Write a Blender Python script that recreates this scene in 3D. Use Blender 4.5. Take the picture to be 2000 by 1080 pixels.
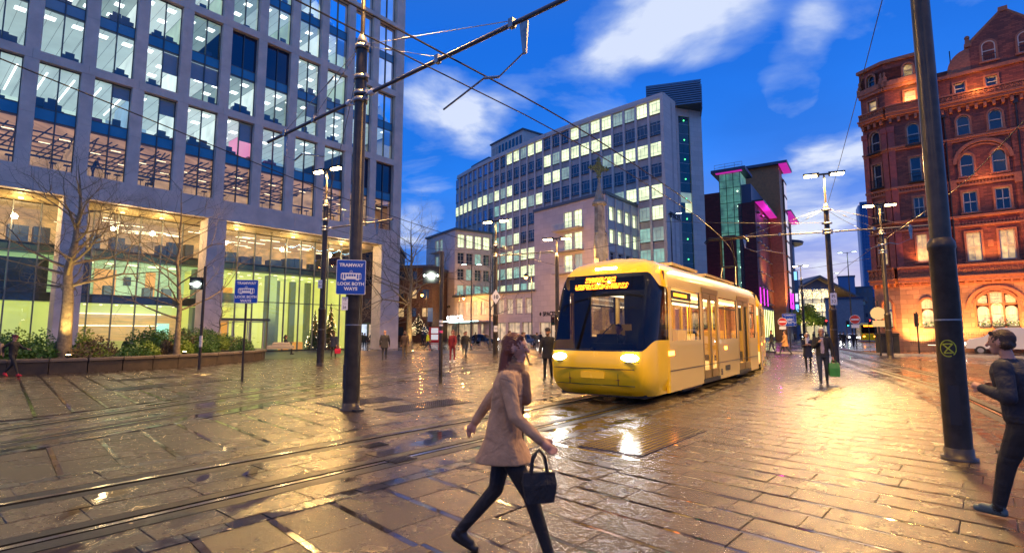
import bpy, bmesh, math, random
from mathutils import Vector, Matrix, kdtree, noise as mnoise
random.seed(7)
R = math.radians
scene = bpy.context.scene
COL = scene.collection
for o in list(bpy.data.objects): bpy.data.objects.remove(o)

# ---------------------------------------------------------------- camera
H = 1.62
cam_d = bpy.data.cameras.new('camera'); cam = bpy.data.objects.new('camera', cam_d); COL.objects.link(cam)
cam.location = (0, 0, H); cam.rotation_euler = (R(90) + math.atan(110 / 1032), 0, 0)
cam_d.sensor_width = 36; cam_d.lens = 1032 / 2000 * 36; cam_d.clip_start = 0.05; cam_d.clip_end = 3000
scene.camera = cam
# ---------------------------------------------------------------- view
scene.view_settings.view_transform = 'Standard'; scene.view_settings.look = 'None'
scene.view_settings.exposure = 0.06; scene.view_settings.gamma = 1.0
scene.view_settings.use_curve_mapping = False
# ---------------------------------------------------------------- dusk sky
world = bpy.data.worlds.new('World'); scene.world = world; world.use_nodes = True
def build_world():
    nt = world.node_tree; nt.nodes.clear(); N = nt.nodes.new; L = nt.links.new
    out = N('ShaderNodeOutputWorld'); bg = N('ShaderNodeBackground'); L(bg.outputs[0], out.inputs[0])
    tc = N('ShaderNodeTexCoord'); sep = N('ShaderNodeSeparateXYZ'); L(tc.outputs['Generated'], sep.inputs[0])
    def math_(op, a, b=None, clamp=False):
        m = N('ShaderNodeMath'); m.operation = op; m.use_clamp = clamp
        for i, v in enumerate((a, b)):
            if v is None: continue
            if isinstance(v, (int, float)): m.inputs[i].default_value = v
            else: L(v, m.inputs[i])
        return m.outputs[0]
    def ramp(fac, pts):
        r = N('ShaderNodeValToRGB'); L(fac, r.inputs[0]); e = r.color_ramp.elements
        while len(e) < len(pts): e.new(0.5)
        for k, (p, c) in enumerate(pts): e[k].position = p; e[k].color = (*c, 1)
        return r.outputs[0]
    def mix(f, a, b, mode='MIX'):
        m = N('ShaderNodeMixRGB'); m.blend_type = mode
        for i, v in enumerate((f, a, b)):
            if isinstance(v, (int, float)): m.inputs[i].default_value = v
            elif isinstance(v, tuple): m.inputs[i].default_value = (*v, 1)
            else: L(v, m.inputs[i])
        return m.outputs[0]
    z = math_('MAXIMUM', sep.outputs[2], 0.0)
    base = ramp(z, [(0.0, (.20, .34, .80)), (.12, (.06, .26, .85)), (.3, (.006, .22, .95)), (.5, (.004, .18, .90)), (.62, (.03, .18, .72)), (1.0, (.38, .37, .46))])  # unseen zenith lightened to grey as soft fill for the facades
    # after-glow low in the south-west, down the street
    dot = math_('ADD', math_('MULTIPLY', sep.outputs[0], .56), math_('MULTIPLY', sep.outputs[1], .83))
    az = math_('POWER', math_('MAXIMUM', dot, 0.0), 9.0)
    low = math_('POWER', math_('SUBTRACT', 1.0, z, True), 9.0)
    glow = math_('MULTIPLY', az, low)
    base = mix(math_('MULTIPLY', glow, 1.15, True), base, (1.05, .80, .76))
    # clouds
    zz = math_('ADD', z, 0.10)
    cx = math_('DIVIDE', sep.outputs[0], zz); cy = math_('DIVIDE', sep.outputs[1], zz)
    comb = N('ShaderNodeCombineXYZ'); L(cx, comb.inputs[0]); L(cy, comb.inputs[1]); comb.inputs[2].default_value = 14.5
    n1 = N('ShaderNodeTexNoise'); n1.inputs['Scale'].default_value = 1.5; n1.inputs['Detail'].default_value = 9; n1.inputs['Roughness'].default_value = .56
    n1.inputs['Distortion'].default_value = .35; L(comb.outputs[0], n1.inputs['Vector'])
    tot = None
    for px, py, rad, wgt in ((1230, 45, 85, .9), (1390, 20, 85, .85), (1330, 70, 60, .7), (1590, 45, 38, .9), (1548, 150, 55, 1), (1545, 195, 40, .8), (850, 215, 75, .75), (935, 240, 60, .8), (800, 375, 75, .9), (815, 430, 60, .6), (1000, 195, 40, .5),
                             (1640, 350, 90, .6), (1560, 330, 60, .5), (1600, 450, 90, .9), (1690, 300, 60, .5), (1450, 300, 50, .4)):
        th = math.atan(110 / 1032); u = (px - 1000) / 1032; v = (540 - py) / 1032; d = Vector((u, math.cos(th) - v * math.sin(th), math.sin(th) + v * math.cos(th))).normalized()
        dp = N('ShaderNodeVectorMath'); dp.operation = 'DOT_PRODUCT'; L(tc.outputs['Generated'], dp.inputs[0]); dp.inputs[1].default_value = d
        mr = N('ShaderNodeMapRange'); mr.interpolation_type = 'SMOOTHSTEP'; L(dp.outputs['Value'], mr.inputs[0]); mr.inputs[1].default_value = math.cos(rad / 1032 * 1.35); mr.inputs[2].default_value = 1.0; mr.inputs[3].default_value = 0; mr.inputs[4].default_value = wgt
        tot = mr.outputs[0] if tot is None else math_('ADD', tot, mr.outputs[0])
    nn = math_('ADD', math_('MULTIPLY', n1.outputs[0], .95), math_('MULTIPLY', math_('MINIMUM', tot, 1.0), .135))
    c1 = ramp(nn, [(.50, (0, 0, 0)), (.58, (.30, .30, .30)), (.71, (1, 1, 1))])
    n2 = N('ShaderNodeTexNoise'); n2.inputs['Scale'].default_value = 0.7; n2.inputs['Detail'].default_value = 6
    mp = N('ShaderNodeVectorMath'); mp.operation = 'ADD'; L(comb.outputs[0], mp.inputs[0]); mp.inputs[1].default_value = (11, 4, 2); L(mp.outputs[0], n2.inputs['Vector'])
    c2 = ramp(n2.outputs[0], [(.35, (0, 0, 0)), (.6, (1, 1, 1))])
    ccol = mix(math_('POWER', math_('SUBTRACT', 1.0, z, True), 5.0), (.40, .56, .86), (.60, .60, .90))
    ccol = mix(math_('MULTIPLY', glow, 1.0, True), ccol, (1.0, .86, .84))
    dark = ramp(n2.outputs[0], [(.42, (0, 0, 0)), (.62, (1, 1, 1))])
    base = mix(math_('MULTIPLY', math_('MULTIPLY', dark, .36), math_('SUBTRACT', 1.0, glow, True)), base, (.006, .09, .46))
    ccol = mix(ramp(nn, [(.58, (0, 0, 0)), (.70, (.8, .8, .8))]), ccol, (.80, .86, 1.0))
    sky = mix(math_('MULTIPLY', c1, .9), base, ccol)
    nish = N('ShaderNodeTexSky'); nish.sky_type = 'NISHITA'; nish.sun_disc = False
    nish.sun_elevation = R(-2); nish.sun_rotation = R(34)
    sky = mix(.05, sky, nish.outputs[0], 'ADD')
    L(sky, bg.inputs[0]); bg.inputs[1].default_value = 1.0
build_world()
# last light of the sun, already below the roofs: one very weak, very soft lamp from the south-west
sl = bpy.data.lights.new('sun', 'SUN'); sl.energy = 0.12; sl.angle = R(25); sl.color = (1, .8, .7)
so = bpy.data.objects.new('sun', sl); COL.objects.link(so); so.rotation_euler = (R(75), 0, R(34) * -1 + R(180) - R(180)); 
so.rotation_euler = Vector((-.56 * .97, -.83 * .97, -.24)).to_track_quat('-Z', 'Y').to_euler()

# ---------------------------------------------------------------- helpers
MATS = {}
def mat(name, color=(.5, .5, .5), rough=.6, metal=0., emit=None, es=1., var=0., vscale=3., bump=0., bscale=40., spec=.5, tone=False, coat=0., fold=0, quilt=0, qdir='Z', qd=.03):
    if name in MATS: return MATS[name]
    m = bpy.data.materials.new(name); m.use_nodes = True; MATS[name] = m
    nt = m.node_tree; N = nt.nodes.new; L = nt.links.new; b = nt.nodes['Principled BSDF']
    b.inputs['Base Color'].default_value = (*color, 1); b.inputs['Roughness'].default_value = rough
    b.inputs['Metallic'].default_value = metal; b.inputs['Specular IOR Level'].default_value = spec
    if coat: b.inputs['Coat Weight'].default_value = coat; b.inputs['Coat Roughness'].default_value = .08
    geo = None
    if var or bump: geo = N('ShaderNodeNewGeometry')
    if var:
        n = N('ShaderNodeTexNoise'); n.inputs['Scale'].default_value = vscale; n.inputs['Detail'].default_value = 6; n.inputs['Roughness'].default_value = .62
        L(geo.outputs['Position'], n.inputs['Vector'])
        r = N('ShaderNodeValToRGB'); L(n.outputs[0], r.inputs[0])
        lo = tuple(c * (1 - var) for c in color); hi = tuple(min(1, c * (1 + var)) for c in color)
        r.color_ramp.elements[0].position = .3; r.color_ramp.elements[0].color = (*lo, 1)
        r.color_ramp.elements[1].position = .7; r.color_ramp.elements[1].color = (*hi, 1)
        col = r.outputs[0]
        if tone:
            at = N('ShaderNodeAttribute'); at.attribute_name = 'tone'
            mx = N('ShaderNodeMixRGB'); mx.blend_type = 'MULTIPLY'; mx.inputs[0].default_value = 1; L(col, mx.inputs[1]); L(at.outputs['Color'], mx.inputs[2]); col = mx.outputs[0]
        L(col, b.inputs['Base Color'])
        r2 = N('ShaderNodeMapRange'); L(n.outputs[0], r2.inputs[0]); r2.inputs[3].default_value = max(.02, rough - .12); r2.inputs[4].default_value = min(1, rough + .12); L(r2.outputs[0], b.inputs['Roughness'])
    if bump:
        n = N('ShaderNodeTexNoise'); n.inputs['Scale'].default_value = bscale; n.inputs['Detail'].default_value = 4
        L(geo.outputs['Position'], n.inputs['Vector'])
        bp = N('ShaderNodeBump'); bp.inputs['Strength'].default_value = bump; bp.inputs['Distance'].default_value = .01; L(n.outputs[0], bp.inputs['Height']); L(bp.outputs[0], b.inputs['Normal'])
    if fold:
        n = N('ShaderNodeTexNoise'); n.inputs['Scale'].default_value = fold; n.inputs['Detail'].default_value = 2; n.inputs['Distortion'].default_value = 1.2
        tcn = N('ShaderNodeTexCoord'); L(tcn.outputs['Object'], n.inputs['Vector'])
        b2 = N('ShaderNodeBump'); b2.inputs['Strength'].default_value = .8; b2.inputs['Distance'].default_value = .03; L(n.outputs[0], b2.inputs['Height'])
        if bump: L(bp.outputs[0], b2.inputs['Normal'])
        L(b2.outputs[0], b.inputs['Normal'])
    if quilt:
        n = N('ShaderNodeTexWave'); n.bands_direction = qdir; n.inputs['Scale'].default_value = quilt; n.inputs['Distortion'].default_value = 1.5; n.inputs['Detail'].default_value = 1; n.inputs['Detail Scale'].default_value = 2
        tcn = N('ShaderNodeTexCoord'); L(tcn.outputs['Object'], n.inputs['Vector'])
        b2 = N('ShaderNodeBump'); b2.inputs['Strength'].default_value = 1; b2.inputs['Distance'].default_value = qd; L(n.outputs['Fac'], b2.inputs['Height']); L(b2.outputs[0], b.inputs['Normal'])
    if emit:
        b.inputs['Emission Color'].default_value = (*emit, 1); b.inputs['Emission Strength'].default_value = es
        m.cycles.emission_sampling = 'NONE' if es < 3 else 'AUTO'
    return m
def blockmat(name, color, rough, bw, bh, var=.25, mortar=.6, ms=.012, bump=.4, vscale=2.):
    """coursed stone or brick too far away to build piece by piece: colour per block, shallow joints"""
    if name in MATS: return MATS[name]
    m = mat(name, color, rough, var=var * .6, vscale=vscale); nt = m.node_tree; N = nt.nodes.new; L = nt.links.new; b = nt.nodes['Principled BSDF']
    src = b.inputs['Base Color'].links[0].from_socket
    tcn = N('ShaderNodeTexCoord'); sp = N('ShaderNodeSeparateXYZ'); L(tcn.outputs['Object'], sp.inputs[0]); cb = N('ShaderNodeCombineXYZ'); ad = N('ShaderNodeMath'); ad.operation = 'ADD'; L(sp.outputs[0], ad.inputs[0]); L(sp.outputs[1], ad.inputs[1]); L(ad.outputs[0], cb.inputs[0]); L(sp.outputs[2], cb.inputs[1])
    br = N('ShaderNodeTexBrick'); L(cb.outputs[0], br.inputs['Vector']); br.inputs['Scale'].default_value = 1; br.inputs['Brick Width'].default_value = bw; br.inputs['Row Height'].default_value = bh; br.inputs['Mortar Size'].default_value = ms; br.inputs['Mortar Smooth'].default_value = .2
    br.inputs['Color1'].default_value = (1 - var,) * 3 + (1,); br.inputs['Color2'].default_value = (1 + var,) * 3 + (1,); br.inputs['Mortar'].default_value = (mortar,) * 3 + (1,)
    mx = N('ShaderNodeMixRGB'); mx.blend_type = 'MULTIPLY'; mx.inputs[0].default_value = 1; L(src, mx.inputs[1]); L(br.outputs['Color'], mx.inputs[2]); L(mx.outputs[0], b.inputs['Base Color'])
    bp = N('ShaderNodeBump'); bp.invert = True; bp.inputs['Strength'].default_value = bump; bp.inputs['Distance'].default_value = .03; L(br.outputs['Fac'], bp.inputs['Height']); L(bp.outputs[0], b.inputs['Normal'])
    return m
def litmat(name, emit, es, var=.3, vscale=.8, base=(.3, .3, .3), stretch=(1, 1, 1)):  # room light put into the surface as emission
    """interior surface or pane glowing in place of room light, varying softly from place to place"""
    if name in MATS: return MATS[name]
    m = mat(name, base, .7, emit=emit, es=es); nt = m.node_tree; N = nt.nodes.new; L = nt.links.new; b = nt.nodes['Principled BSDF']
    geo = N('ShaderNodeNewGeometry'); mp = N('ShaderNodeMapping'); mp.inputs['Scale'].default_value = stretch; L(geo.outputs['Position'], mp.inputs['Vector'])
    n = N('ShaderNodeTexNoise'); n.inputs['Scale'].default_value = vscale; n.inputs['Detail'].default_value = 3; L(mp.outputs[0], n.inputs['Vector'])
    mr = N('ShaderNodeMapRange'); L(n.outputs[0], mr.inputs[0]); mr.inputs[1].default_value = .3; mr.inputs[2].default_value = .7
    mr.inputs[3].default_value = es * (1 - var); mr.inputs[4].default_value = es * (1 + var); L(mr.outputs[0], b.inputs['Emission Strength'])
    m.cycles.emission_sampling = 'NONE'
    return m
def glassmat(name, tint=(1, 1, 1), refl=.12, tcol=(.9, .95, 1), facing=True):
    if name in MATS: return MATS[name]
    m = bpy.data.materials.new(name); m.use_nodes = True; MATS[name] = m
    nt = m.node_tree; nt.nodes.clear(); N = nt.nodes.new; L = nt.links.new
    out = N('ShaderNodeOutputMaterial'); mx = N('ShaderNodeMixShader'); t = N('ShaderNodeBsdfTransparent'); g = N('ShaderNodeBsdfGlossy')
    t.inputs[0].default_value = (*tcol, 1); g.inputs[0].default_value = (*tint, 1); g.inputs['Roughness'].default_value = .02
    fr = N('ShaderNodeFresnel'); fr.inputs[0].default_value = 1.5
    mr = N('ShaderNodeMapRange'); L(fr.outputs[0], mr.inputs[0]); mr.inputs[3].default_value = refl; mr.inputs[4].default_value = 1.0
    L(mr.outputs[0], mx.inputs[0]); L(t.outputs[0], mx.inputs[1]); L(g.outputs[0], mx.inputs[2]); L(mx.outputs[0], out.inputs[0])
    return m

class MB:
    def __init__(s): s.v = []; s.f = []; s.m = []; s.t = []; s.sm = []
    def add(s, vs, fs, mi=0, tone=1., smooth=False):
        b = len(s.v); s.v += [tuple(v) for v in vs]; s.f += [tuple(b + i for i in f) for f in fs]
        n = len(fs); s.m += [mi] * n; s.t += [tone] * n; s.sm += [smooth] * n; return s
    def box(s, x0, x1, y0, y1, z0, z1, mi=0, tone=1.):
        return s.add([(x0, y0, z0), (x1, y0, z0), (x1, y1, z0), (x0, y1, z0), (x0, y0, z1), (x1, y0, z1), (x1, y1, z1), (x0, y1, z1)],
              [(0, 3, 2, 1), (4, 5, 6, 7), (0, 1, 5, 4), (1, 2, 6, 5), (2, 3, 7, 6), (3, 0, 4, 7)], mi, tone)
    def bevbox(s, x0, x1, y0, y1, z0, z1, b=.01, mi=0, tone=1.):
        # bevel on the upper edges (slabs, panels)
        return s.add([(x0, y0, z0), (x1, y0, z0), (x1, y1, z0), (x0, y1, z0), (x0, y0, z1 - b), (x1, y0, z1 - b), (x1, y1, z1 - b), (x0, y1, z1 - b),
               (x0 + b, y0 + b, z1), (x1 - b, y0 + b, z1), (x1 - b, y1 - b, z1), (x0 + b, y1 - b, z1)],
              [(0, 1, 5, 4), (1, 2, 6, 5), (2, 3, 7, 6), (3, 0, 4, 7), (4, 5, 9, 8), (5, 6, 10, 9), (6, 7, 11, 10), (7, 4, 8, 11), (8, 9, 10, 11)], mi, tone)
    def obox(s, c, ax, ay, az, mi=0):
        c, ax, ay, az = map(Vector, (c, ax, ay, az)); vs = []
        for k in (-1, 1):
            for i, j in ((-1, -1), (1, -1), (1, 1), (-1, 1)): vs.append(c + ax * i + ay * j + az * k)
        return s.add(vs, [(0, 3, 2, 1), (4, 5, 6, 7), (0, 1, 5, 4), (1, 2, 6, 5), (2, 3, 7, 6), (3, 0, 4, 7)], mi)
    def quad(s, a, b, c, d, mi=0): return s.add([a, b, c, d], [(0, 1, 2, 3)], mi)
    def tube(s, p0, p1, r0, r1=None, n=8, mi=0, caps=True, smooth=True):
        r1 = r0 if r1 is None else r1; p0 = Vector(p0); p1 = Vector(p1); d = (p1 - p0)
        if d.length < 1e-6: return s
        d.normalize(); a = d.orthogonal().normalized(); b = d.cross(a); vs = []
        for p, r in ((p0, r0), (p1, r1)):
            for i in range(n):
                t = 2 * math.pi * i / n; vs.append(p + (a * math.cos(t) + b * math.sin(t)) * r)
        s.add(vs, [(i, (i + 1) % n, n + (i + 1) % n, n + i) for i in range(n)], mi, smooth=smooth)
        if caps: s.add(vs[:n], [tuple(range(n))[::-1]], mi); s.add(vs[n:], [tuple(range(n))], mi)
        return s
    def path(s, pts, r, n=6, mi=0):
        for i in range(len(pts) - 1): s.tube(pts[i], pts[i + 1], r, r, n, mi, caps=(i in (0, len(pts) - 2)))
        return s
    def lathe(s, prof, n=16, c=(0, 0), mi=0, smooth=True):
        vs = []
        for z, r in prof:
            for i in range(n):
                t = 2 * math.pi * i / n; vs.append((c[0] + r * math.cos(t), c[1] + r * math.sin(t), z))
        k = len(prof); fs = []
        for j in range(k - 1):
            for i in range(n): fs.append((j * n + i, j * n + (i + 1) % n, (j + 1) * n + (i + 1) % n, (j + 1) * n + i))
        s.add(vs, fs, mi, smooth=smooth); s.add(vs[:n], [tuple(range(n))[::-1]], mi); s.add(vs[-n:], [tuple(range(n))], mi); return s
    def prism(s, poly, z0, z1, mi=0, tone=1.):
        n = len(poly); vs = [(x, y, z0) for x, y in poly] + [(x, y, z1) for x, y in poly]
        return s.add(vs, [tuple(range(n))[::-1], tuple(range(n, 2 * n))] + [(i, (i + 1) % n, n + (i + 1) % n, n + i) for i in range(n)], mi, tone)
    def wallprism(s, poly, y0, y1, mi=0):
        # polygon in the x-z plane extruded along y
        n = len(poly); vs = [(x, y0, z) for x, z in poly] + [(x, y1, z) for x, z in poly]
        return s.add(vs, [tuple(range(n)), tuple(range(n, 2 * n))[::-1]] + [(i, n + i, n + (i + 1) % n, (i + 1) % n) for i in range(n)], mi)
    def ball(s, c, r, n=10, mi=0):
        rx, ry, rz = r if isinstance(r, tuple) else (r, r, r); vs = []; m = n // 2
        for j in range(1, m):
            ph = math.pi * j / m
            for i in range(n):
                t = 2 * math.pi * i / n; vs.append((c[0] + rx * math.sin(ph) * math.cos(t), c[1] + ry * math.sin(ph) * math.sin(t), c[2] + rz * math.cos(ph)))
        top = len(vs); vs.append((c[0], c[1], c[2] + rz)); bot = len(vs); vs.append((c[0], c[1], c[2] - rz)); fs = []
        for j in range(m - 2):
            for i in range(n): fs.append((j * n + i, (j + 1) * n + i, (j + 1) * n + (i + 1) % n, j * n + (i + 1) % n))
        for i in range(n): fs.append((top, i, (i + 1) % n)); fs.append((bot, (m - 2) * n + (i + 1) % n, (m - 2) * n + i))
        return s.add(vs, fs, mi, smooth=True)
    def mesh(s, name, mats, tone=False):
        me = bpy.data.meshes.new(name); me.from_pydata(s.v, [], s.f)
        for m in (mats if isinstance(mats, (list, tuple)) else [mats]): me.materials.append(m)
        me.polygons.foreach_set('material_index', s.m); me.polygons.foreach_set('use_smooth', s.sm)
        if tone:
            ca = me.color_attributes.new('tone', 'FLOAT_COLOR', 'CORNER'); arr = []
            for p, t in zip(me.polygons, s.t): arr += [t, t, t, 1] * p.loop_total
            ca.data.foreach_set('color', arr)
        me.update(); return me
    def build(s, name, mats, parent=None, loc=(0, 0, 0), rotz=0., tone=False):
        return inst(name, s.mesh(name, mats, tone), parent, loc, rotz)
def inst(name, me, parent=None, loc=(0, 0, 0), rotz=0., scale=None):
    o = bpy.data.objects.new(name, me); COL.objects.link(o); o.location = loc; o.rotation_euler = (0, 0, rotz)
    if scale: o.scale = scale
    if parent: o.parent = parent
    return o
def tag(o, label, cat, group=None):
    o['label'] = label; o['category'] = cat
    if group: o['group'] = group
    return o
def thing(name, label, cat, loc=(0, 0, 0), rotz=0., group=None):
    o = bpy.data.objects.new(name, None); COL.objects.link(o); o.empty_display_size = .2
    o.location = loc; o.rotation_euler = (0, 0, rotz); return tag(o, label, cat, group)
def structure(o): o['kind'] = 'structure'; return o
def stuff(o): o['kind'] = 'stuff'; return o
def copy_tree(o, parent=None):
    c = o.copy(); COL.objects.link(c); c.parent = parent
    for ch in list(o.children): copy_tree(ch, c)
    return c
def text_mesh(txt, size, depth=.01, bold=0.):
    cu = bpy.data.curves.new('t', 'FONT'); cu.body = txt; cu.size = size; cu.extrude = depth; cu.align_x = 'CENTER'; cu.offset = bold
    cu.resolution_u = 3
    o = bpy.data.objects.new('t', cu); COL.objects.link(o); dg = bpy.context.evaluated_depsgraph_get()
    me = bpy.data.meshes.new_from_object(o.evaluated_get(dg)); bpy.data.objects.remove(o); me.materials.clear(); return me
def lettering(name, txt, size, m, parent, loc, rot, depth=.01, bold=0.):
    me = text_mesh(txt, size, depth, bold); me.materials.append(m)
    o = bpy.data.objects.new(name, me); COL.objects.link(o); o.parent = parent; o.location = loc; o.rotation_euler = rot; return o
def lamp(kind, parent, loc, energy, color, size=.15, rot=(0, 0, 0), spot=None, blend=.6):
    l = bpy.data.lights.new('bulb', kind); l.energy = energy; l.color = color
    if kind == 'AREA': l.size = size
    else: l.shadow_soft_size = size
    if spot: l.spot_size = R(spot); l.spot_blend = blend
    o = bpy.data.objects.new('bulb', l); COL.objects.link(o); o.location = loc; o.rotation_euler = rot
    if parent: o.parent = parent
    return o
WARM = (1., .56, .16); SODIUM = (1., .45, .10)

# ---------------------------------------------------------------- common materials
M_black = mat('black paint', (.018, .017, .016), .38, .3, var=.3, vscale=6)
M_pole = mat('dark bronze pole paint', (.05, .042, .034), .34, .4, var=.35, vscale=5, bump=.15, bscale=60)
M_steel = mat('galvanised steel', (.32, .31, .30), .4, .8, var=.3, vscale=12)
M_dark = mat('dark grey metal', (.035, .035, .038), .45, .4)
M_rubber = mat('black rubber', (.012, .012, .013), .7)
M_white = mat('white enamel', (.78, .78, .76), .4)
M_blue = mat('sign blue', (.008, .065, .42), .35)
M_red = mat('sign red', (.55, .015, .015), .4)
M_lamp = mat('lamp lens lit', (.9, .8, .6), .3, emit=(1., .68, .28), es=45)
M_lampc = mat('cool lamp lens lit', (.8, .9, .9), .3, emit=(.75, 1., .9), es=9)
M_sod = mat('sodium lantern lit', (.9, .6, .3), .3, emit=(1., .48, .1), es=16)
# ================================================================ GROUND
def slabmat(name, c_dry, c_wet, r_dry, r_wet, pscale, thr, bump=.25, bscale=150, tone=True, aniso=(1, 1, 1)):
    m = bpy.data.materials.new(name); m.use_nodes = True; MATS[name] = m
    nt = m.node_tree; N = nt.nodes.new; L = nt.links.new; b = nt.nodes['Principled BSDF']
    geo = N('ShaderNodeNewGeometry'); mp = N('ShaderNodeMapping'); mp.inputs['Rotation'].default_value = (0, 0, R(40)); mp.inputs['Scale'].default_value = aniso
    L(geo.outputs['Position'], mp.inputs['Vector'])
    n = N('ShaderNodeTexNoise'); n.inputs['Scale'].default_value = pscale; n.inputs['Detail'].default_value = 5; n.inputs['Roughness'].default_value = .55; n.inputs['Distortion'].default_value = .3
    L(mp.outputs[0], n.inputs['Vector'])
    n0 = N('ShaderNodeTexNoise'); n0.inputs['Scale'].default_value = .22; n0.inputs['Detail'].default_value = 2; L(geo.outputs['Position'], n0.inputs['Vector'])
    ad = N('ShaderNodeMath'); ad.operation = 'MULTIPLY_ADD'; L(n0.outputs[0], ad.inputs[0]); ad.inputs[1].default_value = .5; L(n.outputs[0], ad.inputs[2])
    r = N('ShaderNodeValToRGB'); L(ad.outputs[0], r.inputs[0]); r.color_ramp.elements[0].position = thr + .25 - .05; r.color_ramp.elements[1].position = thr + .25 + .05
    mx = N('ShaderNodeMixRGB'); L(r.outputs[0], mx.inputs[0]); mx.inputs[1].default_value = (*c_dry, 1); mx.inputs[2].default_value = (*c_wet, 1)
    nf = N('ShaderNodeTexNoise'); nf.inputs['Scale'].default_value = bscale; nf.inputs['Detail'].default_value = 3; L(geo.outputs['Position'], nf.inputs['Vector'])
    sp = N('ShaderNodeMapRange'); L(nf.outputs[0], sp.inputs[0]); sp.inputs[1].default_value = .3; sp.inputs[2].default_value = .7; sp.inputs[3].default_value = .62; sp.inputs[4].default_value = 1.35
    nm = N('ShaderNodeTexNoise'); nm.inputs['Scale'].default_value = 2.1; nm.inputs['Detail'].default_value = 7; nm.inputs['Roughness'].default_value = .7; L(geo.outputs['Position'], nm.inputs['Vector'])
    sm = N('ShaderNodeMapRange'); L(nm.outputs[0], sm.inputs[0]); sm.inputs[1].default_value = .25; sm.inputs[2].default_value = .75; sm.inputs[3].default_value = .82; sm.inputs[4].default_value = 1.18
    m1 = N('ShaderNodeMath'); m1.operation = 'MULTIPLY'; L(sp.outputs[0], m1.inputs[0]); L(sm.outputs[0], m1.inputs[1])
    mu = N('ShaderNodeMixRGB'); mu.blend_type = 'MULTIPLY'; mu.inputs[0].default_value = 1; L(mx.outputs[0], mu.inputs[1]); L(m1.outputs[0], mu.inputs[2])
    col = mu.outputs[0]
    if tone:
        at = N('ShaderNodeAttribute'); at.attribute_name = 'tone'
        m2 = N('ShaderNodeMixRGB'); m2.blend_type = 'MULTIPLY'; m2.inputs[0].default_value = 1; L(col, m2.inputs[1]); L(at.outputs['Color'], m2.inputs[2]); col = m2.outputs[0]
    L(col, b.inputs['Base Color'])
    rr = N('ShaderNodeMapRange'); L(r.outputs[0], rr.inputs[0]); rr.inputs[3].default_value = r_dry; rr.inputs[4].default_value = r_wet
    ra = N('ShaderNodeMath'); ra.operation = 'MULTIPLY'; L(rr.outputs[0], ra.inputs[0]); L(sm.outputs[0], ra.inputs[1]); L(ra.outputs[0], b.inputs['Roughness'])
    iv = N('ShaderNodeMath'); iv.operation = 'SUBTRACT'; iv.inputs[0].default_value = 1.05; L(r.outputs[0], iv.inputs[1])
    bs = N('ShaderNodeMath'); bs.operation = 'MULTIPLY'; L(iv.outputs[0], bs.inputs[0]); bs.inputs[1].default_value = bump
    bp = N('ShaderNodeBump'); bp.inputs['Distance'].default_value = .007; L(bs.outputs[0], bp.inputs['Strength']); L(nf.outputs[0], bp.inputs['Height']); L(bp.outputs[0], b.inputs['Normal'])
    b.inputs['Specular IOR Level'].default_value = .75
    return m
S_slab = slabmat('wet yorkstone slab', (.052, .037, .022), (.038, .028, .018), .26, .14, 1.1, .73, .8, 85)
S_strip = slabmat('wet smooth slab margin', (.055, .042, .03), (.035, .028, .02), .17, .05, 3.0, .48, .05, 60)
S_sett = slabmat('wet track slab', (.060, .044, .027), (.028, .022, .015), .27, .05, 2.2, .56, .45, 95, aniso=(1., .55, 1))
S_conc = slabmat('rail bed concrete', (.10, .070, .043), (.07, .052, .034), .45, .3, 2.0, .62, .6, 90)
S_edge = slabmat('dark edge sett', (.035, .036, .038), (.02, .02, .022), .3, .1, 3.0, .5, .3, 100)
S_rail = mat('polished rail steel', (.33, .33, .35), .18, .95, var=.25, vscale=4)
S_groove = mat('rail groove black', (.006, .005, .004), .9, spec=.05)  # near-black flat strips for groove and seal
S_mort = mat('wet joint mortar', (.03, .026, .022), .35, var=.3)
S_far = slabmat('wet paving far', (.06, .047, .036), (.03, .026, .022), .28, .07, 1.1, .52, .3, 60, tone=False, aniso=(1, .4, 1))
S_road = slabmat('wet asphalt', (.045, .044, .045), (.028, .029, .03), .30, .07, .8, .52, .4, 80, tone=False)

g = MB().quad((-900, -60, -.03), (900, -60, -.03), (900, 1500, -.03), (-900, 1500, -.03)).build('ground', S_far); structure(g)

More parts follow.
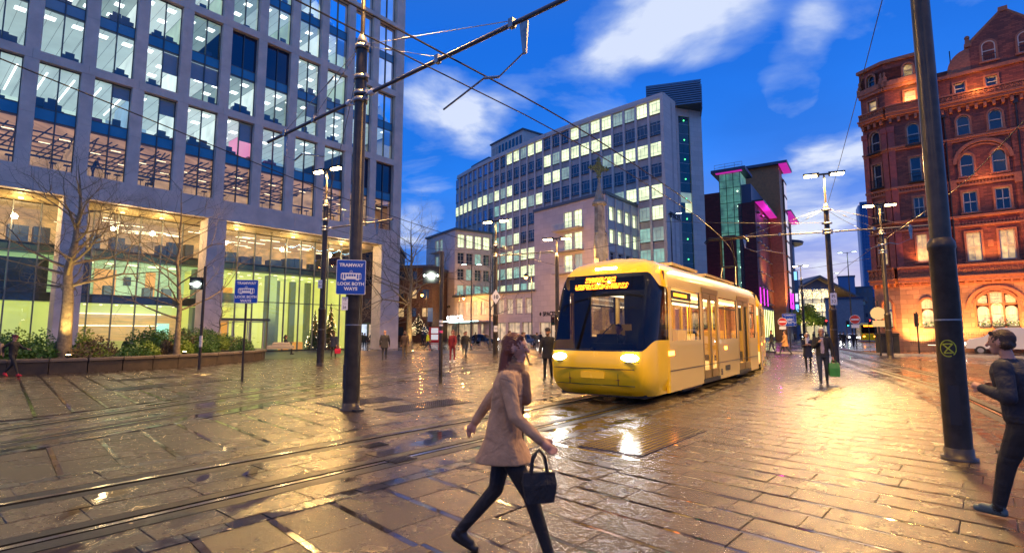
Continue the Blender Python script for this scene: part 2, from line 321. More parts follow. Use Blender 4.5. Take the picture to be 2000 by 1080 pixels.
def catmull(P, step=.4):
    out = []
    for i in range(len(P) - 1):
        p0 = P[max(0, i - 1)]; p1 = P[i]; p2 = P[i + 1]; p3 = P[min(len(P) - 1, i + 2)]
        n = max(1, int(math.dist(p1, p2) / step))
        for k in range(n):
            t = k / n; t2 = t * t; t3 = t2 * t
            out.append(tuple(.5 * (2 * p1[a] + (p2[a] - p0[a]) * t + (2 * p0[a] - 5 * p1[a] + 4 * p2[a] - p3[a]) * t2 + (3 * p1[a] - p0[a] - 3 * p2[a] + p3[a]) * t3) for a in (0, 1)))
    out.append(tuple(P[-1])); return out
class Path:
    def __init__(s, P):
        s.p = catmull(P); s.d = [0]
        for a, b in zip(s.p, s.p[1:]): s.d.append(s.d[-1] + math.dist(a, b))
        s.len = s.d[-1]
    def at(s, d, t=0.):
        import bisect
        i = min(max(bisect.bisect(s.d, d) - 1, 0), len(s.p) - 2); f = (d - s.d[i]) / (s.d[i + 1] - s.d[i])
        a, b = s.p[i], s.p[i + 1]; x = a[0] + (b[0] - a[0]) * f; y = a[1] + (b[1] - a[1]) * f
        l = s.d[i + 1] - s.d[i]; nx, ny = (b[1] - a[1]) / l, -(b[0] - a[0]) / l   # right-hand normal
        return (x + nx * t, y + ny * t)
    def near(s, x, y):
        best = 1e9; bt = 0; bd = 0
        for i in range(0, len(s.p) - 1):
            ax, ay = s.p[i]; bx, by = s.p[i + 1]; dx, dy = bx - ax, by - ay; l2 = dx * dx + dy * dy
            f = max(0, min(1, ((x - ax) * dx + (y - ay) * dy) / l2)); d = math.hypot(x - ax - f * dx, y - ay - f * dy)
            if d < best: best = d; bd = s.d[i] + f * math.sqrt(l2)
        return best, bd
ux, uy = .639, .769
P_main = Path([(-1.78 - ux * 16, 7.76 - uy * 16), (-1.78 - ux * 8, 7.76 - uy * 8), (-1.78, 7.76), (-1.78 + ux * 5, 7.76 + uy * 5), (4.9, 16.5), (7.65, 20.6), (12.0, 28.4), (18.8, 43.2), (23.7, 53.8), (40, 80), (75, 131)])
P_left = Path([(-10.9, -2), (-9.6, 3), (-7.99, 8.46), (-5.3, 17.2), (-2.9, 23), (.3, 29.5), (5, 37), (12.5, 47.5)])
P_left2 = Path([(-14.5, 1.5), (-11.0, 5.4), (-8.75, 8.9), (-6.35, 15.0), (-3.6, 21.3)])
P_right = Path([(4.4, 1.0), (7.0, 5.0), (8.7, 7.6), (10.1, 10), (11.5, 12.4), (13.15, 15.4), (16.75, 23.4), (21.8, 34.4), (27.5, 46.0), (41.5, 77)])
HW = 1.62
def camdist(x, y): return math.hypot(x, y)
def inview(x, y, m=1.12): return y > 1.5 and abs(x) < (y * .995 + .2) * .97 * m + 1.0 and y > 2.6
def slab_poly(poly, z, b, mi_top=0, tone=1.):
    # poly: 4 corners ccw -> bevelled slab
    cx = sum(p[0] for p in poly) / 4; cy = sum(p[1] for p in poly) / 4; k = []
    for x, y in poly:
        l = math.hypot(x - cx, y - cy); k.append((x - (x - cx) / l * b * 1.4, y - (y - cy) / l * b * 1.4))
    vs = [(x, y, -.03) for x, y in poly] + [(x, y, z - b * .6) for x, y in poly] + [(x, y, z) for x, y in k]
    fs = [(0, 1, 5, 4), (1, 2, 6, 5), (2, 3, 7, 6), (3, 0, 4, 7), (4, 5, 9, 8), (5, 6, 10, 9), (6, 7, 11, 10), (7, 4, 8, 11), (8, 9, 10, 11)]
    return vs, fs
def ccw(p):
    a = sum(p[i][0] * p[(i + 1) % 4][1] - p[(i + 1) % 4][0] * p[i][1] for i in range(4)); return p if a > 0 else p[::-1]

# --- slabs of the square: long courses, each with a smooth wet margin
pav = MB().quad((-40, -3, -.026), (45, -3, -.026), (45, 50, -.026), (-40, 50, -.026)).build('pavement', S_mort); structure(pav)
e1 = (math.sin(R(136)), math.cos(R(136))); e2 = (math.sin(R(42)), math.cos(R(42)))
rng = random.Random(3); slabs = []
def blocked(x, y):
    for P, w in ((P_main, HW), (P_left, HW - .1), (P_left2, 1.2), (P_right, HW)):
        d, _ = P.near(x, y)
        if d < w - .03: return True
    return False
PLANTER = [(-26, 15.5), (-19.2, 20.3), (-16.9, 22.0), (-15.1, 24.8), (-14.0, 28.5), (-13.9, 32.5), (-15.5, 36.2), (-18.5, 38.5), (-22, 38)]
def right_of_main(x, y):
    best = min(range(0, len(P_main.p) - 1, 2), key=lambda i: (P_main.p[i][0] - x) ** 2 + (P_main.p[i][1] - y) ** 2)
    (ax, ay), (bx_, by_) = P_main.p[best], P_main.p[best + 1]; return (x - ax) * (by_ - ay) - (y - ay) * (bx_ - ax) > 0
for fine, pitch, st, lens in ((False, .60, .06, (.55, .75, .9, 1.05, 1.2, 1.4)), (True, .41, .042, (.62, .75, .9, 1.0, 1.15, 1.3))):
    for j in range(-14 if not fine else -20, 74 if not fine else 112):
        u = -34 + rng.random()
        while u < 44:
            ln = rng.choice(lens); v0 = j * pitch; a = u; b_ = u + ln; u = b_
            cx = e1[0] * (a + b_) / 2 + e2[0] * (v0 + pitch / 2); cy = e1[1] * (a + b_) / 2 + e2[1] * (v0 + pitch / 2)
            if not inview(cx, cy) or cy > 42 or cx > 24 or cx < -27: continue
            rt = right_of_main(cx, cy)
            if rt and a < -3.4 < b_:
                if fine: a = -3.4
                else: b_ = -3.4
                cx = e1[0] * (a + b_) / 2 + e2[0] * (v0 + pitch / 2); cy = e1[1] * (a + b_) / 2 + e2[1] * (v0 + pitch / 2)
            if (rt and (a + b_) / 2 > -3.4) != fine: continue
            if b_ - a < .1: continue
            def pt(uu, vv): return (e1[0] * uu + e2[0] * vv, e1[1] * uu + e2[1] * vv)
            if min(P.near(cx, cy)[0] for P in (P_main, P_left, P_left2, P_right)) < HW + 1.0:
                ok = [not blocked(*pt(a + (b_ - a) * (q_ + .5) / 14, v0 + pitch / 2)) for q_ in range(14)]
                if not any(ok): continue
                if not all(ok):
                    i0 = ok.index(True); i1 = i0
                    while i1 + 1 < 14 and ok[i1 + 1]: i1 += 1
                    d_ = (b_ - a) / 14; a, b_ = (a + d_ * i0 - (.05 if i0 else 0), a + d_ * (i1 + 1) + (.05 if i1 < 13 else 0))
                    if b_ - a < .12: continue
            gp = .004 if cy < 12 else .008
            body = ccw([pt(a + gp, v0 + gp + st), pt(b_ - gp, v0 + gp + st), pt(b_ - gp, v0 + pitch - gp), pt(a + gp, v0 + pitch - gp)])
            margin = ccw([pt(a + gp, v0 + gp), pt(b_ - gp, v0 + gp), pt(b_ - gp, v0 + st + gp), pt(a + gp, v0 + st + gp)])
            z = rng.uniform(-.003, .003); tone = rng.uniform(.72, 1.28)
            if rng.random() < .05: tone *= .5
            m = MB(); vs, fs = slab_poly(body, z, .004); m.add(vs, fs, 0, tone); vs, fs = slab_poly(margin, z - .003, .002); m.add(vs, fs, 1, tone)
            slabs.append((camdist(cx, cy), m))
slabs.sort(key=lambda t: t[0])
for d, m in slabs[:300]: m.build('paving_slab', [S_slab, S_strip], pav, tone=True)
rest = MB()
for d, m in slabs[300:]:
    for k in (0,):
        b = len(rest.v); rest.v += m.v; rest.f += [tuple(b + i for i in f) for f in m.f]; rest.m += m.m; rest.t += m.t; rest.sm += m.sm
stuff(rest.build('paving_slab', [S_slab, S_strip], pav, tone=True))

# --- tram tracks laid in the paving
def strip_mesh(P, d0, d1, t0, t1, z, step=.5, thick=.03):
    m = MB(); n = max(2, int((d1 - d0) / step)); A = [P.at(d0 + (d1 - d0) * i / n, t0) for i in range(n + 1)]; B = [P.at(d0 + (d1 - d0) * i / n, t1) for i in range(n + 1)]
    vs = [(x, y, z) for x, y in A] + [(x, y, z) for x, y in B] + [(x, y, z - thick) for x, y in A] + [(x, y, z - thick) for x, y in B]; k = n + 1; fs = []
    for i in range(n): fs += [(i, k + i, k + i + 1, i + 1), (i, i + 1, 2 * k + i + 1, 2 * k + i), (k + i, 3 * k + i, 3 * k + i + 1, k + i + 1)]
    return m.add(vs, fs)
def track(P, d0, d1, dpave, edge=(True, True), hw=HW, seed=1, zoff=0., only_rails=False, rail_sides=(-1, 1)):
    rg = random.Random(seed); t = bpy.data.objects.new('tram_track', None); COL.objects.link(t); structure(t)
    for s in rail_sides:
        c = s * .7175
        strip_mesh(P, d0, d1, c - .035, c + .035, .010 + zoff).build('rail', S_rail, t)
        strip_mesh(P, d0, d1, c - s * .035, c - s * .105, .0045 + zoff, thick=.006).build('rail_groove', S_groove, t)
        strip_mesh(P, d0, d1, c + s * .035, c + s * .06, .0045 + zoff, thick=.006).build('rail_seal', S_groove, t)
        if only_rails: continue
        strip_mesh(P, d0, d1, c + s * .06, c + s * .25, .006 + zoff).build('concrete_strip', S_conc, t)
        strip_mesh(P, d0, d1, c - s * .105, c - s * .26, .006 + zoff).build('concrete_strip', S_conc, t)
    if only_rails: return t
    rows = [(-.45, -.0, 0), (0., .45, 0), (-hw + .2, -.98, 0), (.98, hw - .2, 0)]
    if edge[0]: rows.append((-hw, -hw + .2, 1))
    if edge[1]: rows.append((hw - .2, hw, 1))
    allp = []
    for a, b, mi in rows:
        d = d0 + rg.random() * .5
        while d < min(d1, dpave):
            ln = .32 if mi else rg.choice((.6, .75, .9)); c = P.at(d + ln / 2, (a + b) / 2)
            if inview(*c) and c[1] < 60:
                gq = .006; poly = ccw([P.at(d + gq, a + gq), P.at(d + ln - gq, a + gq), P.at(d + ln - gq, b - gq), P.at(d + gq, b - gq)])
                z = .006 + zoff + rg.uniform(-.002, .002); m = MB(); vs, fs = slab_poly(poly, z, .003)
                m.add(vs, fs, mi, rg.uniform(.8, 1.2)); allp.append((camdist(*c), m))
            d += ln
    allp.sort(key=lambda q: q[0])
    for _, m in allp[:260]: m.build('paving_slab', [S_sett, S_edge], t, tone=True)
    if len(allp) > 260:
        rr = MB()
        for _, m in allp[260:]:
            b = len(rr.v); rr.v += m.v; rr.f += [tuple(b + i for i in f) for f in m.f]; rr.m += m.m; rr.t += m.t; rr.sm += m.sm
        stuff(rr.build('paving_slab', [S_sett, S_edge], t, tone=True))
    strip_mesh(P, d0, min(d1, dpave), -hw, hw, -.004 + zoff, thick=.02).build('track_bed', S_mort, t)
    return t
track(P_main, 6, P_main.len - 1, 46, seed=2)
track(P_left, 6, P_left.len - 1, 45, seed=3, hw=1.5, zoff=.001)
track(P_left2, .5, P_left2.len - .1, 30, seed=4, only_rails=True, zoff=.0015)
track(P_right, 1, P_right.len - 1, 48, seed=5)

# --- road in front of the hotel and down the street, with kerbs
def prism_flat(poly, z0, z1, name, m):
    return structure(MB().prism(poly, z0, z1).build(name, m))
prism_flat([(20, 14), (46, 30), (62, 62), (95, 118), (200, 275), (188, 290), (80, 128), (48, 82), (34, 62), (26, 50), (22.4, 40), (16, 22)], -.05, -.022, 'road', S_road)
M_kerb = mat('granite kerb', (.30, .28, .27), .4, var=.25, vscale=6, bump=.2)
pv = prism_flat([(28.5, 38.9), (41.6, 28.0), (60, 10), (75, 20), (60, 60), (32.9, 53.6), (29.8, 46), (28.2, 41.5)], -.03, .10, 'hotel_pavement', S_far)
def kerb_line(pts, parent, z=.115, w=.15, ln=.9):
    P = Path(pts); d = 0
    me = {}
    while d < P.len - ln:
        a = P.at(d); b = P.at(d + ln); L_ = math.dist(a, b)
        if 'k' not in me: me['k'] = MB().bevbox(0.004, ln - .004, -w / 2, w / 2, -.03, z, .015).mesh('kerb_stone', M_kerb)
        inst('kerb_stone', me['k'], parent, (a[0], a[1], 0), math.atan2(b[1] - a[1], b[0] - a[0])); d += ln
kerb_line([(60, 10), (41.6, 28.0), (28.5, 38.9), (28.0, 40.5), (28.6, 43.5), (32.9, 53.6)], pv)
isl = prism_flat([(21.3, 43.0), (24.5, 41.8), (25.0, 43.0), (23.4, 47.5), (22.2, 48)], -.03, .10, 'traffic_island', S_far)
kerb_line([(21.3, 43.0), (24.5, 41.8), (25.0, 43.0), (23.4, 47.5)], isl)
pl_ = prism_flat([(20.5, 50), (26.5, 62), (46, 97), (80, 150), (60, 160), (30, 110), (12, 70)], -.03, .09, 'far_pavement', S_far)

# --- tactile (blister) paving panels
M_tact = mat('wet cast tactile paving', (.06, .055, .05), .16, .3, var=.3, vscale=8, bump=.1)
def tactile(c, ang, L_, W, label, nx, ny):
    t = thing('tactile_panel', label, 'tactile paving', (*c, 0), ang, 'blister paving panels set in the square')
    m = MB()
    nu = max(1, round(L_ / .4)); nv = max(1, round(W / .4)); du = L_ / nu; dv = W / nv
    for i in range(nu):
        for j in range(nv):
            q = MB().bevbox(-L_ / 2 + i * du + .004, -L_ / 2 + (i + 1) * du - .004, -W / 2 + j * dv + .004, -W / 2 + (j + 1) * dv - .004, -.02, .013, .004)
            for a in range(nx):
                for b in range(ny):
                    x = -L_ / 2 + i * du + (a + .5) * du / nx; y = -W / 2 + j * dv + (b + .5) * dv / ny; r = .013
                    q.add([(x - r, y - r, .013), (x + r, y - r, .013), (x + r, y + r, .013), (x - r, y + r, .013), (x - r * .5, y - r * .5, .019), (x + r * .5, y - r * .5, .019), (x + r * .5, y + r * .5, .019), (x - r * .5, y + r * .5, .019)],
                          [(0, 1, 5, 4), (1, 2, 6, 5), (2, 3, 7, 6), (3, 0, 4, 7), (4, 5, 6, 7)])
            q.build('blister_slab', M_tact, t)
trk = R(50.3)
tactile((2.10, 8.42), trk, 2.4, 1.0, 'large dark blister panel in front of the yellow tram', 6, 6)
tactile((-1.95, 12.1), trk, 2.2, .8, 'long blister panel right of the big sign pole, nearer the camera', 6, 6)
tactile((-3.55, 12.75), trk, 1.8, .8, 'blister panel directly behind the foot of the big sign pole', 6, 6)
tactile((-10.7, 17.0), R(70), 3.6, .9, 'blister panel at the foot of the small tramway sign', 5, 5)
tactile((-12.8, 19.6), R(60), 3.2, .8, 'blister panel nearest the planter wall', 5, 5)
M_grate = mat('iron drain cover', (.05, .045, .04), .3, .6)
for c, lb in (((-1.98, 7.85), 'small iron drain grate beside the far rail'), ((-1.42, 6.98), 'small iron drain grate beside the near rail')):
    q = MB().box(-.17, .17, -.11, .11, 0, .012)
    for k in range(7): q.box(-.15 + k * .045, -.135 + k * .045, -.09, .09, .012, .018)
    tag(q.build('drain_grate', M_grate, None, (*c, .006), trk), lb, 'drain grate', 'drain grates by the track')
# fallen leaves
M_leaf = mat('fallen pale leaf', (.55, .45, .25), .5, var=.4)
q = MB(); rl = random.Random(5)
for k in range(170):
    y = 3.2 + rl.random() ** 1.5 * 14; x = rl.uniform(-.9, .9) * y; a = rl.random() * 6.3; r = rl.uniform(.012, .026)
    q.add([(x + r * math.cos(a), y + r * math.sin(a), .016), (x + r * .6 * math.cos(a + 1.6), y + r * .6 * math.sin(a + 1.6), .021), (x - r * math.cos(a), y - r * math.sin(a), .017), (x + r * .6 * math.cos(a - 1.6), y + r * .6 * math.sin(a - 1.6), .019)], [(0, 1, 2, 3)])
lv = q.build('fallen_leaves', M_leaf); tag(lv, 'scattered pale fallen leaves on the wet paving', 'leaves'); stuff(lv)
# ================================================================ LEFT OFFICE BLOCK
M_stone = mat('pale grey stone cladding', (.70, .56, .44), .6, var=.16, vscale=.9, bump=.12, bscale=90)
M_stone_in = mat('stone reveal', (.30, .28, .25), .6, var=.1, vscale=2)
M_frame = mat('bronze window frame', (.10, .11, .11), .4, .5)
M_spand = mat('blue spandrel glass', (.05, .22, .34), .08, .0, var=.2, vscale=.4, spec=.9)
M_glass = glassmat('office glass', refl=.03, tcol=(.93, .97, 1))
M_glassd = mat('dark blue glass with blind', (.004, .012, .05), .04, spec=1.0)
M_gold = mat('brass coloured soffit panel', (.50, .38, .17), .3, .55, var=.15, vscale=.6)
M_cool1 = litmat('office interior cool wall', (.70, .95, .78), .66, .3, .5)
M_cool2 = litmat('office ceiling cool', (.66, .88, .84), .50, .12, .7)
M_bluei = litmat('office interior blue wall', (.25, .55, .85), .45, .4, .6)
M_warm1 = litmat('bar interior warm wall', (1.0, .55, .25), .42, .5, .7, stretch=(1, 1, 3))
M_warm2 = litmat('bar ceiling warm', (1.0, .50, .27), .38, .45, 2.2, stretch=(1, .15, 1))
M_pink = litmat('pink office wall', (.95, .12, .38), .7, .15, .5)
M_floor_i = mat('office carpet', (.06, .07, .09), .8)
M_lp = mat('ceiling light panel lit', (.9, .95, .95), .4, emit=(.95, 1., .92), es=2.6)
M_lpw = mat('warm ceiling light lit', (.9, .8, .6), .4, emit=(1., .78, .45), es=2.6)
M_desk = mat('navy office furniture', (.02, .05, .10), .5)
M_deskr = mat('red office screen', (.25, .06, .09), .6)
M_scr = mat('monitor picture lit', (.1, .3, .4), .4, emit=(.3, .75, 1.), es=1.2)

ROT_A = math.atan2(-.769, -.639)
A = thing('office_block', 'tall pale stone office block with big lit windows on the left side of the square', 'office building', (-11.86, 54, 0), ROT_A)
BAY = 2.855; NB = 13
def bx(i): return .36 + BAY * i
PW = .36
zrow = [11.84, 19.34, 26.84, 34.34]
ztop = 41.9
# piers (one stone panel per storey half), deep reveals
for i in range(NB + 1):
    c = bx(i); a, b = (c - PW, c + PW) if i else (-.36, c + PW - .05)
    for r in range(4):
        z0, z1 = zrow[r] + .17, zrow[r] + 7.5 - .42
        for (q0, q1) in ((z0, z0 + 3.4), (z0 + 3.4, z1)):
            MB().box(a, b, -.55, 0, q0 + .006, q1 - .006).build('pier_panel', M_stone, A)
    a0 = a
for i in range(NB):
    a, b = bx(i), bx(i + 1)
    for r in range(5):
        z = zrow[r] if r < 4 else ztop
        if r == 0: continue
        MB().box(a + .006, b - .006, -.55, .01, z - .42, z + .17).build('beam_panel', M_stone, A)
for r in range(1, 5):
    z = zrow[r] if r < 4 else ztop
    MB().box(-.35, bx(0) - .006, -.55, .01, z - .42, z + .17).build('beam_panel', M_stone, A)
# deep fascia over the colonnade
xx = [-.36, 5.5, 11.2, 17.0, 22.6, 28.3, 34.0, 38.2]
for a, b in zip(xx, xx[1:]): MB().box(a + .006, b - .006, -.6, .03, 10.45, 12.01).build('fascia_panel', M_stone, A)
# side wall to the street gap, back body, roof
MB().box(-.35, 0.0, -16, -.6, 10.45, 42.2).build('side_wall', M_stone, A)
for r in range(4):
    for k in range(4):
        y0 = -2.2 - k * 3.2
        MB().box(-.40, -.345, y0 - 1.9, y0, zrow[r] + .5, zrow[r] + 6.8).build('side_window', M_glassd, A)
MB().box(-.3, 38.2, -16, -11.5, 10.5, 42.2).build('rear_body', M_dark, A)
MB().box(-.3, 38.2, -16, 0, 42.05, 42.3).build('roof', M_dark, A)
# windows
def win_frame():
    m = MB(); w = BAY / 2 - PW; y = -.42; zt = 6.91
    for x0, x1 in ((-w, -w + .05), (w - .05, w)): m.box(x0, x1, y - .05, y + .03, .0, zt)
    m.box(-.035, .035, y - .06, y + .10, .0, zt)
    for z0, z1 in ((0, .06), (3.12, 3.2), (3.9, 3.97), (zt - .06, zt)): m.box(-w, w, y - .05, y + .035, z0, z1)
    return m.mesh('window', M_frame)
me_frame = win_frame(); w = BAY / 2 - PW
me_p1 = MB().quad((.03, -.43, .05), (w - .04, -.43, .05), (w - .04, -.43, 3.13), (.03, -.43, 3.13)).mesh('pane', M_glass)
me_p2 = MB().quad((.03, -.43, 3.96), (w - .04, -.43, 3.96), (w - .04, -.43, 6.86), (.03, -.43, 6.86)).mesh('pane', M_glass)
me_p1d = MB().quad((.03, -.43, .05), (w - .04, -.43, .05), (w - .04, -.43, 3.13), (.03, -.43, 3.13)).mesh('pane', M_glassd)
me_p2d = MB().quad((.03, -.43, 3.96), (w - .04, -.43, 3.96), (w - .04, -.43, 6.86), (.03, -.43, 6.86)).mesh('pane', M_glassd)
me_sp = MB().box(.03, w - .04, -.47, -.40, 3.2, 3.9).mesh('spandrel_panel', M_spand)
me_pic = {}
ZB = .17
def room_mesh(key, wallm, ceilm, lw, rg, kind, cross=None):
    # open office bay: floor, ceiling with lights, back wall 8 m in, now and then a white cross wall
    m = MB(); x0, x1 = -BAY / 2, BAY / 2; D = -8.5; zc = 3.05
    m.quad((x0, D, 0), (x1, D, 0), (x1, D, zc), (x0, D, zc), 0)
    m.quad((x0, D, zc), (x1, D, zc), (x1, -.5, zc), (x0, -.5, zc), 1)
    m.quad((x0, D, .02), (x0, -.5, .02), (x1, -.5, .02), (x1, D, .02), 2)
    if kind == 'bar':
        for k in range(6):
            x = rg.uniform(x0, x1); m.tube((x, D, zc - rg.uniform(.1, .35)), (x + rg.uniform(-1, 1), -.7, zc - rg.uniform(.1, .35)), .05, n=5, mi=4)
        for k in range(5):
            y = -1.5 - k * 1.3; m.box(x0, x1, y, y + .12, zc - .42, zc - .34, 5 if k % 2 else 4)
        for k in range(3): m.box(x0 + .3 + k * .8, x0 + .9 + k * .8, -2 - k * 1.7, -1.94 - k * 1.7, zc - .46, zc - .42, 3)
        m.box(x0, x1, -1.0, -.75, .85, .92, 4); 
        for k in range(rg.randint(0, 2)):
            x = rg.uniform(x0 + .3, x1 - .5); m.tube((x, -1.3, 0), (x, -1.3, .7), .03, n=5, mi=4); m.box(x - .18, x + .18, -1.5, -1.15, .7, .76, 4)
        if rg.random() < .4: m.box(x0 + .3, x1 - .3, -1.9, -1.2, 0, .45, 6)
        if rg.random() < .5: m.box(x1 - .08, x1 - .02, -6, -.8, 0, zc, 0)
    else:
        n = rg.choice((1, 2, 2, 3)); ox = rg.uniform(-.2, .25); oy = rg.uniform(-.6, .4)
        if kind == 'tube':
            for k in range(2): 
                x = x0 + .5 + k * 1.4; m.box(x, x + .09, -6.5, -1.0, zc - .35, zc - .30, 3)
        else:
            for k in range(n):
                for j in range(2):
                    x = x0 + .45 + j * 1.45 + ox; y = -1.7 - k * 2.1 + oy; m.box(x, x + .55, y, y + .55, zc - .03, zc - .012, 3)
        for k in range(5): m.box(x0 + k * .7, x0 + k * .7 + .015, D, -.5, zc - .01, zc - .004, 2)
        # furniture by the glass
        for k in range(rg.randint(1, 3)):
            x = rg.uniform(x0 + .2, x1 - .7); y = -1.3 - rg.random()
            c = rg.random()
            if c < .4: m.box(x, x + .9, y, y + .5, .0, .72, 4); m.box(x + .2, x + .7, y + .2, y + .25, .78, 1.12, 4)
            elif c < .8:
                m.box(x, x + .5, y, y + .1, .45, 1.05, 4); m.box(x, x + .5, y, y + .45, .40, .5, 4); m.tube((x + .25, y + .2, 0), (x + .25, y + .2, .42), .04, n=5, mi=4)
            else: m.box(x, x + 1.0, y, y + .4, 0, .62, 6)
        if cross or (cross is None and rg.random() < .35): m.box(x1 - .1, x1 - .02, -6, -.9, 0, zc, 0)
        if rg.random() < .3: hb = rg.uniform(.4, 1.6); m.box(x0 + .35, -.02 if rg.random() < .5 else x1 - .35, -.60, -.58, zc - hb, zc, 5)
        if rg.random() < .15: m.box(x0 + .6, x0 + 1.5, D + .02, D + .08, 1.2, 1.9, 7)
    return m.mesh('room_interior', [wallm, ceilm, M_floor_i, lw, M_desk, M_stone_in, M_deskr, M_scr])
rg = random.Random(11)
M_c1b = litmat('office interior green wall', (.60, .92, .62), .42, .35, .6); M_c2b = litmat('office ceiling dim', (.55, .80, .72), .30, .2, .7)
M_c1c = litmat('office interior white wall', (.80, .95, .85), .85, .25, .6); M_c2c = litmat('office ceiling bright', (.74, .90, .84), .62, .12, .7)
R_cool = [room_mesh('c%d' % k, *((M_cool1, M_cool2), (M_c1b, M_c2b), (M_c1c, M_c2c))[k % 3], M_lp, rg, 'panel') for k in range(15)]
R_tube = [room_mesh('t%d' % k, M_cool1, M_cool2, M_lp, rg, 'tube') for k in range(3)]
R_blue = [room_mesh('b%d' % k, M_bluei, M_cool2, M_lp, rg, 'panel') for k in range(2)]
R_pink = [room_mesh('p0', M_pink, M_cool2, M_lp, rg, 'panel', True)]
R_bar = [room_mesh('w%d' % k, M_warm1, M_warm2, M_lpw, rg, 'bar') for k in range(6)]
DARK_UP = {(0, 0), (0, 1), (1, 4), (1, 5), (3, 0)}
for r in range(4):
    for i in range(NB):
        if r == 3 and i > 9: continue
        c = bx(i) + BAY / 2; z = zrow[r] + ZB
        f = inst('window', me_frame, A, (c, 0, z))
        d = (r, i) in DARK_UP
        for sgn in (0, 1):
            x = 0 if sgn else -w + .01
            inst('pane', me_p1, f, (x, 0, 0)); inst('pane', me_p2d if d else me_p2, f, (x, 0, 0)); inst('spandrel_panel', me_sp, f, (x, 0, 0))
        lo = rg.choice(R_bar) if r == 0 else rg.choice(R_cool)
        up = rg.choice(R_tube) if (r == 0 and i > 6) else rg.choice(R_cool + R_blue[:1])
        if r == 0 and i in (3, 2): up = R_blue[1]
        if r == 0 and i == 4: up = R_pink[0]
        if r == 0 and i == 7: up = R_blue[0]
        inst('room_interior', lo, A, (c, 0, z))
        if not d: inst('room_interior', up, A, (c, 0, z + 3.85))
# floor plates between the rooms (hide the voids)
for r in range(4):
    MB().box(-.05, 37.7, -11.4, -.5, zrow[r] + ZB - .5, zrow[r] + ZB - .02).build('floor_plate', M_dark, A)
    MB().box(-.05, 37.7, -11.4, -.5, zrow[r] + ZB + 3.12, zrow[r] + ZB + 3.84).build('floor_plate', M_dark, A)
# colonnade: big piers, gold soffit, recessed glazing
for a, b in ((-.36, 1.9), (16.75, 18.1), (25.45, 26.75), (34.1, 35.4)):
    for z0, z1 in ((0, 3.4), (3.4, 6.9), (6.9, 10.44)): MB().box(a, b, -1.5, -.01, z0 + .004, z1 - .006).build('column_panel', M_stone, A)
for k in range(13):
    a = -.3 + k * 2.95
    for (y0, y1) in ((-1.75, -.62), (-3.4, -1.76)): MB().box(a + .01, a + 2.94, y0, y1, 10.36, 10.44).build('soffit_panel', M_gold, A)
YG = -3.3
M_mull = mat('satin mullion', (.20, .21, .19), .35, .6)
gx = [3.0 + 1.43 * k for k in range(0, 26)]
for x in gx: MB().box(x - .035, x + .035, YG - .05, YG + .14, .1, 10.36).build('mullion', M_mull, A)
for z in (4.33, 7.05, 7.62): MB().box(3.0, 38.0, YG - .04, YG + .05, z - .035, z + .035).build('transom', M_frame, A)
MB().box(3.0, 38.0, YG - .10, YG - .02, 7.09, 7.58).build('transom', mat('dull green slab edge glass', (.05, .09, .08), .1), A)
for k in range(len(gx) - 1):
    for z0, z1 in ((.1, 4.3), (4.36, 7.02), (7.65, 10.34)):
        MB().quad((gx[k] + .03, YG, z0), (gx[k + 1] - .03, YG, z0), (gx[k + 1] - .03, YG, z1), (gx[k] + .03, YG, z1)).build('shop_pane', M_glass, A)
# lobby interiors
M_lob = litmat('lobby cream wall', (.84, .82, .12), .72, .22, .35)
M_lobc = litmat('lobby ceiling', (.78, .86, .16), .66, .15, .5)
M_lobd = mat('lobby grey column', (.10, .11, .08), .5, emit=(.5, .6, .3), es=.10)  # columns glow faintly, lobby light put into the surface
M_wood = litmat('oak slat wall', (.95, .42, .07), .52, .5, 1.3, stretch=(.6, .6, 14))
M_meet = litmat('meeting room wall', (.55, .85, .28), .50, .2, .5)
M_door = mat('orange oak door', (.5, .2, .05), .5, emit=(1., .42, .08), es=.5)  # oak parts glow in place of lobby light
M_topw = litmat('upper office wall', (1.0, .50, .12), .48, .6, 1.2, stretch=(1, 1, 2))
M_topc = litmat('upper office ceiling', (1.0, .52, .16), .42, .4, 1.5)
q = MB()
# upper level (z 7.6-10.4), full length
q.quad((3, -10.8, 7.6), (38, -10.8, 7.6), (38, -10.8, 10.3), (3, -10.8, 10.3), 0)
q.quad((3, -10.8, 10.3), (38, -10.8, 10.3), (38, -3.5, 10.3), (3, -3.5, 10.3), 1)
q.box(3, 38, -10.8, -3.45, 7.1, 7.6, 2)
rr_ = random.Random(4)
for k in range(60):
    x = rr_.uniform(3, 37); y = rr_.uniform(-10, -4); q.box(x, x + rr_.choice((.5, 1.2)), y, y + .12, 10.05, 10.1, 3)
for k in range(26):
    x = 3.3 + k * 1.33 + rr_.random(); q.box(x, x + rr_.uniform(.5, 1.1), -4.8 - rr_.random(), -4.4, 7.6, 7.6 + rr_.uniform(.7, 1.35), 4)
q.build('upper_interior', [M_topw, M_topc, M_dark, M_lpw, M_desk], A)
q = MB()
# double height lobby x 3..17
q.quad((3, -9.5, 0), (17, -9.5, 0), (17, -9.5, 6.9), (3, -9.5, 6.9), 0)
q.quad((3.02, -3.6, 0), (3.02, -9.5, 0), (3.02, -9.5, 6.9), (3.02, -3.6, 6.9), 0)
q.quad((3, -9.5, 6.9), (17, -9.5, 6.9), (17, -3.5, 6.9), (3, -3.5, 6.9), 1)
q.quad((3, -9.5, .03), (3, -3.5, .03), (17, -3.5, .03), (17, -9.5, .03), 5)
for x in (4.3, 6.0, 7.7): q.box(x, x + .55, -9.4, -9.0, 0, 6.9, 2)
for x in (10.2, 16.4): q.box(x, x + .8, -5.4, -4.6, 0, 6.9, 2)
for k in range(24):
    q.box(3.6 + (k % 8) * 1.7, 3.85 + (k % 8) * 1.7, -4.4 - (k // 8) * 1.6, -4.2 - (k // 8) * 1.6, 6.86, 6.89, 3)
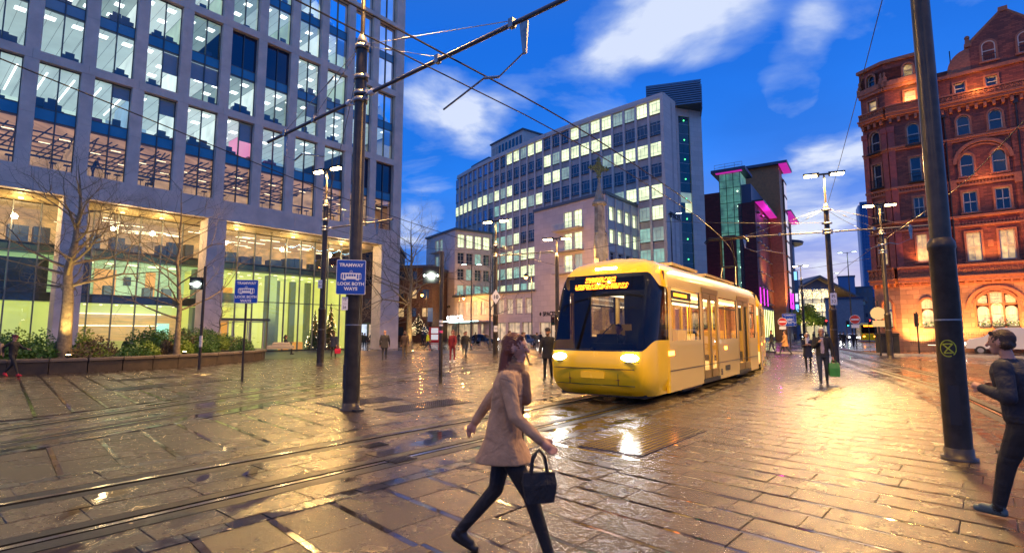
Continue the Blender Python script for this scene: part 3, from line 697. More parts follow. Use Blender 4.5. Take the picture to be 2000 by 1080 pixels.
q.box(11.5, 16.8, -9.3, -6.5, 3.9, 4.3, 0); q.box(11.5, 16.8, -6.55, -6.5, 4.3, 5.2, 2)
q.box(12.2, 15.6, -9.35, -9.3, 4.6, 5.9, 4); q.box(12.4, 15.2, -9.35, -9.3, 1.2, 3.0, 4)
q.box(12.6, 15.8, -7.5, -7.1, 0, 1.05, 4)
for x in (3.9, 5.6, 7.2, 8.6): q.box(x, x + .75, -5.6, -5.0, .03, .75, 4)
for k in range(9): q.box(13.6 - k * .42, 14.0 - k * .42, -7.2, -6.6, 4.0 - k * .4 - .08, 4.0 - k * .4, 0)
q.build('lobby_interior', [M_lob, M_lobc, M_lobd, M_lpw, M_door, mat('lobby floor', (.15, .14, .1), .15, emit=(.6, .6, .3), es=.12)], A)  # floor glows faintly in place of lobby light
q = MB()
# left part: meeting rooms over a reception
q.quad((17, -7.5, 4.4), (34, -7.5, 4.4), (34, -7.5, 6.9), (17, -7.5, 6.9), 0)
q.quad((17, -7.5, 6.9), (38, -7.5, 6.9), (38, -3.5, 6.9), (17, -3.5, 6.9), 0)
q.box(17, 38, -7.5, -3.45, 3.75, 4.35, 2)
for x in (19.2, 21.9, 22.6): q.box(x, x + .7, -7.45, -7.4, 4.4, 6.6, 1)
q.box(20.9, 21.4, -7.45, -7.35, 5.4, 6.1, 3)
for x in (20.2, 22.7, 18.9): q.box(x, x + .6, -4.9, -4.3, 4.4, 5.1, 3)
q.box(24.2, 25.4, -4.2, -4.0, 4.4, 6.9, 3)
for k in range(6): q.box(18.2 + k * 1.4, 18.8 + k * 1.4, -6, -5.4, 6.85, 6.88, 4)
q.box(17, 25.3, -8.05, -8.0, 0, 3.1, 5); q.quad((17, -8, 3.72), (38, -8, 3.72), (38, -3.5, 3.72), (17, -3.5, 3.72), 6)
q.box(17, 38, -8.1, -8.06, 0, 3.75, 6)
q.box(18.8, 25.2, -7.6, -7.5, 2.15, 2.22, 4); q.box(18.5, 25.2, -7.9, -7.8, 3.1, 3.16, 4)
q.box(20.2, 24.6, -6.2, -5.6, 0, 1.0, 7)
q.box(17.8, 18.7, -7.98, -7.9, .3, 2.4, 8)
for k in range(9): q.box(17.6 + k * .95, 17.75 + k * .95, -4.6, -4.45, 3.66, 3.70, 4)
q.box(27.2, 28.3, -8.0, -7.9, 0, 3.2, 6); q.box(28.6, 34, -6.5, -6.4, 0, 3.75, 3); q.box(26.2, 38, -6.5, -6.4, 4.4, 6.9, 3)
q.box(29.5, 32, -6.38, -6.3, 4.7, 6.2, 8)
q.build('reception_interior', [M_meet, M_door, mat('slab edge', (.03, .05, .04), .3), M_dark, M_lpw, M_wood, M_lobc, mat('reception counter', (.3, .28, .1), .4, emit=(.9, .8, .2), es=.35), mat('backlit door panel', (.3, .6, .5), .4, emit=(.45, 1., .75), es=.9)], A)  # counter glows by itself in place of room light
# entrance doors
M_dfr = mat('steel door frame', (.45, .46, .44), .3, .7)
for x0 in (11.9, 13.3, 14.9):
    f = MB().box(x0, x0 + .07, YG + .1, YG + .2, 0, 2.6).box(x0 + 1.25, x0 + 1.32, YG + .1, YG + .2, 0, 2.6).box(x0, x0 + 1.32, YG + .1, YG + .2, 2.52, 2.6).build('door', M_dfr, A)
    MB().box(x0 + 1.1, x0 + 1.14, YG + .2, YG + .24, .8, 1.6).build('handle', M_dfr, f)
MB().box(11.6, 16.5, YG + .06, YG + .6, 2.64, 2.85).build('door_canopy', M_frame, A)
MB().box(3.0, 38, YG - .05, YG + .2, 0, .1).build('plinth', M_dark, A)
# soffit downlights (real lamps, gold pools on the soffit and paving)
for x in (5, 10, 15, 20.5, 23, 28.5, 32):
    MB().tube((x, -2.4, 10.30), (x, -2.4, 10.36), .14, .14, 10).build('downlight', M_lpw, A)
    lamp('POINT', A, (x, -2.2, 9.4), 330, (1., .72, .35), .2)
lamp('AREA', A, (9, -4.0, 5.5), 400, (.85, .95, .30), 5, rot=(R(-80), 0, 0))
lamp('AREA', A, (21, -4.0, 5.0), 350, (.85, .95, .55), 5, rot=(R(-80), 0, 0))
# Christmas trees behind the glass, with lights
def xmas_tree(loc, h, r, label, group=None, n=420, lights=110, parent=None, seed=1):
    t = thing('christmas_tree', label, 'christmas tree', loc, 0, group); g_ = random.Random(seed)
    MB().tube((0, 0, 0), (0, 0, h), .06, .01, 8).build('trunk', mat('dark bark', (.04, .03, .02), .8), t)
    m = MB()
    for k in range(n):
        u = g_.random() ** .7; z = .25 + (h - .3) * (1 - u); rad = r * u; a = g_.random() * 6.283; L_ = rad * g_.uniform(.7, 1.08) + .05
        d = Vector((math.cos(a), math.sin(a), 0)); s_ = Vector((-d.y, d.x, 0)) * (.05 + .09 * u)
        p0 = d * L_ * .25 + Vector((0, 0, z + .04)); p1 = d * L_ + Vector((0, 0, z - .12 - .15 * u)); m.add([p0 - s_ * .6, p1 - s_, p1 + d * .06, p1 + s_, p0 + s_ * .6], [(0, 1, 2, 3, 4)])
    m.build('branches', mat('fir green', (.02, .05, .02), .7, var=.4), t)
    m = MB()
    for k in range(lights):
        u = g_.random() ** .6; z = .3 + (h - .35) * (1 - u); a = g_.random() * 6.283; m.ball((r * u * 1.04 * math.cos(a), r * u * 1.04 * math.sin(a), z - .1), .028, 4)
    m.build('fairy_lights', mat('fairy light lit', (1, .8, .4), .4, emit=(1., .8, .45), es=7), t); return t
def Aw(x, y, z=0.):
    c, s_ = math.cos(ROT_A), math.sin(ROT_A); return (-11.86 + x * c - y * s_, 54 + x * s_ + y * c, z)
xmas_tree(Aw(4.7, -4.3), 4.6, .95, 'tallest decorated christmas tree behind the lobby glass, beside the corner column', 'christmas trees in the lobby', seed=2)
xmas_tree(Aw(6.3, -4.5), 3.9, .85, 'shorter decorated christmas tree behind the lobby glass, left of the tall one', 'christmas trees in the lobby', seed=3)
# swags of blue lights under the soffit inside the upper level
m = MB()
for k in range(5):
    x0 = 3.1 + k * 1.43 
    for j in range(9):
        t = j / 9; m.ball((x0 + 1.43 * t, YG - .25, 9.9 - .35 * math.sin(math.pi * t)), .035, 4)
tag(m.build('light_garland', mat('blue fairy light lit', (.4, .8, 1), .4, emit=(.35, .75, 1.), es=6), None, (-11.86, 54, 0), ROT_A), 'swags of pale blue fairy lights across the upper lobby windows', 'garland')

# ================================================================ STONE OFFICE SLAB (centre)
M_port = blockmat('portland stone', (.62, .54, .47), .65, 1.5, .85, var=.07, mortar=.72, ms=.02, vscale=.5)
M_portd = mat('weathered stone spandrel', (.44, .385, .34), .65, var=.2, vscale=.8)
M_wf = mat('white steel window frame', (.55, .58, .58), .4)
M_on = litmat('lit office window', (.88, 1., .55), 1.15, .35, .55, stretch=(1, 1, 1.6))
M_on2 = litmat('dim lit office window', (.50, .75, .62), .38, .4, .6)
M_on3 = litmat('greenish lit office window', (.35, .75, .6), .55, .35, .6)
M_off = mat('dark window glass', (.02, .045, .08), .05, spec=1.0, var=.3, vscale=.3)
M_roofd = mat('dark cladding', (.09, .12, .14), .5, .3, var=.1)
sc = 37 / 35
PP = [(-12.5, 118.8), (-9.2, 113.4), (-5.7, 108.1), (-1.8, 102.7), (2.1, 97.6), (6.2, 92.7), (10.7, 87.8), (15.2, 83.3), (21.7, 77.1)]
PP = [(x * sc, y * sc) for x, y in PP]
L0_ = Path(PP).len; PP.append((PP[-1][0] + 1.05, PP[-1][1] - 1.0)); PS = Path(PP)
S = thing('stone_office_block', 'long curved stone office slab with a grid of lit windows in the centre', 'office building', (0, 0, 0))
NBAY = 26; bw = L0_ / (NBAY - 1); FL = 3.42; ZT = 38.62
def pat(row, i):
    # lit pattern read off the photograph, row 0 = top, i 0 = far left
    rows = ['b' * 8 + 'dd' + 'l' * 5 + 'd' * 3 + 'l' * 8, 'b' * 8 + 'd' * 7 + 'l' * 7 + 'd' * 4, 'l' * 11 + 'd' * 4 + 'l' * 3 + 'd' * 3 + 'l' * 5, 'b' * 7 + 'dgll' + 'l' * 4 + 'd' * 11, 'b' * 7 + 'dggl' + 'd' * 11 + 'l' * 4,
            'b' * 7 + 'dggll' + 'd' * 12 + 'll', 'd' * 8 + 'gglgll' + 'd' * 10 + 'gl', 'd' * 8 + 'lglgll' + 'd' * 10 + 'gg', 'd' * 8 + 'glglgl' + 'd' * 10 + 'gg', 'd' * 8 + 'gggggg' + 'd' * 10 + 'gg']
    return rows[row][i] if row < len(rows) else 'd'
wW = bw - .36; wH = 2.2
def cross_frame(w, h, style=0, t=.045):
    m = MB()
    for a, b in ((-w / 2, -w / 2 + t), (w / 2 - t, w / 2)): m.box(a, b, -.03, .03, 0, h)
    for a, b in ((0, t), (h - t, h)): m.box(-w / 2, w / 2, -.03, .03, a, b)
    m.box(-w / 2, w / 2, -.025, .025, h * .78, h * .78 + t); m.box(-w / 2, w / 2, -.025, .025, h * .22, h * .22 + t)
    m.box(-w * .16, -w * .16 + t, -.025, .025, h * .22, h); m.box(w * .22, w * .22 + t, -.025, .025, 0, h * .78)
    return m.mesh('window', M_wf)
me_wf = cross_frame(wW, wH)
def pane_mesh(w, h, mm): return MB().quad((-w / 2, -.05, 0), (w / 2, -.05, 0), (w / 2, -.05, h), (-w / 2, -.05, h)).mesh('pane', mm)
panes = {k: pane_mesh(wW, wH, mm) for k, mm in (('l', M_on), ('g', M_on3), ('d', M_off), ('m', M_on2), ('b', mat('sky reflecting window', (.22, .34, .50), .06, .75)))}
me_sill = MB().box(-wW / 2 - .0, wW / 2, -.06, .10, -.10, -.005).mesh('sill', M_dark)
def bay_frame(d):
    a = PS.at(d - .05); b = PS.at(d + .05); return math.atan2(b[1] - a[1], b[0] - a[0])
rs = random.Random(9)
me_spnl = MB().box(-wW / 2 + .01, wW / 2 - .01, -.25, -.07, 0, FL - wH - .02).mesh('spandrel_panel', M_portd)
for i in range(NBAY):
    d = min(max(i * bw, .06), PS.len - .06); p = PS.at(d); rz = bay_frame(min(d, L0_ - .1)) + math.pi      # local +y faces the square
    for row in range(10):
        z = ZT - wH - row * FL
        if row >= 7 and i > 12 : pass
        if z < 8.6 and 4 < i < 17: continue
        if z < 0: continue
        # skip what the front wings cover completely
        if 14 <= i <= 19 and z < 18.0: continue
        f = inst('window', me_wf, S, (p[0], p[1], z), rz)
        k = pat(row, i)
        if k == 'l' and rs.random() < .12: k = 'm'
        inst('pane', panes[k], f); inst('sill', me_sill, f)
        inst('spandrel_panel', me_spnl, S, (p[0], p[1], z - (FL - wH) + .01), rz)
    dd = d + bw / 2
    if i < NBAY - 1:
        p = PS.at(dd); MB().box(-.20, .20, -.3, .20, 0, ZT + .1).build('rib', M_port, S, (p[0], p[1], 0), rz)
for d, rz in ((-.0, 0), (1, 0)): pass
n_ = Vector(PS.at(.1)) - Vector(PS.at(0)); 
def offs(P, off, d0, d1, n=26): return [P.at(d0 + (d1 - d0) * k / n, off) for k in range(n + 1)]
def band(P, d0, d1, o0, o1, z0, z1, name, m, parent, n=26):
    A_ = offs(P, o0, d0, d1, n); B_ = offs(P, o1, d0, d1, n); q = MB(); k = n + 1
    vs = [(x, y, z0) for x, y in A_] + [(x, y, z0) for x, y in B_] + [(x, y, z1) for x, y in A_] + [(x, y, z1) for x, y in B_]; fs = []
    for i in range(n): fs += [(i, i + 1, 2 * k + i + 1, 2 * k + i), (k + i, 3 * k + i, 3 * k + i + 1, k + i + 1), (2 * k + i, 2 * k + i + 1, 3 * k + i + 1, 3 * k + i), (i, k + i, k + i + 1, i + 1)]
    fs += [(0, 2 * k, 3 * k, k), (n, k + n, 3 * k + n, 2 * k + n)]
    return q.add(vs, fs).build(name, m, parent)
E_ = PS.len
# off>0 is the right-hand normal = towards the square side? path runs left-far -> right-near, right normal points to the camera side
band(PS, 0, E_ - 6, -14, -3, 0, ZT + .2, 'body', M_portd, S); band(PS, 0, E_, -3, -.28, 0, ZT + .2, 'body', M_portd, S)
band(PS, 0, E_, -3.2, .32, ZT + .12, ZT + .42, 'cornice', M_port, S)
band(PS, 0, E_, -.3, .22, ZT + .42, ZT + 1.0, 'parapet', M_port, S)
band(PS, 12.5, 24.5, -11, -2.2, ZT + .5, ZT + 5.2, 'penthouse', M_port, S, 12)
band(PS, 12.3, 24.8, -11.2, -1.9, ZT + 5.2, ZT + 5.5, 'penthouse_roof', M_roofd, S, 12)
for k in range(9):
    d = 13.5 + k * 1.28; p = PS.at(d, -2.15); rz = bay_frame(d) + math.pi
    MB().box(-.33, .33, -.05, .06, ZT + 1.6, ZT + 4.2).build('penthouse_window', M_off if k > 1 else M_portd, S, (p[0], p[1], 0), rz)
band(PS, 4.0, 12.4, -9, -1.6, ZT + .4, ZT + 2.6, 'plant_screen', M_roofd, S, 10)
band(PS, 25.5, 49.0, -11, -4.5, ZT + .4, ZT + 3.3, 'plant_screen', M_roofd, S, 16)
# right end: blank return wall, glass stair strip, wall beyond and louvred plant box
SE = PS.at(E_); X0, Y0 = SE[0] + .12, SE[1] - .1
def wallseg(x0, y0, x1, y1, z0, z1, th, name, m, parent):
    a = math.atan2(y1 - y0, x1 - x0); L_ = math.hypot(x1 - x0, y1 - y0)
    return MB().box(0, L_, -th, 0, z0, z1).build(name, m, parent, (x0, y0, 0), a)
wallseg(SE[0] - .28, SE[1] + .27, X0, Y0, 0, ZT + .45, .4, 'end_pier', M_port, S)
ex, ey = .639, .769
wallseg(X0, Y0, X0 + ex * 4.5, Y0 + ey * 4.5, 0, ZT + .95, -.4, 'return_wall', M_port, S)
TX, TY = X0 + ex * 5.0 - ey * -.0, Y0 + ey * 5.0
# stair tower projecting to the right of the return wall
gl = thing_x = None
tw = bpy.data.objects.new('stair_tower', None); COL.objects.link(tw); tw.parent = S; tw.location = (27.85, 86.3, 0); tw.rotation_euler = (0, 0, math.atan2(1.7, 5.2))
MB().box(-.2, .25, -.2, 0.3, 0, 40.0).box(2.45, 4.9, -.25, .3, 0, 39.6).box(.25, 2.45, -.15, .4, 38.2, 39.9).box(-.2, 4.9, .3, 8, 0, 39.4).build('tower_wall', M_port, tw)
for k in range(11):
    z = 1.2 + k * 3.4
    mm = M_on3 if k in (6,) else M_glassd
    MB().box(.28, 1.2, -.05, 0, z + .02, z + 1.6).build('stair_pane', mat('stair glass', (.02, .045, .045), .08, spec=1.), tw)
    MB().box(1.24, 2.42, -.05, 0, z + .02, z + 1.6).build('stair_pane', M_on if k == 6 else mat('stair glass', (.02, .045, .045), .08), tw)
    MB().box(.28, 2.42, -.05, 0, z + 1.68, z + 3.36).build('stair_pane', M_on2 if k == 6 else mat('stair glass', (.02, .045, .045), .08), tw)
    MB().box(.25, 2.45, -.02, .04, z - .03, z + .03).box(.25, 2.45, -.02, .04, z + 1.61, z + 1.67).build('stair_transom', M_wf, tw)
    if k % 1 == 0 and k > 2: MB().ball((1.4, -.1, z + 2.3), .12, 6).build('exit_light', mat('green exit light lit', (.1, 1, .3), .4, emit=(.08, 1., .25), es=4), tw)
lv = bpy.data.objects.new('louvre_box', None); COL.objects.link(lv); lv.parent = S; lv.location = (22.9, 86.5, ZT + .9); lv.rotation_euler = (0, 0, math.atan2(-2.7, 8.9) + .0)
M_louv = mat('blue grey louvre', (.16, .22, .28), .35, .5)
for k in range(11): 
    MB().box(0, 8.9, -.12, 0, .38 * k, .38 * k + .19).build('louvre_blade', M_louv, lv)
MB().box(0, 8.8, .25, 6, 0, 3.9).build('louvre_core', mat('plant core', (.05, .08, .11), .5), lv)
for k in range(11): MB().box(8.85, 8.97, 0, 6, .38 * k - .9, .38 * k - .7).build('louvre_blade', M_louv, lv)
# --- front block with balcony windows (towards the camera)
M_shop = litmat('shop interior warm', (1., .70, .38), .50, .6, .9)
M_orange = M_port
C0 = (13.65, 75.7); B0 = (3.75, 87.8); D0 = (20.6, 84.3); A0 = (-11.3, 103.7); W0 = (-18.8, 114.8); V0 = (-4.15, 108.7)
def face(name, p, q, z0, z1, openings, m, parent, th=.5):
    """wall between two ground points with rectangular holes [(x0,x1,z0,z1)], outside on the right-hand side"""
    a = math.atan2(q[1] - p[1], q[0] - p[0]); L_ = math.dist(p, q); xs = sorted({0., L_} | {o[0] for o in openings} | {o[1] for o in openings}); zs = sorted({z0, z1} | {o[2] for o in openings} | {o[3] for o in openings})
    mb = MB()
    # merge cells row by row
    for k in range(len(zs) - 1):
        zc = (zs[k] + zs[k + 1]) / 2; run = None
        for i in range(len(xs) - 1):
            xc = (xs[i] + xs[i + 1]) / 2; hole = any(o[0] < xc < o[1] and o[2] < zc < o[3] for o in openings)
            if not hole: run = (run[0], xs[i + 1]) if run else (xs[i], xs[i + 1])
            if (hole or i == len(xs) - 2) and run: mb.box(run[0], run[1], 0, th, zs[k], zs[k + 1]); run = None
    o = mb.build(name, m, parent, (p[0], p[1], 0), a); return a, L_
def place_on(p, a, x, y=0.): return (p[0] + math.cos(a) * x - math.sin(a) * y, p[1] + math.sin(a) * x + math.cos(a) * y)
def window_on(parent, p, a, x0, x1, z0, z1, key, inset=.28, frame_m=None, style=0, sill=True):
    """frame + lit/dark pane set into an opening (outside = -y)"""
    w_, h_ = x1 - x0, z1 - z0; c = place_on(p, a, (x0 + x1) / 2, inset); fm = frame_m or M_wf; t = .05
    m = MB()
    for s0, s1 in ((-w_ / 2, -w_ / 2 + t), (w_ / 2 - t, w_ / 2)): m.box(s0, s1, -.04, .03, 0, h_)
    for s0, s1 in ((0, t), (h_ - t, h_)): m.box(-w_ / 2, w_ / 2, -.04, .03, s0, s1)
    if style == 0: m.box(-w_ / 2, w_ / 2, -.03, .02, h_ * .75, h_ * .75 + t); m.box(-w_ * .1, -w_ * .1 + t, -.03, .02, 0, h_)
    elif style == 1: m.box(-w_ / 2, w_ / 2, -.03, .02, h_ * .72, h_ * .72 + t); m.box(-.03, .03, -.03, .02, 0, h_); m.box(-w_ / 2, w_ / 2, -.03, .02, h_ * .25, h_ * .25 + t)
    elif style == 2: m.box(-.03, .03, -.04, .02, 0, h_)
    f = m.build('window', fm, parent, (c[0], c[1], z0), a)
    MB().quad((-w_ / 2, .04, 0), (w_ / 2, .04, 0), (w_ / 2, .04, h_), (-w_ / 2, .04, h_)).build('pane', key, f)
    if sill: MB().box(-w_ / 2 - .05, w_ / 2 + .05, -inset - .05, 0, -.09, -.01).build('sill', M_portd, f)
    return f
FB = bpy.data.objects.new('front_wing', None); COL.objects.link(FB); FB.parent = S
L1 = math.dist(B0, C0)
op = []; 
for r in range(3):
    z = 18.0 - r * 3.42
    op += [(7.0, 8.75, z - .3, z + 2.5), (9.15, 10.9, z - .3, z + 2.5)]
sh = [(1.2, 5.2, .5, 3.3), (6.2, 10.2, .5, 3.3), (11.0, 14.8, .5, 3.3)]
a, _ = face('wing_wall', B0, C0, 0, 21.8, op + sh, M_port, FB)
for k, o in enumerate(op): window_on(FB, B0, a, *o, M_on if k < 5 else M_on2, style=1)
for r in range(3):
    z = 18.0 - r * 3.42; c = place_on(B0, a, 8.4, -.6)
    MB().box(-2.9, 2.9, -.7, .6, z - .5, z - .32).build('balcony_slab', M_portd, FB, (c[0], c[1], 0), a)
    q = MB(); 
    for k in range(24): q.box(-2.85 + k * .245, -2.82 + k * .245, -.65, -.62, z - .32, z + .6)
    q.box(-2.87, 2.87, -.66, -.61, z + .6, z + .65); q.build('balcony_railing', M_wf, FB, (c[0], c[1], 0), a)
for o in sh: window_on(FB, B0, a, *o, M_shop, style=2, frame_m=M_dark, sill=False)
op = []
for r in range(5):
    for k in range(4): op.append((.9 + k * 2.55, .9 + k * 2.55 + 1.75, 18.2 - r * 3.42, 20.2 - r * 3.42 + .1))
a, L2 = face('wing_wall', C0, D0, 0, 21.8, op, M_port, FB)
for k, o in enumerate(op): window_on(FB, C0, a, *o, M_on if k < 8 else M_off, style=0)
for k in range(5):
    c = place_on(C0, a, .45 + k * 2.55, -.12); MB().box(-.2, .2, -.12, .1, 6, 21.6).build('rib', M_port, FB, (c[0], c[1], 0), a)
MB().prism([(B0[0] - .25, B0[1] - .1), (C0[0], C0[1] - .35), (D0[0] + .3, D0[1]), (14, 100)], 21.8, 22.25).build('wing_roof', M_roofd, FB)
# podium between the wings, two storeys with tall upper lights and shop windows
L3 = math.dist(A0, B0); up_ = [(.9 + k * 2.35, 2.55 + k * 2.35, 4.9, 7.5) for k in range(9)]
lo_ = [(1.0, 5.0, .3, 3.3), (5.5, 8.8, .3, 3.3), (11.5, 14.8, .3, 3.4), (15.4, 18.4, .3, 3.4), (18.9, 21.4, .3, 3.4)]
a, _ = face('podium_wall', A0, B0, 0, 8.5, up_ + lo_, M_port, FB)
for o in up_: window_on(FB, A0, a, *o, M_shop, style=2, frame_m=M_port)
for o in lo_: window_on(FB, A0, a, *o, M_shop, style=2, frame_m=M_dark, sill=False)
MB().prism([(A0[0] - .4, A0[1] - .5), (B0[0], B0[1] - .5), (8, 100), (-3, 112)], 8.5, 8.85).build('podium_roof', M_roofd, FB)
# canopy with a lit edge
M_neon = mat('white neon edge lit', (.8, 1, 1), .4, emit=(.65, 1., .95), es=5)
cc = place_on(A0, a, 5.8, -1.6)
MB().box(-5.3, 5.3, -1.6, 1.6, 3.6, 3.85).build('canopy', M_port, FB, (cc[0], cc[1], 0), a)
MB().box(-5.35, 5.35, -1.66, -1.6, 3.66, 3.76).box(-5.38, -5.32, -1.6, 1.6, 3.66, 3.76).box(-4.2, 2.0, -.9, -.8, 3.52, 3.59).build('neon_strip', M_neon, FB, (cc[0], cc[1], 0), a)
MB().tube((3.1, .6, 0), (3.1, .6, 3.6), .35, .35, 14).build('canopy_column', M_port, FB, (cc[0], cc[1], 0), a)
def logo(parent, c, a, size, m, dy=-.03):
    m0 = MB()
    for k in range(10):
        t0 = k * math.pi / 5; m0.add([(-size * 2.35 + size * .26 * math.cos(t0), 0, size * .34 + size * .34 * math.sin(t0)), (-size * 2.35 + size * .26 * math.cos(t0 + math.pi / 5), 0, size * .34 + size * .34 * math.sin(t0 + math.pi / 5)), (-size * 2.35, 0, size * .34)], [(0, 1, 2)])
    m0.build('round_logo', m, parent, (c[0], c[1], c[2]), a)
    lettering('letters', 'SPACES.', size, m, parent, c, (R(90), 0, a), .03, size * .02)
c = place_on(A0, a, 4.6, -3.0); logo(FB, (c[0], c[1], 4.0), a, 1.15, mat('white letters lit', (.9, 1, 1), .4, emit=(.9, 1., 1.), es=4))
aa = math.atan2(C0[1] - B0[1], C0[0] - B0[0]); c = place_on(B0, aa, 3.7, -.04); logo(FB, (c[0], c[1], 4.35), aa, .95, M_black)
# left wing (four storeys and shops), two faces
LW = bpy.data.objects.new('left_wing', None); COL.objects.link(LW); LW.parent = S
op = [(4.4, 6.0, 18.4 - r * 3.42, 21 - r * 3.42) for r in range(5)] + [(6.3, 7.9, 18.4 - r * 3.42, 21 - r * 3.42) for r in range(5)]
sh = [(4.0, 8.0, .4, 3.2), (9.0, 12.4, .4, 3.2)]
a, LL = face('wing_wall', W0, A0, 0, 22, op + sh, M_port, LW)
for k, o in enumerate(op): window_on(LW, W0, a, *o, M_on2 if k % 5 < 2 else M_off, style=1)
for o in sh: window_on(LW, W0, a, *o, M_shop, style=2, frame_m=M_dark, sill=False)
for r in range(5):
    c = place_on(W0, a, 6.1, -.5); z = 18.4 - r * 3.42; MB().box(-2.3, 2.3, -.6, .5, z - .2, z).build('balcony_slab', M_portd, LW, (c[0], c[1], 0), a)
c = place_on(W0, a, 10.6, -.04); logo(LW, (c[0], c[1], 6.6), a, .62, M_black)
op = []
for r in range(4):
    for k in range(4): op.append((.6 + k * 2.0, .6 + k * 2.0 + 1.55, 18.6 - r * 3.25, 21.2 - r * 3.25 if r == 0 else 20.8 - r * 3.25))
a, LL = face('wing_wall', A0, V0, 0, 22, op, M_port, LW)
for k, o in enumerate(op): window_on(LW, A0, a, *o, M_on if k < 4 else (M_on3 if k > 11 or k in (6, 9) else M_off), style=1)
MB().prism([(W0[0] - .3, W0[1] - .3), (A0[0], A0[1] - .5), (V0[0] + .3, V0[1]), (-8, 125)], 22, 22.4).build('wing_roof', M_roofd, LW)
# sign on the high return wall
lettering('letters', 'SPACES.', 1.25, M_black, S, (X0 + ex * 2.9 + .06, Y0 + ey * 2.9 - .05, 19.6), (R(90), 0, math.atan2(ey, ex)), .03, .02)
MB().lathe([(0, .42), (.04, .42)], 14).build('round_logo', M_black, S, (X0 + ex * .55 + .06, Y0 + ey * .55 - .06, 20.0))
# orange street-lit glow on the lower walls comes from real lanterns
for c in ((-16, 106, 5.5), (-9, 99, 5.5), (1.5, 86, 6.5), (9, 77.5, 7.0)):
    pass
# ================================================================ RED TERRACOTTA HOTEL (right)
M_terra = blockmat('red terracotta brick', (.25, .062, .028), .55, .46, .15, var=.38, mortar=.5, ms=.012, vscale=1.2)
M_terr2 = mat('moulded terracotta trim', (.38, .13, .055), .5, var=.3, vscale=6, bump=.3, bscale=40)
M_gran = blockmat('pink granite ashlar', (.36, .17, .09), .5, .95, .42, var=.22, mortar=.55, ms=.02, vscale=1.5)
M_hwin = mat('cream sash frame', (.62, .56, .46), .4)
M_hlit = litmat('hotel window lit', (1., .66, .24), .50, .7, 2.2)
M_hlit2 = litmat('hotel window curtain lit', (1., .78, .34), .55, .6, 2.5, stretch=(4, 4, .5))
M_hdark = mat('hotel dark pane', (.01, .016, .035), .05, spec=1.)
M_slate = mat('hotel slate', (.05, .06, .08), .5)
aH = math.atan2(-.639, .769)                       # along the facade, left to right; inside is +y
HT = thing('red_brick_hotel', 'ornate red terracotta hotel with round corner bay, lit orange, on the right edge', 'hotel', (38.6, 46.0, 0), aH)
def archpts(cx, z0, w, zs, n=8, r=None):
    r = w / 2 if r is None else r
    return [(cx - w / 2, z0), (cx + w / 2, z0)] + [(cx + r * math.cos(math.pi * k / n), zs + r * math.sin(math.pi * k / n)) for k in range(0, n + 1)]
def sash(parent, x, z, w, h, paneM, arch=False, y=.16, bars=2, fr=.07, name='window'):
    m = MB(); zs = z + h - (w / 2 if arch else 0)
    for s0, s1 in ((x - w / 2, x - w / 2 + fr), (x + w / 2 - fr, x + w / 2)): m.box(s0, s1, y - .05, y + .04, z, zs)
    m.box(x - w / 2, x + w / 2, y - .05, y + .04, z, z + fr)
    m.box(x - w / 2, x + w / 2, y - .045, y + .03, z + h * .5 - .03, z + h * .5 + .04)
    if bars == 2: m.box(x - .025, x + .025, y - .04, y + .03, z, z + h - (.0 if not arch else .1))
    if bars == 4:
        for k in range(1, 4): m.box(x - w / 2 + w * k / 4 - .02, x - w / 2 + w * k / 4 + .02, y - .04, y + .02, z, z + h * .97)
        for k in range(1, 4): m.box(x - w / 2, x + w / 2, y - .04, y + .02, z + h * k / 4 - .02, z + h * k / 4 + .02)
    if arch:
        n = 8; r = w / 2
        for k in range(n):
            a0, a1 = math.pi * k / n, math.pi * (k + 1) / n
            m.add([(x + rr * math.cos(t), yy, zs + rr * math.sin(t)) for t in (a0, a1) for rr in (r, r - fr) for yy in (y - .05, y + .04)], [(0, 2, 3, 1), (4, 5, 7, 6), (0, 4, 6, 2), (1, 3, 7, 5), (0, 1, 5, 4), (2, 6, 7, 3)])
    else: m.box(x - w / 2, x + w / 2, y - .05, y + .04, z + h - fr, z + h)
    f = m.build(name, M_hwin, parent); q = MB()
    pts = archpts(x, z, w, zs) if arch else [(x - w / 2, z), (x + w / 2, z), (x + w / 2, z + h), (x - w / 2, z + h)]
    q.add([(px_, y + .05, pz) for px_, pz in pts], [tuple(range(len(pts)))]); q.build('pane', paneM, f); return f
def surround(m, x, z, w, h, arch, d=.12, t=.14, y=0., mi=0):
    zs = z + h - (w / 2 if arch else 0)
    for s0, s1 in ((x - w / 2 - t, x - w / 2), (x + w / 2, x + w / 2 + t)): m.box(s0, s1, y - d, y + .2, z, zs, mi)
    m.box(x - w / 2 - t * 1.5, x + w / 2 + t * 1.5, y - d * 1.6, y + .2, z - .14, z, mi)
    if arch:
        n = 9; r0, r1 = w / 2, w / 2 + t
        for k in range(n):
            a0, a1 = math.pi * k / n, math.pi * (k + 1) / n
            m.add([(x + rr * math.cos(tt), yy, zs + rr * math.sin(tt)) for tt in (a0, a1) for rr in (r0, r1) for yy in (y - d, y + .2)], [(0, 1, 3, 2), (4, 6, 7, 5), (0, 4, 5, 1), (2, 3, 7, 6), (0, 2, 6, 4)], mi)
    else: m.box(x - w / 2 - t, x + w / 2 + t, y - d, y + .2, z + h, z + h + t, mi)
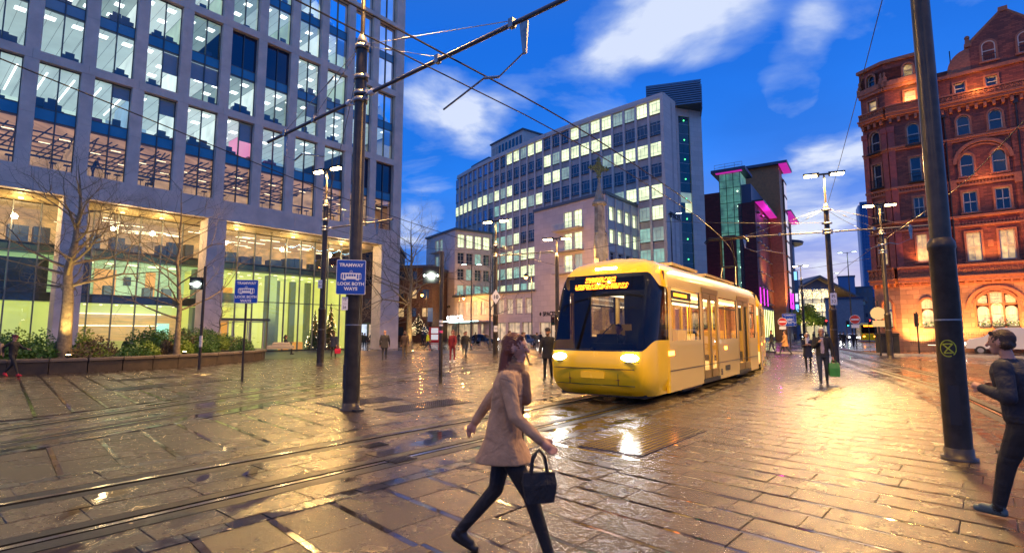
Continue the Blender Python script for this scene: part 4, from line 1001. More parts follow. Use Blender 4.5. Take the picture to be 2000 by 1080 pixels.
def hwall(x0, x1, z0, z1, holes, y0, y1, name, m, parent):
    xs = sorted({x0, x1} | {h[0] for h in holes} | {h[1] for h in holes}); zs = sorted({z0, z1} | {h[2] for h in holes} | {h[3] for h in holes}); q = MB()
    for k in range(len(zs) - 1):
        zc = (zs[k] + zs[k + 1]) / 2; run = None
        for i in range(len(xs) - 1):
            xc = (xs[i] + xs[i + 1]) / 2; hole = any(h[0] < xc < h[1] and h[2] < zc < h[3] for h in holes)
            if not hole: run = (run[0], xs[i + 1]) if run else (xs[i], xs[i + 1])
            if (hole or i == len(xs) - 2) and run: q.box(run[0], run[1], y0, y1, zs[k], zs[k + 1]); run = None
    return q.build(name, m, parent)
def spandrel_arch(q, x, w, z_spring, z_top, y0, y1):
    """fills the corners between a square hole and the round arch head"""
    r = w / 2; n = 8
    for sgn in (-1, 1):
        pts = [(x + sgn * r * math.cos(math.pi / 2 * k / n), z_spring + r * math.sin(math.pi / 2 * k / n)) for k in range(n + 1)]
        for k in range(n):
            a, b = pts[k], pts[k + 1]; c0 = (x + sgn * r, a[1]); c1 = (x + sgn * r, b[1])
            if k == n - 1: c1 = (x + sgn * r, z_spring + r)
            q.add([(a[0], y0, a[1]), (b[0], y0, b[1]), (c1[0], y0, c1[1]), (c0[0], y0, c0[1]), (a[0], y1, a[1]), (b[0], y1, b[1])], [(0, 1, 2, 3), (0, 4, 5, 1)])
def hotel_face(parent, x0, x1, bays, narrow=False):
    holes_g = []; holes = []
    for c in bays:
        if narrow:
            specs = [(c, 2.1, .85, 2.5, 1), (c, 7.9, .75, 2.5, 0), (c, 11.9, .75, 1.9, 0), (c, 15.2, .8, 2.3, 0), (c, 18.6, .9, 2.1, 1), (c, 22.7, .8, 1.1, 0), (c, 25.2, .75, 1.2, 1)]
        else:
            specs = [(c, 2.1, 2.6, 3.1, 1)] + [(c + s * 1.05, z, w_, h_, ar) for s in (-1, 1) for z, w_, h_, ar in ((7.75, .98, 2.5, 0), (12.0, .95, 1.85, 0), (15.2, .92, 2.05, 1), (18.95, .88, 1.75, 1), (22.75, .75, .95, 0))]
        for k, (x, z, w_, h_, ar) in enumerate(specs):
            holes.append((x - w_ / 2, x + w_ / 2, z, z + h_, ar))
    g_ = [h[:4] for h in holes if h[2] < 6]; u_ = [h[:4] for h in holes if h[2] >= 6]
    hwall(x0, x1, 0, 6.35, g_, 0, .5, 'ground_storey_wall', M_gran, parent)
    hwall(x0, x1, 6.35, 24.6, u_, 0, .5, 'wall', M_terra, parent)
    q = MB(); q2 = MB()
    for h in holes:
        x = (h[0] + h[1]) / 2; w_ = h[1] - h[0]
        if h[4]: spandrel_arch(q, x, w_, h[3] - w_ / 2, h[3], .0, .3)
        q2 = MB(); surround(q2, x, h[2], w_, h[3] - h[2], h[4]); q2.build('window_surround', M_terr2, parent)
    q.build('arch_spandrel', M_terra, parent)
    for h in holes:
        x = (h[0] + h[1]) / 2; w_ = h[1] - h[0]; hh = h[3] - h[2]
        if h[2] < 6:
            if w_ > 2:
                for s_ in (-.88, 0, .88): sash(parent, x + s_, h[2] + .02, .78, 1.75 + (.25 if s_ == 0 else 0), M_hlit2, True, bars=0)
                MB().box(x - 1.3, x + 1.3, .12, .3, 3.98 - .03, 4.12).build('transom', M_terr2, parent)
                for s_, ww, h2 in ((-.88, .6, .62), (0, .85, .95), (.88, .6, .62)): sash(parent, x + s_, 4.14, ww, h2, M_hlit2, False, bars=4, fr=.04)
                for s_ in (-.44, .44): MB().box(x + s_ - .06, x + s_ + .06, .05, .3, 2.1, 5.0).build('mullion', M_terr2, parent)
            else: sash(parent, x, h[2], w_, hh * .62, M_hlit2, True, bars=0); sash(parent, x, h[2] + hh * .66, w_, hh * .33, M_hlit2, True, bars=4, fr=.04)
        elif 7 < h[2] < 9: sash(parent, x, h[2], w_, hh, M_hlit, bars=2, fr=.09)
        else: sash(parent, x, h[2], w_, hh, M_hlit if (narrow and 22 < h[2] < 24) else M_hdark, bool(h[4]), bars=2 if h[2] < 14 else 0, fr=.075)
    # window boxes with flowers on the ground-floor sills
    for c in bays:
        for s_ in ((-.88, 0, .88) if not narrow else (0,)):
            fb = MB().box(c + s_ - .36, c + s_ + .36, -.28, -.05, 2.0, 2.2).build('window_box', M_dark, parent)
            r_ = random.Random(int(c * 100 + s_ * 10)); m = MB()
            for k in range(70):
                p = Vector((c + s_ + r_.uniform(-.38, .38), -.17 + r_.uniform(-.16, .14), 2.2 + r_.uniform(0, .42))); a_ = Vector((r_.uniform(-1, 1), r_.uniform(-1, 1), r_.uniform(-1, 1))) * .07; b_ = Vector((r_.uniform(-1, 1), r_.uniform(-1, 1), r_.uniform(-1, 1))) * .07
                m.add([p - a_, p + b_, p + a_, p - b_], [(0, 1, 2, 3)], 1 if r_.random() < .25 else 0)
            m.build('window_box_flowers', [mat('box leaves', (.05, .11, .02), .7), M_white], fb)
    q = MB()
    # string courses, balcony band, cornice, parapet
    def course(z0, z1, d, m_='t'): MB().box(x0 - .02, x1 + .02, -d, .02, z0, z1).build('string_course', M_terr2, parent)
    for z0, z1, d in ((5.75, 5.95, .12), (6.05, 6.4, .55), (6.4, 6.52, .72), (7.35, 7.5, .75), (10.75, 10.9, .2), (11.55, 11.75, .28), (14.35, 14.5, .15), (14.75, 14.95, .25), (18.35, 18.5, .2), (18.55, 18.72, .32), (21.45, 21.6, .25), (21.6, 21.85, .55), (21.85, 22.0, .7), (22.55, 22.68, .5), (24.3, 24.6, .25)): course(z0, z1, d)
    for nm, z0, z1, d in (('balustrade', 6.52, 7.35, .62), ('parapet_balustrade', 22.0, 22.55, .45)):
        m = MB(); n = max(2, int((x1 - x0) / .34)); dx = (x1 - x0) / n
        for k in range(n):
            xc = x0 + dx * (k + .5); m.box(xc - dx * .5, xc - dx * .36, -d, -d + .14, z0, z1); m.box(xc - dx * .5, xc + dx * .5, -d + .08, -d + .14, z0, z1)
            for s_ in range(6):
                t0 = s_ * math.pi / 3; r_ = dx * .3; m.tube((xc + r_ * math.cos(t0), -d + .02, (z0 + z1) / 2 + r_ * math.sin(t0)), (xc + r_ * math.cos(t0 + 1.05), -d + .02, (z0 + z1) / 2 + r_ * math.sin(t0 + 1.05)), .035, n=4)
        stuff(m.build(nm, M_terr2, parent))
    m = MB(); n = int((x1 - x0) / .55)
    for k in range(n):
        xc = x0 + (k + .5) * (x1 - x0) / n; m.box(xc - .1, xc + .1, -.42, .0, 21.05, 21.45); m.box(xc - .08, xc + .08, -.4, .0, 5.8, 6.05)
    stuff(m.build('brackets', M_terr2, parent))
    m = MB()
    for z in (10.95, 14.52):
        for k in range(int((x1 - x0) / .22)):
            xc = x0 + .11 + k * .22; m.box(xc - .05, xc + .05, -.12, 0, z, z + .22)
    stuff(m.build('dentil_frieze', M_terr2, parent))
hotel_face(HT, .0, 14.8, [2.65, 7.45, 12.25])
# big relieving arches, pilasters, downpipes
for c in (2.65, 7.45, 12.25):
    n = 16
    for (cz, r0, r1, d) in ((16.35, 1.72, 1.98, .22), (16.35, 1.5, 1.62, .12), (3.6, 1.75, 2.0, .16), (3.6, 1.42, 1.52, .08)):
        m = MB()
        for k in range(n):
            a0, a1 = math.pi * k / n, math.pi * (k + 1) / n
            m.add([(c + rr * math.cos(tt), yy, cz + rr * math.sin(tt)) for tt in (a0, a1) for rr in (r0, r1) for yy in (-d, .01)], [(0, 2, 6, 4), (0, 4, 5, 1), (2, 3, 7, 6)])
        m.build('relieving_arch', M_terr2, HT)
    for x in (c - 2.15, c + 2.15):
        MB().box(x - .22, x + .22, -.16, .01, 7.5, 21.4).build('pilaster', M_terra, HT); MB().box(x - .3, x + .3, -.24, .0, 14.1, 14.75).build('capital', M_terr2, HT)
    MB().box(c - .18, c + .18, -.1, .01, 8.9, 9.5).build('panel', M_terr2, HT)
for x in (.33, 5.02, 9.85):
    m = MB().tube((x, -.22, 7.5), (x, -.22, 21), .07, n=8).tube((x, -.22, 1.9), (x, -.22, 5.7), .06, n=8)
    for z in (9, 11.2, 13.4, 15.6, 17.8, 20): m.tube((x, -.22, z), (x, -.22, z + .12), .10, n=8)
    m.box(x - .16, x + .16, -.36, -.1, 20.8, 21.15); m.build('downpipe', M_dark, HT)
# gables with arched windows
for c in (4.85, 14.4):
    pts = [(c - 2.4, 24.6), (c + 2.4, 24.6), (c + 2.4, 27.0), (c + 2.1, 27.2), (c + .2, 29.3), (c - .2, 29.3), (c - 2.1, 27.2), (c - 2.4, 27.0)]
    MB().wallprism(pts, 0, .5).build('gable', M_terra, HT)
    m = MB()
    for a_, b_ in (((c - 2.45, 27.05), (c, 29.45)), ((c + 2.45, 27.05), (c, 29.45))): m.tube((a_[0], .1, a_[1]), (b_[0], .1, b_[1]), .14, n=6)
    m.box(c - .3, c + .3, -.1, .5, 29.2, 29.6).box(c - 2.7, c - 2.2, -.1, .5, 26.8, 27.1).box(c - 2.62, c - 2.3, -.05, .4, 27.1, 27.5).ball((c - 2.46, .15, 27.7), .2)
    m.build('gable_coping', M_terr2, HT)
    for s_ in (-1.15, 1.15):
        sash(HT, c + s_, 25.1, .9, 1.8, mat('sky tinted pane', (.05, .18, .3), .05, spec=1.), True, y=-.02, bars=0); m = MB(); surround(m, c + s_, 25.1, .9, 1.8, True, .1); m.build('window_surround', M_terr2, HT)  # blue of the reflected sky put into the pane colour
        m = MB()
        for k in range(7): m.box(c + s_ - .42 + k * .14, c + s_ - .40 + k * .14, -.2, -.18, 25.1, 25.6)
        m.box(c + s_ - .45, c + s_ + .45, -.21, -.17, 25.6, 25.64); m.build('window_guard', M_black, HT)
    # curved shoulder at the gable foot
    pts = [(c - 4.0, 24.6)] + [(c - 2.4, 24.6)] + [(c - 2.4 - 1.6 * math.sin(k * math.pi / 16), 26.7 - 1.9 * (1 - math.cos(k * math.pi / 16))) for k in range(9)]
    MB().wallprism(pts, .02, .48).build('gable_shoulder', M_terr2, HT)
MB().box(-.2, 14.8, .5, 3.5, 24.5, 25.3).box(2.4, 2.9, .4, 1.4, 24.6, 27.5).build('attic_wall', M_terra, HT)
MB().box(.0, 14.8, .5, 12, 0, 24.5).build('hotel_body', M_terra, HT)
for x in (-.6, 1.1): MB().box(x, x + .08, .3, .38, 24.6, 27.0).build('roof_railing_post', M_black, HT)
# corner tower: two visible faces and one turning away
TW1 = bpy.data.objects.new('corner_bay', None); COL.objects.link(TW1); TW1.parent = HT; TW1.location = (-3.8, -.8, 0)
hotel_face(TW1, 0, 3.75, [1.9], True)
MB().box(3.45, 3.75, 0, .9, 0, 27).box(0, 3.7, .5, 4, 0, 26.5).build('bay_side', M_terra, TW1)
TW2 = bpy.data.objects.new('corner_bay', None); COL.objects.link(TW2); TW2.parent = HT
ang = math.atan2(.94, -.35); L2_ = 2.3
# this face runs from its far-left end to the corner of the first face
ca = math.cos(-aH); sa = math.sin(-aH); dv = (-.35 * L2_, .94 * L2_); dl = (dv[0] * ca - dv[1] * sa, dv[0] * sa + dv[1] * ca)
TW2.location = (-3.8 + dl[0], -.8 + dl[1], 0); TW2.rotation_euler = (0, 0, math.atan2(-dl[1], -dl[0]))
hotel_face(TW2, 0, L2_, [L2_ / 2], True)
for t_, L_ in ((TW1, 3.75), (TW2, L2_)):
    q = MB()
    for x in (.0, L_ - .5): 
        q.box(x, x + .5, -.14, .0, 7.5, 10.7); q.box(x, x + .5, -.16, 0, 11.8, 20.2); q.box(x - .04, x + .54, -.24, 0, 20.2, 20.7)
    q.build('pilaster', mat('smooth red pilaster', (.34, .075, .045), .5, var=.3), t_)
    hwall(0, L_, 24.6, 26.9, [(L_ / 2 - .38, L_ / 2 + .38, 25.2, 26.4)], 0, .5, 'attic_wall', M_terra, t_)
    sash(t_, L_ / 2, 25.2, .76, 1.2, M_hlit if t_ is TW1 else M_hdark, True, bars=0)
    MB().box(-.1, L_ + .1, -.25, .1, 26.9, 27.2).build('attic_cornice', M_terr2, t_)
    MB().box(0, L_, -.35, -.25, 24.6, 25.1).build('balcony_rail', M_terr2, t_)
    for x in (0.1, L_ - .1): MB().box(x - .18, x + .18, -.35, .1, 24.6, 25.3).lathe([(25.3, .16), (25.5, .2), (25.7, .08), (25.9, .13), (26.1, .02)], 8, (x, -.15)).build('finial', M_terr2, t_)
    for z in (15.2, 18.6, 11.9):
        m = MB()
        for k in range(9): m.tube((L_ / 2 - .5 + k * .125, -.42, z), (L_ / 2 - .5 + k * .125, -.42, z + .7), .015, n=4)
        m.box(L_ / 2 - .55, L_ / 2 + .55, -.45, -.4, z + .68, z + .73).box(L_ / 2 - .6, L_ / 2 + .6, -.48, 0, z - .12, z); m.build('window_guard', M_black, t_)
ww = Matrix.Rotation(aH, 3, 'Z')
def Hw(x, y, z): v = ww @ Vector((x, y, 0)); return (38.6 + v.x, 46 + v.y, z)
# low wall with railings in front of the hotel
M_rail = mat('iron railing', (.015, .013, .012), .5)
FW = thing('area_railing', 'black spiked iron railing on a low stone wall in front of the red hotel', 'railing', Hw(-3.2, -3.6, .1), aH)
for k in range(12): MB().bevbox(k * 1.5 + .005, k * 1.5 + 1.495, -.15, .15, 0, .55, .03).build('plinth_stone', M_gran, FW)
for k in range(12):
    m = MB()
    for j in range(10): x = k * 1.5 + .1 + j * .15; m.tube((x, 0, .55), (x, 0, 1.45), .012, n=4).tube((x, 0, 1.45), (x, 0, 1.56), .02, .001, 4)
    m.box(k * 1.5, k * 1.5 + 1.5, -.02, .02, .7, .74).box(k * 1.5, k * 1.5 + 1.5, -.02, .02, 1.36, 1.4); m.build('railing_panel', M_rail, FW)
for k in range(4): MB().box(1.2 + k * 4.2, 4.0 + k * 4.2, -.19, -.15, .5, .54).build('light_strip', mat('strip light lit', (1, .8, .5), .4, emit=(1., .72, .45), es=3), FW)
# floodlights of the hotel (amber uplights on cornices, balcony and pavement)
for x in (-2.6, 0.6, 5.0, 9.8): lamp('SPOT', HT, (x, -2.6, .5), 3800, (1., .50, .15), .2, rot=(R(90 + 62), 0, 0), spot=110)
for x in (-2.0, 2.65, 7.45): lamp('SPOT', HT, (x, -1.7, 7.9), 520 if x > 0 else 260, (1., .42, .10), .2, rot=(R(90 + 60), 0, 0), spot=120)
for x in (-2.0, 2.65, 7.45): lamp('POINT', HT, (x, -1.25, 22.9 if x > 0 else 22.75), 130, (1., .45, .10), .12)
for x in (2.65, 7.45): lamp('POINT', HT, (x, -1.1, 15.2), 60, (1., .40, .10), .12)
lamp('POINT', HT, (-1.9, -1.8, 24.4), 60, (1., .5, .12), .12)

# ================================================================ DARK BRICK HOTEL WITH GLASS STAIR (centre right)
M_dbr = blockmat('dark maroon brick', (.10, .018, .016), .65, .9, .35, var=.22, mortar=.6, ms=.03)
M_clad = mat('blue grey attic cladding', (.06, .08, .13), .45, .2)
M_cur = mat('curtain wall glass', (.02, .06, .08), .06, spec=1.)
M_curl = litmat('stair interior lit', (.25, .60, .42), .32, .6, .9)
M_mag = mat('magenta lit soffit', (.4, .1, .3), .5, emit=(.9, .02, .62), es=.55)  # soffit glows itself, magenta light put into the surface
M_magl = mat('magenta light tube lit', (1, .2, .9), .4, emit=(1., .05, .85), es=2)
aD = math.atan2(math.cos(R(-56)), math.sin(R(-56)))      # direction to the left
DB = thing('dark_brick_hotel', 'dark maroon brick hotel with a green lit glass stair tower and magenta lit eaves', 'hotel', (46.84, 100, 0), aD + math.pi)
# local +x to the right along the left face (corner at x=0), inside is +y
def lbx(a, b, y0, y1, z0, z1, n, m): return MB().box(a, b, y0, y1, z0, z1).build(n, m, DB)
lbx(-16, -6.3, 0, 12, 0, 29.6, 'brick_wall', M_dbr); lbx(-5.9, -3.6, -.6, 6, 0, 20.6, 'brick_wall', M_dbr)
lbx(-1.8, 0, -.0, 40, 0, 26.8, 'brick_wall', M_dbr); lbx(-3.0, -1.8, 0, 10, 0, 26.8, 'brick_wall', M_dbr)
lbx(-3.5, -.6, .5, 40, 26.8, 30.6, 'attic_wall', M_clad)
lbx(-6.3, -2.4, .3, 6, 0, 33.2, 'stair_core', M_curl)
for k in range(11):
    for j, (x0, x1) in enumerate(((-6.3, -5.0), (-5.0, -3.7), (-3.7, -2.4))):
        if k < 7 and j < 1: continue
        MB().box(x0 + .03, x1 - .03, -.02, .02, k * 3.02 + .04, k * 3.02 + 2.98).build('stair_pane', glassmat('stair tower glass', refl=.08, tcol=(.8, .95, .95)), DB)
m = MB()
for k in range(12): m.box(-6.3, -2.4, -.05, .05, k * 3.02 - .04, k * 3.02 + .04); m.box(-6.3, -2.4, -.03, .03, k * 3.02 + 1.5, k * 3.02 + 1.53)
for x in (-6.3, -5.0, -3.7, -2.4): m.box(x - .05, x + .05, -.06, .06, 0, 33.2)
m.build('stair_frame', M_dark, DB)
for k in range(10): MB().ball((-3.0, .15, 2.2 + k * 3.02), .14, 6).build('stair_lamp', mat('stair lamp lit', (1, 1, .8), .4, emit=(.95, 1., .7), es=5), DB)
lbx(-7.6, -1.2, -1.2, 6.5, 33.3, 33.9, 'flat_roof', M_clad); lbx(-6.8, -1.9, -.9, -.1, 33.2, 33.29, 'roof_soffit', M_mag)
m = MB()
for x in (-7, -5, -3.2, -1.8): m.tube((x, -.6, 33.9), (x, -.6, 35.0), .04, n=4)
for z in (34.4, 35.0): m.tube((-7, -.6, z), (-1.8, -.6, z), .04, n=4)
m.build('roof_railing', M_steel, DB)
# right face: along the street
aR = math.atan2(math.cos(R(34)), math.sin(R(34)))
RF = bpy.data.objects.new('street_wing', None); COL.objects.link(RF); RF.parent = DB; RF.rotation_euler = (0, 0, R(90)); RF.location = (0, 0, 0)
M_tan = mat('buff brick facing', (.30, .13, .06), .6, var=.2, vscale=3)
# local of RF: x away down the street, inside is +y... outside is -y
op = []
for i in range(4):
    for r in range(7): op.append((1.6 + i * 4.2, 3.2 + i * 4.2, 7.6 + r * 2.95, 9.4 + r * 2.95))
holes = op
xs = hwall(.02, 18, 6.6, 26.6, holes, -.02, .5, 'brick_wall', M_dbr, RF)
for (x0, x1, z0, z1) in op: 
    fr = MB().box(x0, x1, .2, .25, z0, z1).build('window_pane', M_off, RF)
    MB().box(x0 - .1, x1 + .1, -.5, 0, z0 - .2, z0 - .08).build('balcony_floor', M_steel, RF)
hwall(.02, 18, 0, 6.6, [(.8 + i * 2.2, 2.4 + i * 2.2, .8, 6.0) for i in range(8)], -.02, .5, 'base_wall', mat('cream stone base', (.32, .30, .24), .5), RF)
for i in range(8):
    MB().box(.8 + i * 2.2, 2.4 + i * 2.2, .2, .25, .8, 6.0).build('shop_pane', M_off, RF)
    MB().box(.6 + i * 2.2, .72 + i * 2.2, -.12, -.04, .8, 6.2).build('light_tube', mat('yellow tube lit', (.9, 1, .4), .4, emit=(.95, 1., .35), es=2.6), RF)
for x in (1.2, 5.4, 9.6): MB().box(x - .1, x + .1, -.16, -.06, 7.0, 10.3).build('light_tube', M_magl, RF)
MB().box(0, 19, -1.6, .3, 26.8, 27.1).build('eaves', M_dark, RF); MB().box(0.1, 18.9, -1.55, -.1, 26.70, 26.79).build('roof_soffit', M_mag, RF)
# tower at the middle of the street wing, glazed bay with tan brick
MB().box(18, 23, -2.4, 6, 0, 38.5).build('tower_wall', mat('orange lit buff brick', (.42, .16, .05), .6, var=.2, vscale=2), RF)  # orange lamp light put into the brick colour
MB().box(17, 26, -4.2, 7, 38.5, 39.1).build('tower_roof', M_clad, RF); MB().box(17.1, 25.9, -4.1, -2.5, 38.40, 38.49).build('roof_soffit', M_mag, RF)
for k in range(9):
    MB().box(23.2, 27.5, -2.7, -2.5, 5 + k * 3.5, 8.0 + k * 3.5).build('bay_pane', M_cur, RF)
    MB().box(23.0, 27.8, -2.75, -2.45, 8.05 + k * 3.5, 8.45 + k * 3.5).build('bay_spandrel', M_tan, RF)
MB().box(23, 28, -2.4, 6, 0, 37).build('bay_core', M_dbr, RF)
for x in (23.1, 27.9): MB().box(x - .1, x + .1, -2.9, -2.75, 7, 10.6).build('light_tube', M_magl, RF)
MB().box(28, 45, -1.5, 6, 0, 30).build('brick_wall', M_dbr, RF); MB().box(28, 46, -3.4, 0, 30, 30.3).build('eaves', M_dark, RF); MB().box(28.1, 45.9, -3.3, -1.6, 29.9, 29.99).build('roof_soffit', M_mag, RF)
lamp('SPOT', RF, (7, -3.5, 13), 2600, (1., .5, .12), .3, rot=(R(90 + 25), 0, R(0)), spot=110)
lamp('SPOT', RF, (17.5, -7, 8), 6000, (1., .5, .12), .3, rot=(R(90 + 35), 0, R(0)), spot=100)
lamp('POINT', RF, (3, -2.5, 9), 250, (1., .1, .8), .3); lamp('POINT', RF, (8, -1.2, 25.5), 200, (1., .05, .7), .3); lamp('POINT', DB, (-8, -3.0, 6), 500, (1., .05, .5), .3)
# blue-lit glass building beyond
M_bl = mat('grey panel', (.14, .17, .24), .4)
BL = thing('glass_office', 'grey and blue lit rounded office building beyond the dark brick hotel', 'office building', (72.3, 142, 0), R(-18))
MB().lathe([(0, 5), (26, 5)], 20, (0, 6)).build('drum', M_bl, BL); MB().lathe([(26, 7.2), (26.6, 7.4)], 24, (0, 6)).build('roof_disc', M_clad, BL)
MB().box(-3, 4.3, -1, 12, 0, 18).build('body', M_bl, BL)
M_bwin = mat('blue lit window', (.1, .3, .6), .3, emit=(.25, .6, 1.), es=1.6); M_wwin = mat('pale lit window', (.6, .5, .6), .3, emit=(.9, .75, .85), es=1.)
for r in range(5):
    for k in range(6): MB().box(-2.8 + k * 1.18, -1.9 + k * 1.18, -1.12, -1.02, 4 + r * 2.9, 6.2 + r * 2.9).build('window_pane', (M_bwin, M_wwin, M_off)[(r * 2 + k * (r + 1)) % 3], BL)

# ================================================================ CONCERT HALL DOWN THE STREET
HL = thing('concert_hall', 'glass fronted concert hall with a pitched roof, hung with curtains of warm lights', 'concert hall', (111, 190, 0), math.atan2(-.10, 1))
M_hallroof = mat('hall roof', (.20, .14, .12), .6); M_hallw = litmat('hall interior lit', (1., .72, .30), .85, .7, .18)
MB().box(-8.6, 5, .6, 30, 0, 17.0).build('hall_interior', M_hallw, HL)
m = MB()
for x in (-8.6, -5.6, -2.6, .4, 3.4, 5.0): m.box(x - .1, x + .1, -.1, .3, 0, 18)
for z in (4.5, 9, 13.5): m.box(-8.6, 5, -.1, .25, z - .12, z + .12)
m.build('glazing_frame', M_steel, HL)
for k in range(5):
    for j in range(4): MB().box(-8.5 + k * 2.7, -5.95 + k * 2.7, .1, .16, .1 + j * 4.4, 4.4 + j * 4.4).build('hall_pane', glassmat('hall glass', refl=.05), HL)
MB().wallprism([(-10.2, 17.2), (-.5, 22.2), (15, 12.9), (15, 12.2), (-.5, 21.4), (-10.2, 16.3)], -2, 30).build('roof', M_hallroof, HL)
MB().wallprism([(-8.6, 16.4), (5, 17.6), (-.5, 20.9)], .2, 1).build('gable', M_hallroof, HL)
MB().box(5, 12.5, 2, 30, 0, 13.4).build('side_body', mat('hall side wall', (.34, .33, .30), .6), HL)
g_ = random.Random(8); m = MB()
for z0, z1 in ((13.8, 17.2), (9.3, 12.2), (4.2, 6.9)):
    for k in range(330):
        x = g_.uniform(-8.5, 4.9); z = z0 + (z1 - z0) * g_.random(); s_ = .07; m.add([(x - s_, -.35, z), (x, -.42, z - s_), (x + s_, -.35, z), (x, -.42, z + s_)], [(0, 1, 2, 3)])
m.build('light_curtain', mat('warm string light lit', (1, .8, .4), .4, emit=(1., .72, .30), es=9), HL)
# other distant buildings
def block(name, label, c, rz, w_, d_, h_, m, win=None, rows=5, cols=5, extra=None):
    t = thing(name, label, 'building', (*c, 0), rz); MB().box(-w_ / 2, w_ / 2, 0, d_, 0, h_).build('wall', m, t); MB().box(-w_ / 2 - .3, w_ / 2 + .3, -.3, d_ + .3, h_, h_ + .5).build('roof', M_clad, t)
    if win:
        for r in range(rows):
            for k in range(cols):
                MB().box(-w_ / 2 + (k + .25) * w_ / cols, -w_ / 2 + (k + .75) * w_ / cols, -.08, .0, h_ * (r + .35) / rows, h_ * (r + .8) / rows).build('window', win[(r * 3 + k * 5 + r * k) % len(win)], t)
    return t
M_gb = mat('grey brick', (.36, .33, .32), .6, var=.2)
block('grey_block', 'plain grey windowless block between the big lamp pole and the entry signs', (94.3, 150), R(-30), 9, 20, 11.2, M_gb)
t = block('portico_building', 'low building with a pale portico roof beside the grey block', (106, 166), R(-30), 6, 12, 10, M_gb); 
for x in (-2.5, 2.4): MB().box(x - .35, x + .35, -2.5, -1.8, 0, 10.2).build('column', M_port, t)
MB().box(-4.5, 4, -3, 0, 10.2, 11.2).build('portico_roof', mat('pale roof edge', (.4, .42, .3), .5), t)
block('dark_office', 'tall dark office block with a blue plant room, far down the street', (172, 262), R(-32), 12, 20, 24, mat('dark office', (.15, .13, .13), .4), [M_off, mat('dim far window', (.1, .12, .16), .3)], 6, 6)
block('plant_block', 'small blue topped block in front of the pale glow', (164, 258), R(-32), 7, 9, 29, mat('blue plant', (.10, .18, .33), .4))
block('dark_office', 'lower dark slab right of the tall dark office block', (184, 268), R(-32), 8, 20, 19, mat('dark office', (.15, .13, .13), .4), [M_off], 5, 5)
block('flat_block', 'long low dark row of far buildings left of the blue tower', (215, 300), R(-32), 28, 20, 9, mat('dark office', (.15, .13, .13), .4), [M_off, M_wwin, M_off, M_off], 2, 9)
TWR = thing('glass_tower', 'very tall blue glass tower seen behind the red hotel', 'skyscraper', (331, 470, 0), R(-28))
M_tg = mat('blue tower glass', (.012, .07, .20), .12, .3, spec=.9, var=.25, vscale=.08)
MB().box(-13, 13, 0, 24, 0, 121).build('glass_wall', M_tg, TWR)
m = MB()
for k in range(35): m.box(-13.1, 13.1, -.25, 0, k * 3.45, k * 3.45 + .5)
for k in range(14): m.box(-13.1 + k * 2.0, -12.8 + k * 2.0, -.3, 0, 0, 121)
m.build('fins', mat('tower fin', (.05, .13, .27), .3), TWR)
MB().box(-14.2, -13.1, 0, 20, 0, 118).build('edge_core', mat('pale tower edge', (.3, .38, .5), .4), TWR)
# brown brick blocks behind, between the office block and the stone slab
M_br = blockmat('brown brick', (.06, .030, .02), .65, .6, .2, var=.3)
block('brown_building', 'dark brown brick building behind the bare tree, centre left', (-20.6, 98), R(-10), 12, 14, 13.6, M_br, [M_off, M_off, M_off, M_hlit], 4, 5)
VB_ = block('victorian_block', 'dark turreted Victorian block seen through the colonnade gap', (-27.5, 93), R(6), 14, 14, 17, mat('sooty brick', (.035, .025, .024), .65), [M_off, M_off, M_off, M_off, M_hdark], 4, 7)
MB()
for k in range(6): MB().box(-6.6 + k * 2.25, -4.7 + k * 2.25, -.12, -.02, .5, 3.1).build('shop_window', litmat('cool shop window lit', (.65, .80, 1.), .8, .6, 1.2) if k % 2 else M_shop, VB_)
# ================================================================ PLANTER, TREES
M_wst = mat('weathered planter stone', (.055, .038, .02), .55, var=.5, vscale=2.2, bump=.4, bscale=30)
M_cope = mat('planter coping stone', (.13, .10, .065), .4, var=.35, vscale=3, bump=.2)
PL = thing('planter_wall', 'long curved low stone planter wall with a rounded coping, left side', 'planter wall')
PP2 = Path([(-30, 15.0), (-24.5, 17.3), (-19.6, 20.6), (-17.2, 23.0), (-15.9, 26.0), (-15.4, 29.5), (-15.6, 33.0), (-17.2, 35.8), (-20, 37.4)])
d = 0; q = PP2
while d < PP2.len - 1.2:
    a = PP2.at(d); b = PP2.at(d + 1.2); an = math.atan2(b[1] - a[1], b[0] - a[0]); L_ = math.dist(a, b)
    MB().bevbox(.004, L_ - .004, -.22, .22, -.02, .47, .01).build('wall_stone', M_wst, PL, (a[0], a[1], 0), an)
    MB().bevbox(.003, L_ - .003, -.30, .26, .475, .60, .04).build('coping_stone', M_cope, PL, (a[0], a[1], 0), an); d += 1.2
soil = MB(); pts = [PP2.at(PP2.len * k / 30, -.2) for k in range(31)] + [(-24, 36), (-34, 26), (-34, 16)]
sb = soil.prism(pts[::-1], 0, .46).build('soil', mat('dark soil', (.03, .02, .012), .9), PL)
